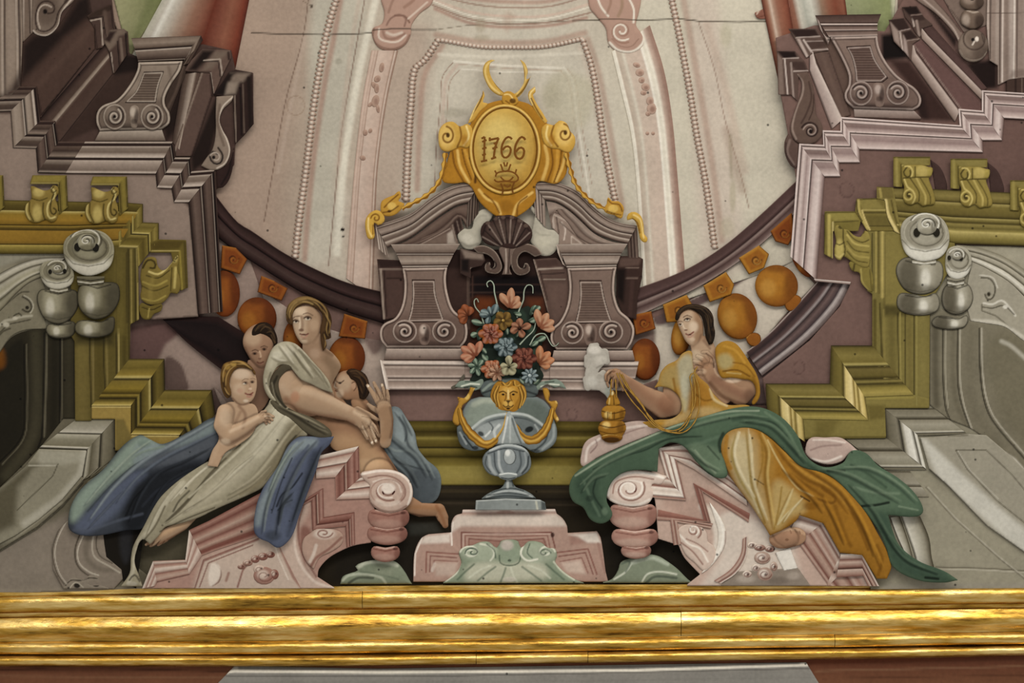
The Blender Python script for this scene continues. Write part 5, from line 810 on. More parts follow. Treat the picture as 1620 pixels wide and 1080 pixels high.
R('crescent', ct, '~803,151! 792,152 778,144 768,128 764,112 768,100 777,95 784,96! 776,100 774,110 778,124 788,138 800,149', 'c09a4a', [L('~782,96 770,104 768,118 776,136 790,148', 3, 'd9bd78', .9), L('~778,110 780,124 790,140 800,148', 2.4, '5e3a0c', .9)], d=.046, th=.008, bulge=.014, rad=5, res=1.1)
R('crescent', ct, '~806,151! 818,146 828,132 829,116 827,104 822,94! 830,100 835,114 833,126 840,120! 832,138 822,152 812,158!', 'c09a4a', [L('~824,98 832,112 830,130 818,148', 3, 'd9bd78', .8), L('~828,116 826,130 814,146', 2.2, '7c4f14', .9), L('~838,124 828,142 814,156', 2, '5e3a0c', .8)], d=.046, th=.008, bulge=.014, rad=5, res=1.1)
R('ribbon_knot', ct, '~794,154 798,146 808,145 816,152 820,162 808,168 796,164', 'b88a35', [L('~798,150 806,150 812,158', 2, 'dfc684', .9), E(811, 160, 5, 4, '5e3a0c', .9), L('~800,160 806,164', 2, '7c4f14', .9)], d=.056, th=.008, bulge=.014, res=1.1)
R('acanthus_tip', ct, '~740,196! 748,176 756,162 763,150 764,142! 767,152 764,162 772,164 760,176 748,192', 'c49c4b', [L('~764,146 760,160 748,180', 2, '6b430f', .9), L('~760,152 752,170 744,188', 2, 'e0c98a', .9)], d=.046, th=.008, bulge=.01, rad=5, res=1.1)
R('acanthus_tip', ct, '~862,196! 852,184 842,168 836,156 836,146 846,137! 847,146 843,150 850,166 858,178 866,192!', 'c49c4b', [L('~846,140 838,150 842,166', 2.4, 'e0c98a', .9), L('~840,156 848,172 858,188', 2, '6b430f', .9)], d=.046, th=.008, bulge=.01, rad=5, res=1.1)
for pp, cx, cy in (('~694,222 696,204 706,194 718,193 728,200 740,196 748,204 748,222 740,234 728,232 720,236 708,240 698,236', 707, 216), ('~856,205 864,196 876,198 884,191 896,195 902,208 909,216 908,232 898,242 884,236 870,234 860,226', 892, 212)):
    R('side_scroll', ct, pp, 'c29a48', [E(cx, cy, 13, 18, 'd6b56a', .8, .6), L(spiral(cx, cy, 13, 2, 1.2, 270, 1, 1.2), 3, '7c4f14', .9), E(cx+2, cy-2, 3, 4, '4a2a08', .9), L('~%g,198 %g,216 %g,232' % ((727, 730, 724) if cx < 800 else (876, 872, 882)), 3, '7c4f14', .85), L('~%g,200 %g,216 %g,230' % ((738, 742, 734) if cx < 800 else (866, 864, 872)), 3, 'e0c98a', .8), E(cx+(28 if cx < 800 else -20), 222, 5, 9, 'a06c1e', .7, .9)], d=.05, th=.01, bulge=.025, rad=9, res=1.1)
def garland(label, rope, leaf, scroll, extra):
    g = thing('gold_garland', pts(scroll, True)[0][0], pts(scroll, True)[0][1], label, 'garland', 'gold garlands on the pediment')
    P = resample(pts(rope), 40); A = []; Bq = []
    for i, p in enumerate(P):
        t = P[min(39, i+1)]-P[max(0, i-1)]; t /= np.linalg.norm(t); n = np.array((-t[1], t[0])); wv = 3.4+1.4*math.sin(i*1.3)
        A.append(p+n*wv); Bq.append(p-n*wv)
    B('rope', g, [tuple(a) for a in A], [tuple(b) for b in Bq], '0:8a5c1a@.004 .25:d0a850@.014 .5:c4943f@.016 .7:7c4f14@.012 1:a97726@.004', d=.05)
    R('leaf', g, leaf, 'b98d3a', extra[0], d=.05, th=.006, bulge=.02, rad=8, res=1.2)
    R('end_scroll', g, scroll, 'c19a44', extra[1], d=.05, th=.006, bulge=.02, rad=7, res=1.2)
garland('gold garland with curled leaf draped on the pediment half left of the date', '~704,242 702,262 694,288 676,308 655,320 636,330', '~602,330 604,318 614,312 624,308 632,302 634,312 630,318 640,322 634,332 624,340 612,342 604,338', '~580,372 578,350 584,338 596,332 606,338 608,350 598,356 592,352 592,362 592,376 584,378',
    ([L('~608,328 618,318 630,308', 2.4, '7c4f14', .9), E(620, 326, 7, 6, 'd3b262', .8), L('~606,336 618,334 630,326', 2.4, '6b430f', .8), E(616, 334, 3, 2, '4a2a08', .9)], [L(spiral(595, 345, 8, 2, 1.1, 180, 1), 2.4, '7c4f14', .9), L('~583,345 583,362 588,374', 2.5, 'dfc684', .8), L('~590,356 590,370', 2, '7c4f14', .8)]))
garland('gold garland with curled leaf draped on the pediment half right of the date', '~896,242 902,266 910,290 926,310 944,324 958,330', '~955,332 960,322 962,312 968,318 978,318 986,326 986,338 982,346 972,340 962,338', '~992,348 994,338 1004,335 1014,342 1018,356 1019,370 1024,376 1022,383 1014,380 1010,366 1006,352 1000,346',
    ([L('~962,316 968,322 980,324 984,334', 2.4, '7c4f14', .9), E(970, 330, 8, 6, 'd3b262', .8), L('~960,334 972,338 982,340', 2, '6b430f', .8)], [L('~1002,340 1012,346 1016,362 1018,376', 2.4, 'dfc684', .8), L('~1000,346 1008,352 1012,368', 2, '7c4f14', .9)]))

# ================================================================ rose stone plinth under the vase
pp = thing('rose_plinth', 805, 922, 'stepped rose stone plinth with green acanthus carving under the vase', 'plinth')
R('plinth_top', pp, '732,806 878,805 882,816 730,817', 'c6aaa6', [L('733,808 878,807', 3, 'e0d3cd', .9), L('732,815 880,814', 2, 'a07d77', .7), E(800, 811, 14, 4, 'b58f8a', .7)], d=.03, th=.02, res=1.5)
R('plinth_body', pp, '~654,920! 655,880 660,862 668,850 678,845! 714,842! 714,828 720,816 732,812! 880,812! 890,820 897,832 898,843! 944,840! 950,850 958,904! 962,920!', 'c4a39d', [
    F('714,842 714,828 722,815 880,813 892,822 896,832 890,832 730,832', 'd3c6be', 4, .95), F('660,866 672,848 712,844 712,858 664,860', 'd8ccc5', 3, .9), F('900,846 944,842 950,858 928,858 912,850', 'dcd3cc', 3, .9), F('900,846 914,848 928,858 902,862', 'b58d87', 3, .8),
    L('717,826 714,842 715,862', 2.5, 'e6dcd6', .9), L('656,910 657,876 668,850', 2.5, 'e6dcd6', .9),
    L('730,868 730,842 790,844 872,842 878,866', 2.4, '8f5a55', .9), L('736,866 736,847 790,849 866,847 870,866', 2, '9c6963', .8), L('742,864 742,852 790,856 860,852 864,864', 2.4, '8a544f', .85), L('733,868 733,844 870,844', 1.6, 'dcc6c0', .5), E(874, 846, 3, 4, '4a2825', .9), F('742,854 862,854 864,870 740,868', 'a97c75', 4, .7),
    L('674,905 675,873 722,876 726,876', 2.4, '9c6963', .9), L('680,904 681,879 722,882', 2, '8f5a55', .85), L('686,902 687,886 724,888', 2, '9c6963', .8), L('684,902 688,892', 5, 'd8ccc5', .6), F('688,890 724,890 720,910 690,910', 'c9b5ad', 4, .8),
    L('880,874 930,868 944,908', 2.4, '9c6963', .9), L('884,880 926,874 938,908', 2, '8f5a55', .85), L('886,888 920,882 930,906', 2, '9c6963', .8), F('888,890 918,886 926,908 896,904', 'd0bdb4', 4, .8), L('946,860 957,905', 4, 'b08a84', .7)], d=.02, th=.03, bulge=.01, rad=8, res=1.4)
ac = R('acanthus_carving', pp, '~700,922! 722,905 730,890 728,882 726,872 736,864 748,862 760,857 774,857 786,866 792,856 806,853 820,856 824,866 836,856 856,858 866,866 878,868 881,880 878,888 892,904 910,916 925,922!', '8a9a87', [
    F('~742,895 770,888 800,890 850,888 866,900 860,915 740,918', 'c0c2b3', 8, .85), F('~740,864 770,858 786,868 780,884 744,884 730,876', 'a9b5a5', 5, .7), F('~830,864 856,860 876,870 876,884 838,886', 'a9b5a5', 5, .7), L('~728,892 722,906 706,918', 3, 'd5d8cc', .8), L('~876,888 890,904 908,916', 3, 'c9cfc2', .8),
    E(806, 875, 15, 16, '8fa08e', .9, .5), E(802, 862, 10, 8, 'c0b5b0', .85, .7), E(806, 886, 3, 2, '3a4a3e', .8), L('~790,878 792,890 806,894 820,890 824,878', 2, '4a5f50', .8),
    L(spiral(744, 873, 16, 3, 1.5, 180, 1, .7), 3, 'd3d8ce', .9), L(spiral(748, 873, 12, 2, 1.2, 170, 1, .7), 2.4, '3f5a4a', .9), L('~760,860 776,864 782,876 776,886', 3, 'ccd2c6', .9), L('~770,860 782,870 784,882', 2, '3f5a4a', .8),
    L(spiral(864, 872, 14, 3, 1.3, 0, -1, .7), 3, 'd3d8ce', .9), L(spiral(861, 874, 10, 2, 1, 0, -1, .7), 2.4, '3f5a4a', .8), L('~828,862 824,876 834,886 850,884', 3, 'dfe2da', .9), L('~838,860 834,874 842,882', 2, '4a6455', .8),
    L('~784,896 770,906 756,918', 3, '5a7060', .7, .9), L('~776,894 758,902 742,914', 3, 'c9cfc2', .7, .9), L('~800,898 796,910 792,920', 3, '5a7060', .7, .9), L('~808,898 812,910 818,920', 3, 'c9cfc2', .7, .9), L('~826,896 840,906 856,918', 3, '5a7060', .7, .9), L('~836,894 856,902 870,914', 3, 'c9cfc2', .7, .9), L('~750,892 736,904 724,916', 3, '4f6655', .7, .9), L('~864,892 880,906 892,916', 3, '4f6655', .7, .9), E(806, 916, 10, 4, 'c9c3ba', .7)], d=.062, th=.004, bulge=.03, rad=14, res=1.3)

# ================================================================ green scrolled feet
for nm, o, ops in (('pale green scrolled stone foot below the blue cloak volute', '~538,924! 542,912 556,906 566,902 562,896 572,890 590,886 612,885 628,890 640,904 648,918 652,924!', [L('~566,898 578,890 604,888 628,894', 6, 'c0c7ba', .8, .8), L('~542,918 552,910 580,908 604,914 610,922', 4, 'b3bcae', .8), L('~552,922 566,914 590,914', 4, '4a5248', .8), L('~570,904 600,908 630,916', 3, '6b7a6a', .7), E(610, 902, 18, 8, '8f9a88', .7, .9)]),
                   ('pale green scrolled stone foot below the green cloak volute', '~950,922! 968,916 978,902 982,890 994,884 1004,882 1020,877 1040,879 1056,888 1072,900 1088,916 1096,922!', [L('~972,916 990,904 1002,888 1016,882', 3, 'c6cec4', .9), L('~1000,890 1030,882 1056,892', 6, 'b0bdb1', .8, .8), L('~1016,920 1024,908 1044,904 1070,908', 3, 'cdd4ca', .8), L('~1022,922 1036,912 1070,914', 4, '46554c', .7), L('~984,892 996,888 990,904', 3, '5f7266', .7)])):
    t = thing('scrolled_foot', np.mean([p[0] for p in pts(o, True)]), 924, nm, 'ornament', 'green scrolled feet')
    R('foot_leaf', t, o, '84917f', ops, d=.03, th=.01, bulge=.035, rad=14, res=1.4)

# ================================================================ turned drops under the volutes
def drop(par, tiers, c):
    lo, dk, md, lt, hi = c
    for (cx, cy, rx, ry) in tiers[::-1]:
        R('drop_ring', par, '~'+' '.join('%g,%g' % p for p in [(cx-rx*.8, cy-ry), (cx, cy-ry*.85), (cx+rx*.8, cy-ry), (cx+rx, cy-ry*.3), (cx+rx*.85, cy+ry*.5), (cx+rx*.3, cy+ry), (cx-rx*.3, cy+ry), (cx-rx*.85, cy+ry*.5), (cx-rx, cy-ry*.3)]), md, [E(cx-rx*.1, cy+ry*.35, rx*.7, ry*.4, lt, .8, .9), L([(cx-rx*.8, cy-ry*.7), (cx, cy-ry*.4), (cx+rx*.8, cy-ry*.7)], 2.5, dk, .8), L([(cx-rx*.6, cy-ry*.95), (cx, cy-ry*.7), (cx+rx*.6, cy-ry*.95)], 2, hi, .6), E(cx+rx*.7, cy-ry*.7, 4, 2.5, lo, .7), E(cx+rx*.85, cy, rx*.25, ry*.8, dk, .6, .9)], d=.03, th=.006, bulge=.035, rad=ry, res=1.4)

# ================================================================ rose scrolled base on the darker side
rl = thing('rose_scroll_base', 430, 928, 'rose stone base with stepped mouldings and curled volute under the blue cloak', 'pedestal')
R('base_body', rl, '~226,930! 243,887! 294,885! 300,838! 330,824! 415,778! 500,722! 567,707! 569,750! 590,750! 592,812! 586,858! 562,862 545,868 520,882 504,900 502,912! 530,930!', 'bd9892', [
    F('320,882 405,850 432,838 462,800 470,860 500,915 520,930 306,930', 'c6b2a9', 8, .85), F('~432,838 455,812 470,770 490,800 468,850 478,900 505,918 520,930 440,930', 'c9b3ab', 6, .7), F('498,760 530,758 531,792 586,790 588,812 586,858 562,860 520,800', 'bd958f', 5, .8),
    L('~482,792 472,830 476,870 500,912', 3, '8d5c56', .75), L('~475,800 466,835 470,880 496,918 530,930', 4, 'd6c6be', .8), F('~476,835 490,836 490,860 484,895 498,915 480,890', '94635c', 4, .8)], d=.02, th=.016, res=1.8)
B('stepped_moulding', rl, '226,930 243,887 294,885 300,838 330,824 415,778', '246,926 249,920 300,908 320,878 340,870 412,846', {'v': '0:d3c6be .1:cdbdb5 .3:a57d77 .4:d0bfb7 .6:b58d87 .75:d0bfb7 1:a98680', 'h': '0:a8837c .08:cbbab2 .2:a57c75 .3:bd9c95 .4:cbbcb4 .5:c6b3ab .62:9c6f68 .7:b9978f .85:c3a8a0 .93:bd9b94 1:94635c', 'd': '0:94625b .08:b58a83 .2:8a5852 .32:b08880 .42:bfa49c .5:a8837b .58:90605a .66:b58e87 .74:c0a29a .84:8f5d56 .92:8a554f 1:b59089'}, d=.036, segs=list('vhvdd'))
R('panel', rl, '322,884 406,852 432,842 446,872 476,930 308,930', 'c3b0a7', [L('308,928 322,886 408,852', 5, '94605a', .85), L('316,928 330,890 400,862', 2, '8a524c', .8), L('~342,892 350,904 346,920 336,926', 2.2, '8d6a62', .8), F('~334,892 346,893 349,906 343,920 332,926', 'd8cdc4', 2, .8), L('376,928 384,902 392,892', 3, '94605a', .8), L('~362,906 358,918', 4, 'a57c75', .8), L('438,848 446,872 464,912 476,928', 5, 'a5766f', .8), L('432,850 440,880 456,916', 2, 'd8cdc4', .7)], d=.036, th=.008, res=1.5)
for (x, y, rx, ry, c) in ((418, 910, 17, 14, 'b08780'), (392, 890, 8, 5, 'b8958d'), (404, 884, 7, 6, 'a5766f'), (416, 880, 8, 6, 'a06f68'), (428, 877, 7, 5, '9c6a63'), (434, 908, 7, 8, 'a06f68'), (410, 900, 9, 7, 'c9b3aa'), (382, 896, 6, 4, 'b08780')):
    R('carved_flower', rl, ell(x, y, rx, ry, 0, 14), c, [E(x-2, y-2, rx*.5, ry*.5, 'd3c3ba', .8, .9), E(x+rx*.4, y-1, 2, 2, '4a2825', .8), L(spiral(x, y, rx*.8, 2, 1.2, 0, 1, ry/rx), 1.6, '85534c', .7)], d=.044, th=.003, bulge=.01, res=1.3)
B('stepped_block', rl, '500,722 567,706 568,757 592,748', '500,757 530,755 531,790 586,788', {'h': '0:d8ccc5 .1:d3c3bb .2:a57a73 .28:c6a9a2 .5:d6c7bf .55:8f5d56 .62:c0a09a .8:d3c3bc 1:bd9a93', 'v': '0:7d4a44 .08:b38680 .2:94625b .3:b98e88 .5:8a5650 .56:c9aaa3 .62:70413b .7:a57670 .85:8f5d57 1:b0827b'}, d=.04, segs=list('hvh'))
B('stepped_block', rl, '488,786 511,772 512,818 560,810 561,860', '478,800 492,792 494,838 546,832 548,866', {'h': '0:7d4a44 .15:b0807a .45:94615a .6:6b3d38 .7:b8908a 1:a0706a', 'v': '0:8a5650 .2:bb938d .4:8f5d57 .5:c6a8a1 .6:70423c .8:b58a84 1:85534d'}, d=.04, segs=list('hvhv'))
R('small_scroll', rl, '~492,842 500,836 515,836 532,838 542,846 540,860 524,872 505,882 496,900! 486,890 478,872 480,852', 'c3a49c', [E(513, 844, 16, 8, 'd6cac2', .8, .8), L(spiral(512, 843, 14, 3, 1.3, 0, 1, .6), 2.4, '9c6e67', .9), L('~540,850 520,868 500,882 492,895', 4, '9c6c65', .8), L('~500,862 496,876 490,888', 5, 'd3c6be', .7)], d=.042, th=.004, bulge=.014, rad=8, res=1.3)
vl = R('volute', rl, '~570,750 586,744 604,742 626,745 644,756 652,774 650,792 640,804 620,811 602,808 588,798 583,782 584,768', 'cdb4ac', [
    L('~572,750 600,745 628,748 645,760 650,778 645,798', 3.5, 'e3d8d1', .9), L('~582,756 604,752 624,756 638,768 640,784 630,796', 2.5, 'a37971', .85), L('~590,762 610,757 628,764 634,778', 2.5, 'dccdc6', .8), L(ell(612, 778, 26, 20)+[(638, 778)], 2, 'b58e86', .7), L(spiral(612, 776, 21, 6, 1.4, 60, 1, .8), 2.6, '94655d', .9), L(spiral(611, 774, 18, 5, 1.3, 60, 1, .8), 2.2, 'e3d8d1', .8), E(614, 772, 11, 8, 'ded2cb', .95, .4), L('~596,792 612,798 630,794', 6, 'd8c9c1', .7, .8), L('~586,796 604,807 626,808 642,800', 3, 'a8827b', .7)], d=.046, th=.014, bulge=.03, rad=12, res=1.2)
for hx, hy in ((604, 780), (623, 780)): R('volute_eye', vl, ell(hx, hy, 3.4, 4, 0, 12), '5a302b', [], d=.086, th=.003, res=1)
drop(rl, [(614, 822, 33, 16), (612, 847, 32, 14), (609, 876, 23, 12)], ('4a2825', '85524b', 'b0827b', 'c39c95', 'd8c0b8'))

# ================================================================ rose scrolled base on the lighter side
rr_ = thing('rose_scroll_base', 1200, 926, 'pale rose stone base with stepped mouldings and curled volute under the green cloak', 'pedestal')
R('base_body', rr_, '~1030,750! 1042,709! 1076,702! 1100,712! 1180,772! 1215,832! 1262,812! 1302,826! 1328,874! 1362,875! 1390,926! 1085,926! 1108,908! 1096,896 1082,880 1074,862! 1042,852! 1038,800!', 'cbb1aa', [
    F('1125,798 1180,812 1250,850 1270,926 1110,926 1140,880', 'd0c5bd', 10, .9), F('1050,756 1090,790 1120,770 1170,800 1130,820 1100,830 1050,800', 'c6a6a0', 6, .7), F('~1106,800 1122,800 1142,830 1140,866 1120,898 1110,900 1128,865 1128,835', 'd9d0c8', 4, .9)], d=.02, th=.016, res=1.8)
B('stepped_block', rr_, '1178,770 1085,704 1041,709 1054,752 1008,746', '1182,800 1098,742 1071,728 1086,791 1026,786', {'d': '0:d8cdc5 .12:d3c6bf .25:a97f79 .34:d0bfb7 .55:c9b2ab .62:9c6c66 .7:d9cec7 1:c6aaa4', 'v': '0:c3a49d .1:dbd1ca .25:a67b75 .36:d6cac2 .5:e0d8d1 .58:a37770 .66:d8ccc5 .8:e3dbd5 .92:9c6c66 1:c0a099', 'h': '0:dbd0c9 .12:b58d86 .24:d8ccc4 .4:c0a099 .5:9c6c65 .58:dfd5ce .7:d3c4bc .85:e3dbd4 .93:a37770 1:c3a49d'}, d=.042, segs=list('ddvh'))
B('red_panel_line', rr_, '1186,812 1097,764 1114,822 1042,806', '1184,826 1112,778 1125,826 1040,822', {'d': '0:b5827a .3:a06e67 .6:95625b .8:bfa099 1:a5766f', 'v': '0:a5726b .4:90605a .6:b9938c .8:90605a 1:c3a8a1', 'h': '0:b5827a .4:a4736c .6:94625b .8:c3a49d 1:a5766f'}, d=.04, segs=list('dvh'))
B('red_panel_line', rr_, '1128,828 1060,818 1066,862', '1124,836 1072,826 1078,860', '0:9c6b64 .3:c6aaa3 .5:94625b .8:c9b0a8 1:a5766f', d=.04)
R('small_scroll', rr_, '~1072,838! 1078,832 1092,828 1108,832 1118,842 1120,856 1128,862 1134,880 1120,900 1112,902 1100,890 1086,878 1078,862', 'd0bdb5', [L(spiral(1098, 840, 13, 2, 1.4, 60, -1, .9), 2.6, 'a0736c', .9), L(spiral(1097, 838, 10, 2, 1.2, 60, -1, .9), 2.2, 'e6dfd9', .9), L('~1076,846 1090,860 1108,868 1120,888', 3, 'e0d8d1', .9), L('~1078,858 1096,872 1112,892', 2.4, 'a0736c', .85), L('~1086,852 1104,860 1120,872', 2, 'a0736c', .8)], d=.042, th=.004, bulge=.014, rad=8, res=1.3)
R('white_band', rr_, '~1122,793! 1136,812 1147,834 1148,856 1140,876 1122,898 1108,908! 1122,890 1134,866 1136,840 1130,818', 'ddd6cf', [L('~1124,796 1142,830 1142,862 1124,892', 3, 'eae5e0', .8), L('~1148,840 1146,866 1130,892', 2, '9c716a', .7)], d=.04, th=.008, bulge=.008, res=1.3)
B('lower_band', rr_, '~1175,852 1172,876 1156,900 1130,918', '~1182,848 1180,880 1164,906 1140,922', '0:a5766f .4:c9b0a9 .7:95645d 1:d8cdc6', d=.04, n=14)
for (x, y, rx, ry, c) in ((1206, 882, 13, 10, 'bda29b'), (1210, 908, 13, 11, 'b89c95'), (1190, 862, 8, 5, 'd3c6be'), (1202, 866, 9, 5, 'b59089'), (1218, 868, 8, 5, 'b59089'), (1196, 898, 7, 6, 'd3c6be'), (1224, 896, 6, 8, 'c3aaa2'), (1182, 908, 8, 6, 'cbbab2')):
    R('carved_flower', rr_, ell(x, y, rx, ry, 0, 14), c, [E(x-2, y-2, rx*.5, ry*.5, 'e0d8d2', .8, .9), L(spiral(x, y, rx*.8, 2, 1.3, 0, 1, ry/rx), 1.8, '8a5b54', .8), E(x+1, y, 2, 2, '5a352f', .8)], d=.04, th=.003, bulge=.01, res=1.3)
R('white_panel', rr_, '1226,874 1250,866 1262,898 1240,902', 'd8d3ce', [L('~1224,868 1232,892 1250,918', 2.4, 'a5857e', .8), L('~1220,870 1229,894 1246,918', 2.2, 'e6e1dc', .8), L('~1252,868 1262,896', 3, 'b9a7a1', .7)], d=.04, th=.006, res=1.5)
R('gritty_strip', rr_, '1160,904 1262,898 1282,926 1140,926', '94887f', [E(1180, 915, 14, 6, 'b8aca4', .7, .9), E(1230, 918, 16, 6, '7d7169', .7, .9), E(1255, 910, 10, 6, 'b3a79f', .6, .9)], d=.042, th=.003, res=2)
B('stepped_moulding', rr_, '1262,812 1302,826 1329,875 1361,874 1390,926', '1240,860 1262,858 1308,922 1310,926 1312,926', {'h': '0:d8ccc6 .15:b5918b .3:d6c9c2 .5:c3a8a1 .6:a67f78 .8:cdbab3 1:b9968f', 'd': '0:ae8a84 .06:d3c3bd .14:9c736c .22:cbb5ae .36:b58f88 .46:c9b0a9 .54:95675f .66:c3a59d .76:bd9c95 .86:8d5c55 .94:c6aaa3 1:a57a73'}, d=.036, segs=list('hdhd'))
B('stepped_moulding', rr_, '1329,876 1362,875 1389,926', '1322,912 1364,910 1372,926', '0:e0d6d0 .12:c9b5af .25:8f645d .38:c9b0a9 .55:a87f78 .65:5a3630 .7:cbb5ae .9:b9958e 1:94665f', d=.075)
vr = R('volute', rr_, '~958,780 962,762 974,750 994,743 1016,744 1040,748! 1056,754! 1046,766 1032,766 1034,782 1026,796 1006,801 984,799 966,792', 'd8c6bf', [
    L('~962,784 966,764 982,752 1004,747 1030,750 1050,756', 4, 'ebe4df', .9), L('~970,780 974,764 990,756 1010,754 1034,758', 2.5, 'ac827a', .85), L('~976,776 984,764 1000,760 1018,764', 2.4, 'e3d9d3', .8), L(spiral(996, 774, 26, 6, 1.5, 330, 1, .85), 2.6, 'a0736b', .9), L(spiral(996, 773, 22, 5, 1.4, 330, 1, .85), 3, 'ebe4df', .85), L('~966,790 986,798 1010,798 1028,790', 4, 'e6ded8', .8), E(996, 770, 8, 6, 'e0d5ce', .9)], d=.046, th=.014, bulge=.03, rad=12, res=1.2)
for hx, hy in ((983, 775), (1004, 774)): R('volute_eye', vr, ell(hx, hy, 3.4, 4.2, 0, 12), '7d4c45', [], d=.086, th=.003, res=1)
drop(rr_, [(1002, 818, 38, 20), (1005, 852, 37, 15), (1007, 873, 24, 10)], ('4a2825', '94635c', 'bf948d', 'cfb0a9', 'e0ccc5'))

# ================================================================ the vase
va = thing('flower_vase', 804, 805, 'blue-grey fluted stone vase with gold lion mask and swags', 'vase')
R('pedestal_block', va, '753,791 800,788 854,790 862,794 864,806 752,806', '8d9799', [L('753,792 800,789 855,791', 2.4, 'd3d8d8', .9), L('755,794 754,805', 2, 'c3caca', .9), G(755, 0, 862, 0, '7a8688', '9aa3a3', .5), L('848,793 850,805', 3, 'c6c9bd', .8), F('856,792 864,795 864,806 856,806', '4a5557', 2, .9)], d=.054, th=.03, res=1.3)
R('foot', va, '~761,789! 768,783 780,776 792,772 798,764 800,750! 810,750! 811,762 816,770 830,775 842,782 848,788!', '77858a', [L('~770,786 790,778 804,776 824,778 842,786', 3, 'b3bdc0', .8), L('~778,778 796,773 812,772 828,776', 2, '39464b', .9), L('~803,752 803,770', 4, 'b9c2c4', .8), L('~809,752 812,768', 3, '333f44', .8), L('~766,789 800,784 846,788', 3, '46545a', .8), L('~772,783 800,779 836,783', 2, '2f3b40', .7)], d=.06, th=.008, bulge=.05, rad=18, res=1.1)
def vbulge(cx, rx, h): return lambda X, Y: h*np.sqrt(np.clip(1-((X-cx)/rx)**2, 0, 1))
R('bowl', va, '~723,676 728,668 732,650 742,634 758,628! 850,628! 864,636 874,652 878,668 881,682 878,700 862,713 846,716 824,705 780,705 762,712 742,712 728,702', '76858a', [
    F('~734,660 744,640 760,632 800,634 800,652 770,660 745,676 736,674', '8a9890', 6, .9), L('~750,640 764,634 780,634', 8, 'a9b3a8', .7, .8), F('~810,636 850,632 868,650 872,668 850,668 820,655', '65736f', 6, .9),
    L('~744,680 768,662 798,655 830,656 850,666 862,676', 4, 'c3cbcb', .85), L('~744,685 770,668 800,661 832,663 856,676', 2.5, '39464b', .8),
    F('~752,676 776,668 800,668 800,690 780,700 760,694', 'a5b0b3', 6, .75), E(761, 686, 5, 3.5, '2c383d', .9, .6, 30), L('~774,668 780,676 776,684', 2, '46545a', .8), L('~790,672 782,682 784,692', 4, 'ccd4d6', .8), L('~768,690 776,682', 3, 'd3dadb', .8),
    F('~815,668 836,664 856,676 846,692 830,692 820,684', '6b787b', 6, .8), E(837, 679, 7, 4.5, '1d2629', .95, .5, -20), L('~818,672 824,680 820,690', 2, '2f3b40', .9), L('~846,672 852,684 844,692', 3, 'a9b3b5', .7),
    F('~724,680 732,680 746,704 760,712 742,712 728,702', '56656d', 5, .9), L('~728,684 738,702', 3, 'a9b5ba', .7), L('~734,690 748,708', 2.5, '232e36', .9), E(752, 708, 5, 3, '1d2733', .8), L('~876,672 874,694 858,710', 4, '9aa7ab', .8), L('~868,676 862,698 846,712', 3, '3a474c', .8), E(846, 713, 8, 3, '2a363c', .7)], d=.06, th=.006, bulge=.02, rad=14, res=1.1, hfun=vbulge(802, 80, .045))
R('rim', va, '~760,612 770,602 800,598 830,600 846,606 852,618 846,628 826,632 780,632 764,626', '59696b', [L('~764,618 780,606 806,602 836,608', 4, '8fa09c', .8), L('~764,622 790,614 820,616 848,624', 3, '2a3436', .8)], d=.066, th=.01, bulge=.03, rad=10, res=1.2)
R('neck_cone', va, '~798,654! 806,648 812,656! 820,675 832,702! 786,702! 794,680', '9aa7aa', [L('~803,660 799,680 795,700', 3, 'd8dedf', .8), L('~810,662 816,682 824,700', 3, '46545a', .7), L('~807,658 807,700', 3, 'b9c4c6', .7)], d=.116, th=.004, bulge=.02, rad=10, res=1.1)
lo = R('gadroon_bulb', va, '~763,730 768,716 782,706 800,701 820,703 834,712 840,728 838,742 826,752 808,757 790,754 772,748', '7a8890', [L('~775,712 800,704 826,708 838,716', 3.5, 'b9c3c6', .85), L('~772,717 800,709 830,714', 2, '333f45', .8), L('~774,722 776,738 784,750', 5, 'aab5ba', .8), L('~782,716 784,738 792,752', 2.4, '3a474d', .8), L('~789,714 790,736 796,750', 4, 'b3bdc2', .8), L('~822,714 824,734 816,750', 3, '4a5860', .8), L('~830,716 832,732 824,746', 3, '9aa7ad', .7), L('~836,722 834,738 826,748', 3, '2c3940', .8), L('~770,722 768,734 776,746', 2.4, '3a474d', .7)], d=.06, th=.006, bulge=.02, rad=10, res=1.1, hfun=vbulge(802, 40, .05))
R('medallion', lo, ell(806, 722, 11, 14, 0, 18), 'a5b0b4', [L(ell(806, 722, 10, 13, 0, 18)+[(816, 722)], 2.2, '39464c', .9), E(803, 716, 4, 5, 'dde2e3', .9, .8)], d=.128, th=.004, bulge=.014, res=1)
R('collar', va, '~788,752 792,747 804,745 816,747 819,752 814,757 804,759 794,757', '8d9a9e', [L('~791,750 804,748 817,750', 2, 'd3dadb', .9), L('~793,755 804,757 815,755', 2, '333f44', .9)], d=.126, th=.004, bulge=.012, res=1)
mn = R('lion_mane', va, '~780,640 776,628 778,616 784,606 792,602 799,606 806,602 813,600 822,604 830,612 833,626 829,640 820,650 812,654 804,652 795,652 786,648', 'a5762a', [x for q in ('~784,640 780,626 786,612', '~788,644 785,628 790,612', '~824,642 829,626 824,612', '~820,646 824,630 820,614', '~794,606 800,612 806,606', '~812,604 814,612 820,610') for x in (L(q, 2.4, '5a3a10', .8), L([(a+2, c-1) for a, c in pts(q)], 1.8, 'd0a652', .8))], d=.112, th=.006, bulge=.02, rad=8, res=.9)
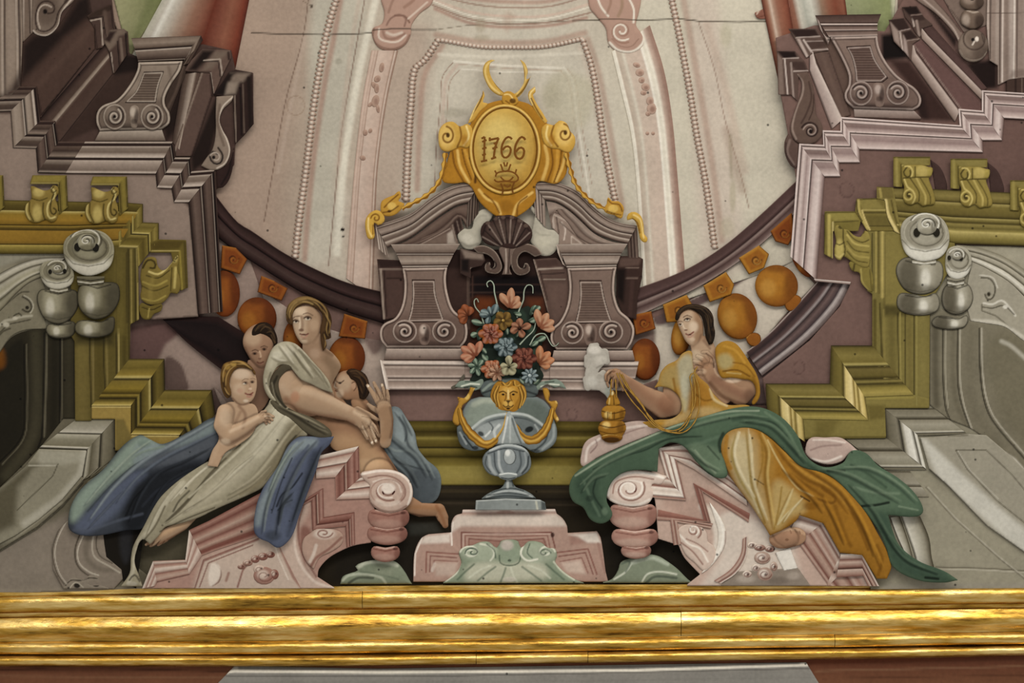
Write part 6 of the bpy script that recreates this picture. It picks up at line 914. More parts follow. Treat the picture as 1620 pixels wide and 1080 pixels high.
li = R('lion_mask', va, '~788,622 790,613 798,610 804,613 811,610 819,613 822,622 820,632 815,640 811,648 804,650 797,648 793,640 789,632', 'b98836', [E(804, 618, 10, 6, 'd0a858', .7, .9), E(804, 638, 8, 6, 'cfa858', .85, .8), L('~790,621 796,619 801,622', 2.2, '5a3a10', .9), L('~818,621 812,619 807,622', 2.2, '5a3a10', .9), E(796, 624, 2.4, 1.6, '2a1804', 1), E(812, 624, 2.4, 1.6, '2a1804', 1), L('~801,622 800,630 798,634', 1.8, '7c4f14', .8), L('~807,622 808,630 810,634', 1.8, '7c4f14', .8), L('804,618 804,630', 3, 'e0c486', .8), F('799,633 809,633 804,638', '3a2206', 1.2, .95), L('804,637 804,642', 1.4, '3a2206', .9), L('~796,641 800,644 804,642 808,644 812,641', 1.6, '3a2206', .9), E(804, 646, 3, 1.8, '2a1804', .9)], d=.13, th=.006, bulge=.02, rad=9, res=.8)
def swag(path, w0):
    P = resample(pts(path), 30); A = []; Bq = []
    for i, p in enumerate(P):
        t = P[min(29, i+1)]-P[max(0, i-1)]; t /= np.linalg.norm(t); n = np.array((-t[1], t[0])); wv = w0*(.45+.75*math.sin(math.pi*i/29))+.6*math.sin(i*2.1)
        A.append(p+n*wv); Bq.append(p-n*wv)
    B('swag', va, [tuple(a) for a in A], [tuple(b) for b in Bq], '0:6b430f@.002 .2:a97726@.01 .4:d3ab54@.014 .6:8a5c1a@.012 .8:b98a34@.01 1:5a380e@.002', d=.122)
swag('~802,652 798,672 788,690 770,702 752,692 740,680 730,660 727,645', 6.5); swag('~806,652 814,672 826,690 842,696 858,686 868,668 874,645', 6.5)
for o in ('~716,664 720,648 726,636 724,628 734,630 742,620 744,612! 752,614! 748,622 742,634 732,642 730,656 728,672 720,672', '~858,614! 866,614 870,626 868,634 880,634 882,642 878,650 884,664 880,668 872,654 872,644 862,632'):
    P = pts(o, True)
    R('side_mask', va, o, 'b58838', [L(P[::2], 2, '6b430f', .6), E(P[len(P)//3][0]+2, P[len(P)//3][1], 4, 5, 'd9b868', .8), E(P[len(P)//2][0], P[len(P)//2][1]+3, 3, 3, 'dfc27c', .8)], d=.09, th=.01, bulge=.02, rad=6, res=1)
for o in ('~720,612! 726,604 740,602 752,604 764,600 762,612 752,618 740,614 730,614', '~846,612! 856,604 868,602 880,600 890,606 896,616! 884,612 876,614 866,608 858,612 850,618'):
    P = pts(o, True); cx, cy = np.mean(P, 0)
    R('rim_leaf', va, o, '7f9088', [L([(cx-14, cy+3), (cx, cy-1), (cx+14, cy)], 2.4, 'd3dbd3', .9), L([(cx-10, cy+5), (cx+2, cy+3), (cx+10, cy+5)], 2, '22302c', .9), L([(cx-8, cy-4), (cx+6, cy-5)], 2, '33443c', .8)], d=.08, th=.006, bulge=.01, rad=5, res=1)
R('tendril', va, '~714,612 722,608 728,600 734,592 736,596 732,604 726,612 716,616', '5f5a50', [], d=.066, th=.006, bulge=.006, res=1)

# ================================================================ the flowers, each one its own
def petal(par, cx, cy, ang, ln, wd, c0, c1, d, nm='petal', edge=None):
    a = math.radians(ang); ux, uy = math.cos(a), math.sin(a); nx, ny = -uy, ux
    pr_ = [(0, 0), (.3, .62), (.65, 1), (.9, .6), (1, 0), (.9, -.6), (.65, -1), (.3, -.62)]
    P = [(cx+ux*ln*t+nx*wd*w_, cy+uy*ln*t+ny*wd*w_) for t, w_ in pr_]
    R(nm, par, spline(P, None, True, 2.5), c0, [L([(cx, cy), (cx+ux*ln*.5, cy+uy*ln*.5)], wd*.8, c1, .8, .9), L([(cx+ux*ln*.35+nx*wd*.4, cy+uy*ln*.35+ny*wd*.4), (cx+ux*ln*.9, cy+uy*ln*.9)], wd*.6, edge or c0, .7, .9)], d=d, th=.003, bulge=.012, rad=wd*.9, res=1.1, mat='smooth')
def flower(name, label, cx, cy, petals, c0, c1, edge, eye, d=.1, group='flowers in the stone vase'):
    f = thing(name, cx, cy+6, label, 'flower', group, d=d)
    for i, (a, l, w_) in enumerate(petals): petal(f, cx, cy, a, l, w_, c0, c1, d+.0006*i, 'petal', edge)
    if eye: R('flower_eye', f, ell(cx, cy, eye[1], eye[1], 0, 12), eye[0], [E(cx-1, cy-1, eye[1]*.5, eye[1]*.5, eye[2], .8)], d=d+.012, th=.003, bulge=.006, res=1, mat='smooth')
    return f
def rnd(n, l, w_, off=0): return [(off+360*i/n, l, w_) for i in range(n)]
def lily(label, cx, cy, angs, c=('b9856a', '7d3f28', 'd3ab92'), l=24, w_=6.5): return flower('lily', label, cx, cy, [(a, l*k, w_) for a, k in angs], c[0], c[1], c[2], None, d=.11)
def peony(label, cx, cy, r, c, d=.1):
    f = thing('peony', cx, cy+r, label, 'flower', 'flowers in the stone vase', d=d)
    for ring, (n, k) in enumerate(((8, 1.0), (7, .72), (5, .42))):
        for i in range(n): petal(f, cx+2*math.cos(i*2.4), cy+2*math.sin(i*2.4), 360*i/n+ring*25, r*k, r*k*.38, c[ring], c[3], d+.004*ring+.0005*i, 'petal', c[4])
    return f
lily('pale orange lily standing tallest at the top of the bouquet', 806, 487, [(-122, 1.15), (-84, 1.35), (-50, 1.0), (-25, .85)])
lily('pale orange lily leaning out on the aedicule console side, above the curling stem', 854, 518, [(-100, 1.25), (-60, 1.1), (-25, 1.05), (5, 1.0)])
lily('salmon lily with open petals low on the censer side', 852, 575, [(-85, 1.2), (-45, 1.1), (-15, 1.1), (15, .8)], ('b87a58', '6b321c', 'd09d7c'))
lily('salmon pink lily low on the children side', 752, 564, [(180, 1.0), (215, 1.15), (245, 1.0), (-70, 1.1), (160, .8)], ('b5745c', '6b321c', 'd3a38c'))
lily('rust red flower facing sideways at the upper edge beside the console', 740, 500, [(-110, 1.0), (-150, .9), (180, .8), (140, .8), (-70, .8)], ('8a4a2a', '4a2212', 'a8684a'), 20, 7)
flower('blue_iris', 'teal blue iris flower beside the tall curled stem', 776, 500, [(-60, 22, 6), (-150, 18, 6), (190, 18, 5), (120, 14, 5), (-100, 16, 4)], '4d6b74', '22343c', '8fa8ac', None)
flower('brown_blossom', 'ochre brown four-petalled blossom under the tall lily', 796, 507, rnd(5, 16, 7, 20), '6d5228', '3a2710', '94753c', ('a08040', 2.5, 'd3b878'))
flower('rose_blossom', 'dusty pink five-petalled blossom with dark centre', 822, 519, [(-90, 16, 6), (-15, 19, 6), (70, 16, 6), (160, 16, 6), (210, 15, 5)], '9a6650', '4a281c', 'c09078', ('2c1810', 3, '54301c'))
peony('orange red peony with pink heart on the children side', 776, 528, 18, ('9a5426', '7d3522', '8a4038', '3f1c12', 'c68d80'))
peony('dark teal round flower with pale curled petals in the middle of the bouquet', 800, 549, 17, ('2f4a52', '3f5c64', '5f7c84', '16242a', '8fa8b0'))
peony('deep crimson peony on the censer side', 829, 567, 19, ('5f2c24', '70362a', '8a4a40', '2a120e', 'a86a5c'))
peony('coral orange peony at the vase rim', 778, 584, 16, ('9c5232', 'a86044', 'b57a5c', '4a2414', 'cf9f86'))
flower('white_star', 'cream four-petalled blossom at the vase rim', 805, 580, [(-90, 18, 6), (-10, 14, 5), (55, 15, 7), (125, 15, 7), (190, 14, 5)], '9a9478', '4f4c38', 'b9b498', ('3a382a', 2.2, '6b6850'))
flower('pink_blossom', 'pale pink spiky blossom beside the coral peony', 786, 590, rnd(7, 14, 3.4, 10), 'b58a74', '6b3c2c', 'd3b09c', None, d=.118)
flower('blue_aster', 'pale blue aster at the vase rim on the censer side', 838, 594, rnd(9, 14, 3, 0), '64808a', '2c3f48', 'a0b5ba', ('8fa8b0', 3, 'c6d3d6'))
flower('green_leaf_rosette', 'grey-green star-shaped leaf rosette on the children side of the rim', 754, 580, rnd(6, 15, 4, 15), '5f7a6c', '22332c', 'a0b5a4', None)
lvs = [(768, 515, -160, 24, 5), (758, 528, 170, 14, 5), (757, 540, -80, 16, 5), (838, 500, -60, 20, 5), (835, 508, -10, 14, 5), (842, 494, -35, 16, 5), (845, 540, -20, 20, 5), (838, 548, -30, 16, 4), (802, 532, -90, 14, 4), (815, 535, -60, 14, 3.5), (762, 556, 60, 18, 5), (770, 562, -120, 14, 4), (856, 600, 150, 14, 4), (766, 570, 40, 14, 5), (822, 595, 60, 14, 4), (798, 494, 150, 12, 4), (812, 494, 20, 14, 4)]
near = ['long pale leaf reaching past the orange red peony towards the console', 'short leaf below the long pale leaf beside the orange red peony', 'upright leaf above the salmon pink lily', 'broad leaf above the dusty pink blossom pointing to the leaning lily', 'short leaf under the broad leaf by the leaning lily', 'curved leaf tip nearest the hooked stem', 'long leaf under the trailing tendril', 'narrow leaf between the crimson peony and the tendril', 'small upright leaf above the dark teal flower', 'thin leaf between the teal flower and the dusty pink blossom', 'leaf hanging down beside the salmon pink lily', 'small leaf between the salmon pink lily and the teal flower', 'leaf on the vase rim beside the pale blue aster', 'leaf above the grey-green rosette by the coral peony', 'leaf hanging over the rim between the cream blossom and the aster', 'small leaf under the tall lily towards the blue iris', 'small leaf under the tall lily towards the hooked stem']
for i, (x, y, a, l, w_) in enumerate(lvs):
    f = thing('flower_leaf', x, y, 'grey-green '+near[i], 'leaf', 'leaves in the bouquet', d=.096)
    petal(f, x, y, a, l, w_, ('4f6a5c', '5f7a6a', '3f5a50')[i % 3], '1c2c26', .096+.0004*i, 'blade', 'a8bcaa')
fol = thing('bouquet_foliage', 804, 606, 'dark green foliage mass behind the flowers of the vase', 'foliage', d=.08)
R('leaf_mass', fol, '~744,606 748,590 742,578 752,568 746,552 756,540 752,526 762,514 770,504 776,490 790,486 800,492 812,484 824,488 836,484 842,496 838,510 850,518 846,532 858,540 852,556 862,566 854,580 860,594 850,606 820,612 780,612', '26332c', [E(x, y, 9, 5, c, .75, .9, a) for x, y, a, c in ((760, 530, 30, '3f5a4c'), (770, 548, -30, '2f463c'), (790, 530, 60, '46604f'), (812, 532, -50, '3f5a4c'), (838, 520, 40, '4f6a58'), (846, 556, -20, '3a5446'), (816, 552, 20, '4a3a22'), (764, 575, 50, '4f6a58'), (790, 570, -40, '3a5446'), (820, 584, 30, '46604f'), (840, 580, -60, '2f463c'), (800, 600, 0, '4f6a58'), (776, 600, 40, '33493d'), (784, 500, -60, '3f5a4c'), (828, 500, 70, '33493d'))], d=.08, th=.006, bulge=.012, rad=8, res=1.4)
fol['kind'] = 'stuff'
def stem(label, path, w0):
    P = resample(pts(path), 26); A = []; Bq = []
    for i, p in enumerate(P):
        t = P[min(25, i+1)]-P[max(0, i-1)]; t /= np.linalg.norm(t); n = np.array((-t[1], t[0])); wv = w0*(1-.4*i/25); A.append(p+n*wv); Bq.append(p-n*wv)
    o = B('curled_stem', None, [tuple(a) for a in A], [tuple(b) for b in Bq], '0:2f4038@.004 .3:9fb0a4@.01 .55:b5c0b4@.011 .8:5a6f62@.008 1:22302a@.004', d=.108)
    props(o, label, 'stem', 'curled stems of the bouquet')
stem('pale curled stem standing tall above the blue iris', '~788,498 786,480 782,462 781,450 776,444 770,448 772,454', 1.8)
stem('pale hooked stem bending over beside the tall lily', '~818,502 822,488 828,474 829,460 834,451 842,452 843,464', 1.7)
stem('pale hooked stem beside the rust red flower', '~766,514 760,496 752,486 750,476 754,472 757,478', 1.6)
stem('pale stem curving up to the leaning lily', '~822,545 832,534 844,522 848,506', 1.8)
stem('thin tendril trailing over the console scroll', '~838,546 848,530 862,528 868,538 876,548 884,542', 1.5)

# ================================================================ figures: one continuous skin per body, clothing and hair as children
def body(name, parent, shapes, base, ops, d=.0, res=1.2, mat='smooth', k=.55, flat=.5):
    """one closed relief surface grown over limbs (tapered chains) and traced masses"""
    heads = [pts(s[1], True) for s in shapes if isinstance(s, tuple)]; polys = [pts(s, True) for s in shapes if isinstance(s, str)]+heads; chains = [s for s in shapes if isinstance(s, list)]
    allp = [p for P in polys for p in P] + [(x+s*r, y+t*r) for c in chains for x, y, r in c for s in (-1, 1) for t in (-1, 1)]
    A = np.array(allp); x0, y0 = A.min(0)-3*res; x1, y1 = A.max(0)+3*res
    def f(X, Y, height=False):
        F_ = np.full(X.shape, -1e9); H = np.zeros(X.shape)
        for P in polys:
            dd, _ = segdist(X, Y, P, True); s = np.where(inside(X, Y, P), dd, -dd); F_ = np.maximum(F_, s)
            if height:
                rr = max(dd[s > 0].max() if (s > 0).any() else 1, 1); u = np.clip(s/rr, 0, 1); rr = min(rr, 24); u = np.clip(s/rr, 0, 1); H = np.maximum(H, rr*(k*1.3 if P in heads else k*.55)*np.sqrt(1-(1-u)**2))
        for c in chains:
            for (ax, ay, ar), (bx, by, br) in zip(c[:-1], c[1:]):
                dx, dy = bx-ax, by-ay; t = np.clip(((X-ax)*dx+(Y-ay)*dy)/(dx*dx+dy*dy+1e-9), 0, 1); r = ar+(br-ar)*t
                q = np.hypot(X-ax-t*dx, Y-ay-t*dy); F_ = np.maximum(F_, r-q)
                if height: H = np.maximum(H, k*1.15*np.sqrt(np.clip(r*r-q*q, 0, None)))
        return (F_, H) if height else F_
    nx, ny = int((x1-x0)/res)+2, int((y1-y0)/res)+2
    gx = x0+res*np.arange(nx); gy = y0+res*np.arange(ny)
    CX, CY = np.meshgrid(gx[:-1]+res/2, gy[:-1]+res/2)
    keep = (f(CX.ravel(), CY.ravel()) > 0).reshape(CX.shape)
    j, i = np.where(keep); q = np.c_[j*nx+i, j*nx+i+1, (j+1)*nx+i+1, (j+1)*nx+i]
    cnt = np.bincount(q.ravel(), minlength=nx*ny); used = np.where(cnt > 0)[0]
    rem = np.full(nx*ny, -1); rem[used] = np.arange(len(used)); q = rem[q]
    X = gx[used % nx].copy(); Y = gy[used//nx].copy(); bnd = np.where(cnt[used] < 4)[0]
    for _ in range(2):
        bx, by = X[bnd], Y[bnd]; f0 = f(bx, by); gxx = (f(bx+.3, by)-f(bx-.3, by))/.6; gyy = (f(bx, by+.3)-f(bx, by-.3))/.6
        g2 = gxx**2+gyy**2+1e-3; st_ = np.clip(f0/g2, -res, res); X[bnd] = bx-st_*gxx; Y[bnd] = by-st_*gyy
    Z = np.zeros(len(X)); C = paint(X, Y, base, ops, Z)
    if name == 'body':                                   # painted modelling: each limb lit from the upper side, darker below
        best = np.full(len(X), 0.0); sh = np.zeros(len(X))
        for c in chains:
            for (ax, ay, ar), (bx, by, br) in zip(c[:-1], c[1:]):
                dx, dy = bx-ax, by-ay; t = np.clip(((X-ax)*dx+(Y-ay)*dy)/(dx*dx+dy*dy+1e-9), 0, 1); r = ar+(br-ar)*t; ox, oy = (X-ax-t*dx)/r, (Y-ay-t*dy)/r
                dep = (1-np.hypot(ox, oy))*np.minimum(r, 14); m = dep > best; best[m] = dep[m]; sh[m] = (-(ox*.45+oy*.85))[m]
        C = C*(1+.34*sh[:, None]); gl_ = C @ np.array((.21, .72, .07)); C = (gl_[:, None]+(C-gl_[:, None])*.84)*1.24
    for c in chains:                                     # painted contour around each limb and finger
        sd = np.full(len(X), -1e9)
        small = max(p[2] for p in c) < 9
        for n_, ((ax, ay, ar), (bx, by, br)) in enumerate(zip(c[:-1], c[1:])):
            dx, dy = bx-ax, by-ay; t0 = ((X-ax)*dx+(Y-ay)*dy)/(dx*dx+dy*dy+1e-9); t = np.clip(t0, 0, 1)
            if small and n_ == 0: t = np.where(t0 < .45, 9, t)
            sd = np.maximum(sd, ar+(br-ar)*t-np.hypot(X-ax-t*dx, Y-ay-t*dy))
        wd = 1.1 if max(p[2] for p in c) < 9 else 3.0
        al = np.clip(1-np.abs(sd+wd*.5)/wd, 0, 1)*(.5 if name == 'body' else .12); C = C*(1-al[:, None])+lin('4a2e1e')*al[:, None]
    Z = Z*.6 + f(X, Y, True)[1]*flat/S; Z[bnd] = 0
    dd = d+uniq(); D = dd+.006+Z
    e = np.concatenate([q[:, [0, 1]], q[:, [1, 2]], q[:, [2, 3]], q[:, [3, 0]]]); key = np.sort(e, 1); key = key[:, 0].astype(np.int64)*len(X)+key[:, 1]
    u, ind, c = np.unique(key, return_index=True, return_counts=True); be = e[ind[c == 1]]; rim = np.unique(be); rm = np.full(len(X), -1); rm[rim] = np.arange(len(rim))+len(X)
    V = np.concatenate([world(X, Y, D), world(X[rim], Y[rim], np.full(len(rim), dd))]); sides = np.c_[be[:, 1], be[:, 0], rm[be[:, 0]], rm[be[:, 1]]]
    return link(name, V, np.concatenate([q[:, ::-1], sides[:, ::-1]]), np.concatenate([C, C[rim]]), parent, mat, np.r_[np.ones(len(q), bool), np.zeros(len(sides), bool)])
def cloth(name, par, o, base, ops, d, bulge=.02, rad=14, res=1.3): return R(name, par, o, base, ops, d=d, th=.006, bulge=bulge, rad=rad, res=res, mat='fresco', zk=3.5)
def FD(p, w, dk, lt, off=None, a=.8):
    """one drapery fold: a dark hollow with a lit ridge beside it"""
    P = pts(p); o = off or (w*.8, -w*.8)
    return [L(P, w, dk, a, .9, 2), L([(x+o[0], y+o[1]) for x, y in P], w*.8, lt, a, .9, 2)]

# ---------------------------------------------------------------- the woman with the children
w1 = thing('person', 300, 928, 'seated woman in a cream dress and blue cloak hugging a child while children press close', 'person')
FL = []
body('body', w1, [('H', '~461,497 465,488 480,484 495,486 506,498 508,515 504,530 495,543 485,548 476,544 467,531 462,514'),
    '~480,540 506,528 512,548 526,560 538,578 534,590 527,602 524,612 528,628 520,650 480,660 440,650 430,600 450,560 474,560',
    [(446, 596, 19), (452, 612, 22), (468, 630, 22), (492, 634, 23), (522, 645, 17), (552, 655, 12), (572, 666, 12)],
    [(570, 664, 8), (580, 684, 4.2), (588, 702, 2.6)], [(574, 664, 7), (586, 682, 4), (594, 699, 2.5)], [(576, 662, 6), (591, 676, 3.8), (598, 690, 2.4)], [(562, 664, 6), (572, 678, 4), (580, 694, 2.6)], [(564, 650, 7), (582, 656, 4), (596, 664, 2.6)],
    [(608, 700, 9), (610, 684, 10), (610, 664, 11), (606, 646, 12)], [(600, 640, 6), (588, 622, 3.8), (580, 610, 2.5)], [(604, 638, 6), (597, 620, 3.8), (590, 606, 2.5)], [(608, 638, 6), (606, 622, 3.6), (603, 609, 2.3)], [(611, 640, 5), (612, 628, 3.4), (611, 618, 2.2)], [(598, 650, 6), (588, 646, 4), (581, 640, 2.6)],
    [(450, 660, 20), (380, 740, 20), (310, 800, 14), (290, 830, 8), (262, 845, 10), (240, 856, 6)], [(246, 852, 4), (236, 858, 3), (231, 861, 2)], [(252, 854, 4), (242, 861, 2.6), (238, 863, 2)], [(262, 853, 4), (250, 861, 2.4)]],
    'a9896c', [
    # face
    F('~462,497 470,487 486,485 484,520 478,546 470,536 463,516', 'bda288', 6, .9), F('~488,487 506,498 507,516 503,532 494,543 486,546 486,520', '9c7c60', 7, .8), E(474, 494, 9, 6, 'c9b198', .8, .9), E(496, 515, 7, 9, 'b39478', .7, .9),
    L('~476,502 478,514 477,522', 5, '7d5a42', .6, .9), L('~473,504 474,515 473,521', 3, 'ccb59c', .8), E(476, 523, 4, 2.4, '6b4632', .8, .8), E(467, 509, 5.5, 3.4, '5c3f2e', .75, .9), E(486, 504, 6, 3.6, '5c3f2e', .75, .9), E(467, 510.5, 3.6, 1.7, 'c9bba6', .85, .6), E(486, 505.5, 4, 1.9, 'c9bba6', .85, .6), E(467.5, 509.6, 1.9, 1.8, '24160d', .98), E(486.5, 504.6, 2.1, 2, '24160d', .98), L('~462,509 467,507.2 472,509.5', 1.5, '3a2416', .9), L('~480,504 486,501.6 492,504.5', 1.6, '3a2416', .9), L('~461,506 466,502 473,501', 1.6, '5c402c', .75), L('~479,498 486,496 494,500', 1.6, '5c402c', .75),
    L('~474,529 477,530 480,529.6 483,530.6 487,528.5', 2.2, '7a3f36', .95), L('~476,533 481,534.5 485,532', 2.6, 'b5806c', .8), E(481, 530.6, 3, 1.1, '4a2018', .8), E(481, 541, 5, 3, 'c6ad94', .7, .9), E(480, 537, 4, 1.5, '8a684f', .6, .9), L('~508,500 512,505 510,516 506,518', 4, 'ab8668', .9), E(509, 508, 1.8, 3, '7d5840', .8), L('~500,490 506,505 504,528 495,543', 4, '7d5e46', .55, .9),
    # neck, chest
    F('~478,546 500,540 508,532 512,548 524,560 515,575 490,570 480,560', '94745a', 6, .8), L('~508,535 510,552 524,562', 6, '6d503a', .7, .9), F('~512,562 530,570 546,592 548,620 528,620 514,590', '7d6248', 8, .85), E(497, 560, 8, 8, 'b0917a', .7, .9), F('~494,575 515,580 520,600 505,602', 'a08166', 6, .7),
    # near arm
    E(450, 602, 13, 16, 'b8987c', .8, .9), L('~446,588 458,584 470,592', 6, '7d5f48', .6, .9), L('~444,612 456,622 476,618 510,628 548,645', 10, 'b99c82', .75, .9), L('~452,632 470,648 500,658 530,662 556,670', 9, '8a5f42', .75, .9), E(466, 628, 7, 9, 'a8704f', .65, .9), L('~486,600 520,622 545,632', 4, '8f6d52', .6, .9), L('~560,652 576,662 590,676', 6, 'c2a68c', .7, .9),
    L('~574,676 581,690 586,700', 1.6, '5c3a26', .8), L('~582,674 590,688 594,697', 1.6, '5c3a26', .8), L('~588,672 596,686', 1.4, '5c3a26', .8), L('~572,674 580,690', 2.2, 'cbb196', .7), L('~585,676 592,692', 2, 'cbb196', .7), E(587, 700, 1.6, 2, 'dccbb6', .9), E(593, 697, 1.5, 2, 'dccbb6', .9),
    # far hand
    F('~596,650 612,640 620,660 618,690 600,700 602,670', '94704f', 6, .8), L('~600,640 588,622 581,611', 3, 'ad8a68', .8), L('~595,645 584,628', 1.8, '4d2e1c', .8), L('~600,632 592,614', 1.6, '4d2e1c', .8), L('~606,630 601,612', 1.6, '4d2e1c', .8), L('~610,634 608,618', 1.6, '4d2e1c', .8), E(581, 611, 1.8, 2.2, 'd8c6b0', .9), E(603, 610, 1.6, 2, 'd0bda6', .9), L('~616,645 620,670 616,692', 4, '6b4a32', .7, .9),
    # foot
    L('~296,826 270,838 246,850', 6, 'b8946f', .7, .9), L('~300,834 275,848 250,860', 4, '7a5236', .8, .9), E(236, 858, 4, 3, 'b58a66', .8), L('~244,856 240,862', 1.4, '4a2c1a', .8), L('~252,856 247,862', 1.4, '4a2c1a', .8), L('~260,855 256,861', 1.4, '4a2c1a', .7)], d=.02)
hr = R('hair', w1, '~452,503 453,488 460,478 472,471 488,470 506,478 518,490 524,508 521,524 523,535 514,538! 516,548 510,556! 507,540 506,520 509,500 498,488 484,483 470,487 462,498 462,514 455,512', '5a4128', [
    L('~455,500 458,486 470,476 486,474 500,480', 7, '8f7448', .85, .9), L('~458,494 466,482 480,478 494,482', 3, 'b09460', .7), L('~506,482 518,498 518,520', 8, '2f2013', .85, .9), L('~512,490 516,508 512,532', 3, '6b4f30', .7), L('~470,480 482,483 496,488', 2, '3f2c1a', .8), L('~453,498 457,508', 2, '3a2816', .8), E(516, 530, 7, 6, '2a1c10', .8, .8)] + FD('~456,506 457,492 466,482 478,478', 2.6, '352312', '9a7c4c', (1.6, -1.4), .75) + FD('~459,500 464,488 476,481 490,482', 2.6, '352312', '9a7c4c', (1.6, -1.4), .75) + FD('~470,478 486,476 500,484 510,498', 2.6, '352312', '9a7c4c', (1.6, -1.4), .75) + FD('~484,474 502,480 514,494 517,512', 2.6, '352312', '9a7c4c', (1.6, -1.4), .75) + FD('~508,492 516,506 514,524 517,534', 2.6, '352312', '9a7c4c', (1.6, -1.4), .75) + FD('~512,500 520,514 518,530', 2.6, '352312', '9a7c4c', (1.6, -1.4), .75) + FD('~453,496 456,486 464,478', 2.6, '352312', '9a7c4c', (1.6, -1.4), .75) + FD('~510,530 513,542 511,552', 2.6, '352312', '9a7c4c', (1.6, -1.4), .75), d=.05, th=.006, bulge=.03, rad=10, res=1.0, mat='smooth')
cloth('sleeve_lining', w1, '~428,600 436,586 450,576 466,580 452,588 441,602 442,620 450,640 468,652 486,664 496,676 470,672 446,660 430,636 424,615', '574f40', [L('~438,596 432,612 442,634 460,654', 4, '2f2a20', .8), L('~430,606 436,630 452,650', 2.4, '8a826f', .7), L('~442,640 450,648 458,642', 2, 'a39b86', .8)], .06)
cloth('bodice', w1, '~416,596 422,572 432,550 448,541 466,544 480,556 494,572 510,590 520,604 526,622! 508,616 490,607 476,601 466,590 456,579 442,578 432,590 426,606 430,622 440,636 428,632 418,616', 'a29b87', [
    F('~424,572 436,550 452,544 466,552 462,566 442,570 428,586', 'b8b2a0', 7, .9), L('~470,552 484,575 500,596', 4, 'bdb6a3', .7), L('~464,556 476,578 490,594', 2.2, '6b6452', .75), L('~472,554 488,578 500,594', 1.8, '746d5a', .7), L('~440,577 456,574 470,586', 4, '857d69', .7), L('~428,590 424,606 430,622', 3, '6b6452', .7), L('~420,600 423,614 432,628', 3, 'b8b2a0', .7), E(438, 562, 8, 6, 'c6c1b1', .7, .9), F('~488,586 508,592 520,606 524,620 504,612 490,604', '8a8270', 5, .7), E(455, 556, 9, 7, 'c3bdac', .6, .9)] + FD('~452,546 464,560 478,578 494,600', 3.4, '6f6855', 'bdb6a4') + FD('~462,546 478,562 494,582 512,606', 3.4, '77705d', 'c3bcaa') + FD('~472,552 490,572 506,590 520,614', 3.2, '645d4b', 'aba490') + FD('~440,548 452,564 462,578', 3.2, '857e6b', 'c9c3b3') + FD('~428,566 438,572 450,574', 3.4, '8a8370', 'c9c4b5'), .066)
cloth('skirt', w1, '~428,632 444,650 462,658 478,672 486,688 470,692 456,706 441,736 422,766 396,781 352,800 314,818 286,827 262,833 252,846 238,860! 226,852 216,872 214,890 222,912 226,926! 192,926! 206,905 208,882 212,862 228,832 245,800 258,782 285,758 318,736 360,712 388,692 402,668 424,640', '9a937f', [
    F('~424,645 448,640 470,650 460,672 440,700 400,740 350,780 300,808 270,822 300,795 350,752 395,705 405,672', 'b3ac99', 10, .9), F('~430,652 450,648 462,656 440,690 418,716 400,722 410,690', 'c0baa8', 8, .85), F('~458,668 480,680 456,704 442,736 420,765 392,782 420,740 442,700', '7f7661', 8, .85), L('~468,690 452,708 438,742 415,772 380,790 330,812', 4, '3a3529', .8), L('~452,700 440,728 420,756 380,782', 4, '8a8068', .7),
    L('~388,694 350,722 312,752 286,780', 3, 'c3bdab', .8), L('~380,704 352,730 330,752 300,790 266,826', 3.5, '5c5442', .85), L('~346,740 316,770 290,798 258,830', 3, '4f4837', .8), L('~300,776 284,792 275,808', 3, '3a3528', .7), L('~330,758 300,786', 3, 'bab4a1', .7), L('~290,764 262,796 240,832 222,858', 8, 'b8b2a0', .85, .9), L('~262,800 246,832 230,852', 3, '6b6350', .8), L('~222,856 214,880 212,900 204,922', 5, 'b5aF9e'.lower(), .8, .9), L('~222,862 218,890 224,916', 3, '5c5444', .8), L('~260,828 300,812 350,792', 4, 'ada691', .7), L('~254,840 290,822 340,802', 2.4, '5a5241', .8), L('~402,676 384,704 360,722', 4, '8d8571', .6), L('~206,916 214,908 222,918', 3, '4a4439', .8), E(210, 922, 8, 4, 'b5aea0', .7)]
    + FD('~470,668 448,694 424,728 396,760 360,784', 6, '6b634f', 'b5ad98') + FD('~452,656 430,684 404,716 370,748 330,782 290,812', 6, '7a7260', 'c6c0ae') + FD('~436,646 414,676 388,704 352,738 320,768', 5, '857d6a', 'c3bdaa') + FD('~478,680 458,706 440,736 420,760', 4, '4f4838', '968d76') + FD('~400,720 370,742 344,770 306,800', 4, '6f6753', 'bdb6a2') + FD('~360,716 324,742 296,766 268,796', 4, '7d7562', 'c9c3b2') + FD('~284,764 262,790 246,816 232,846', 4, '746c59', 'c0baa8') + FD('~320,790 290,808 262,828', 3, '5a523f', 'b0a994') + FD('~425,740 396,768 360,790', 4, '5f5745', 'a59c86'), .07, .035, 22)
cloth('sash', w1, '~428,634 440,640 456,648 476,654 496,662 520,678 524,690 512,694 494,690 480,682 464,668 446,658 434,648', '5f5848', FD('~440,644 466,658 494,676 516,688', 4, '2f2a20', '8d8571') + FD('~460,654 486,666 512,680', 3, '38322a', '968e7a'), .085, .02, 8)
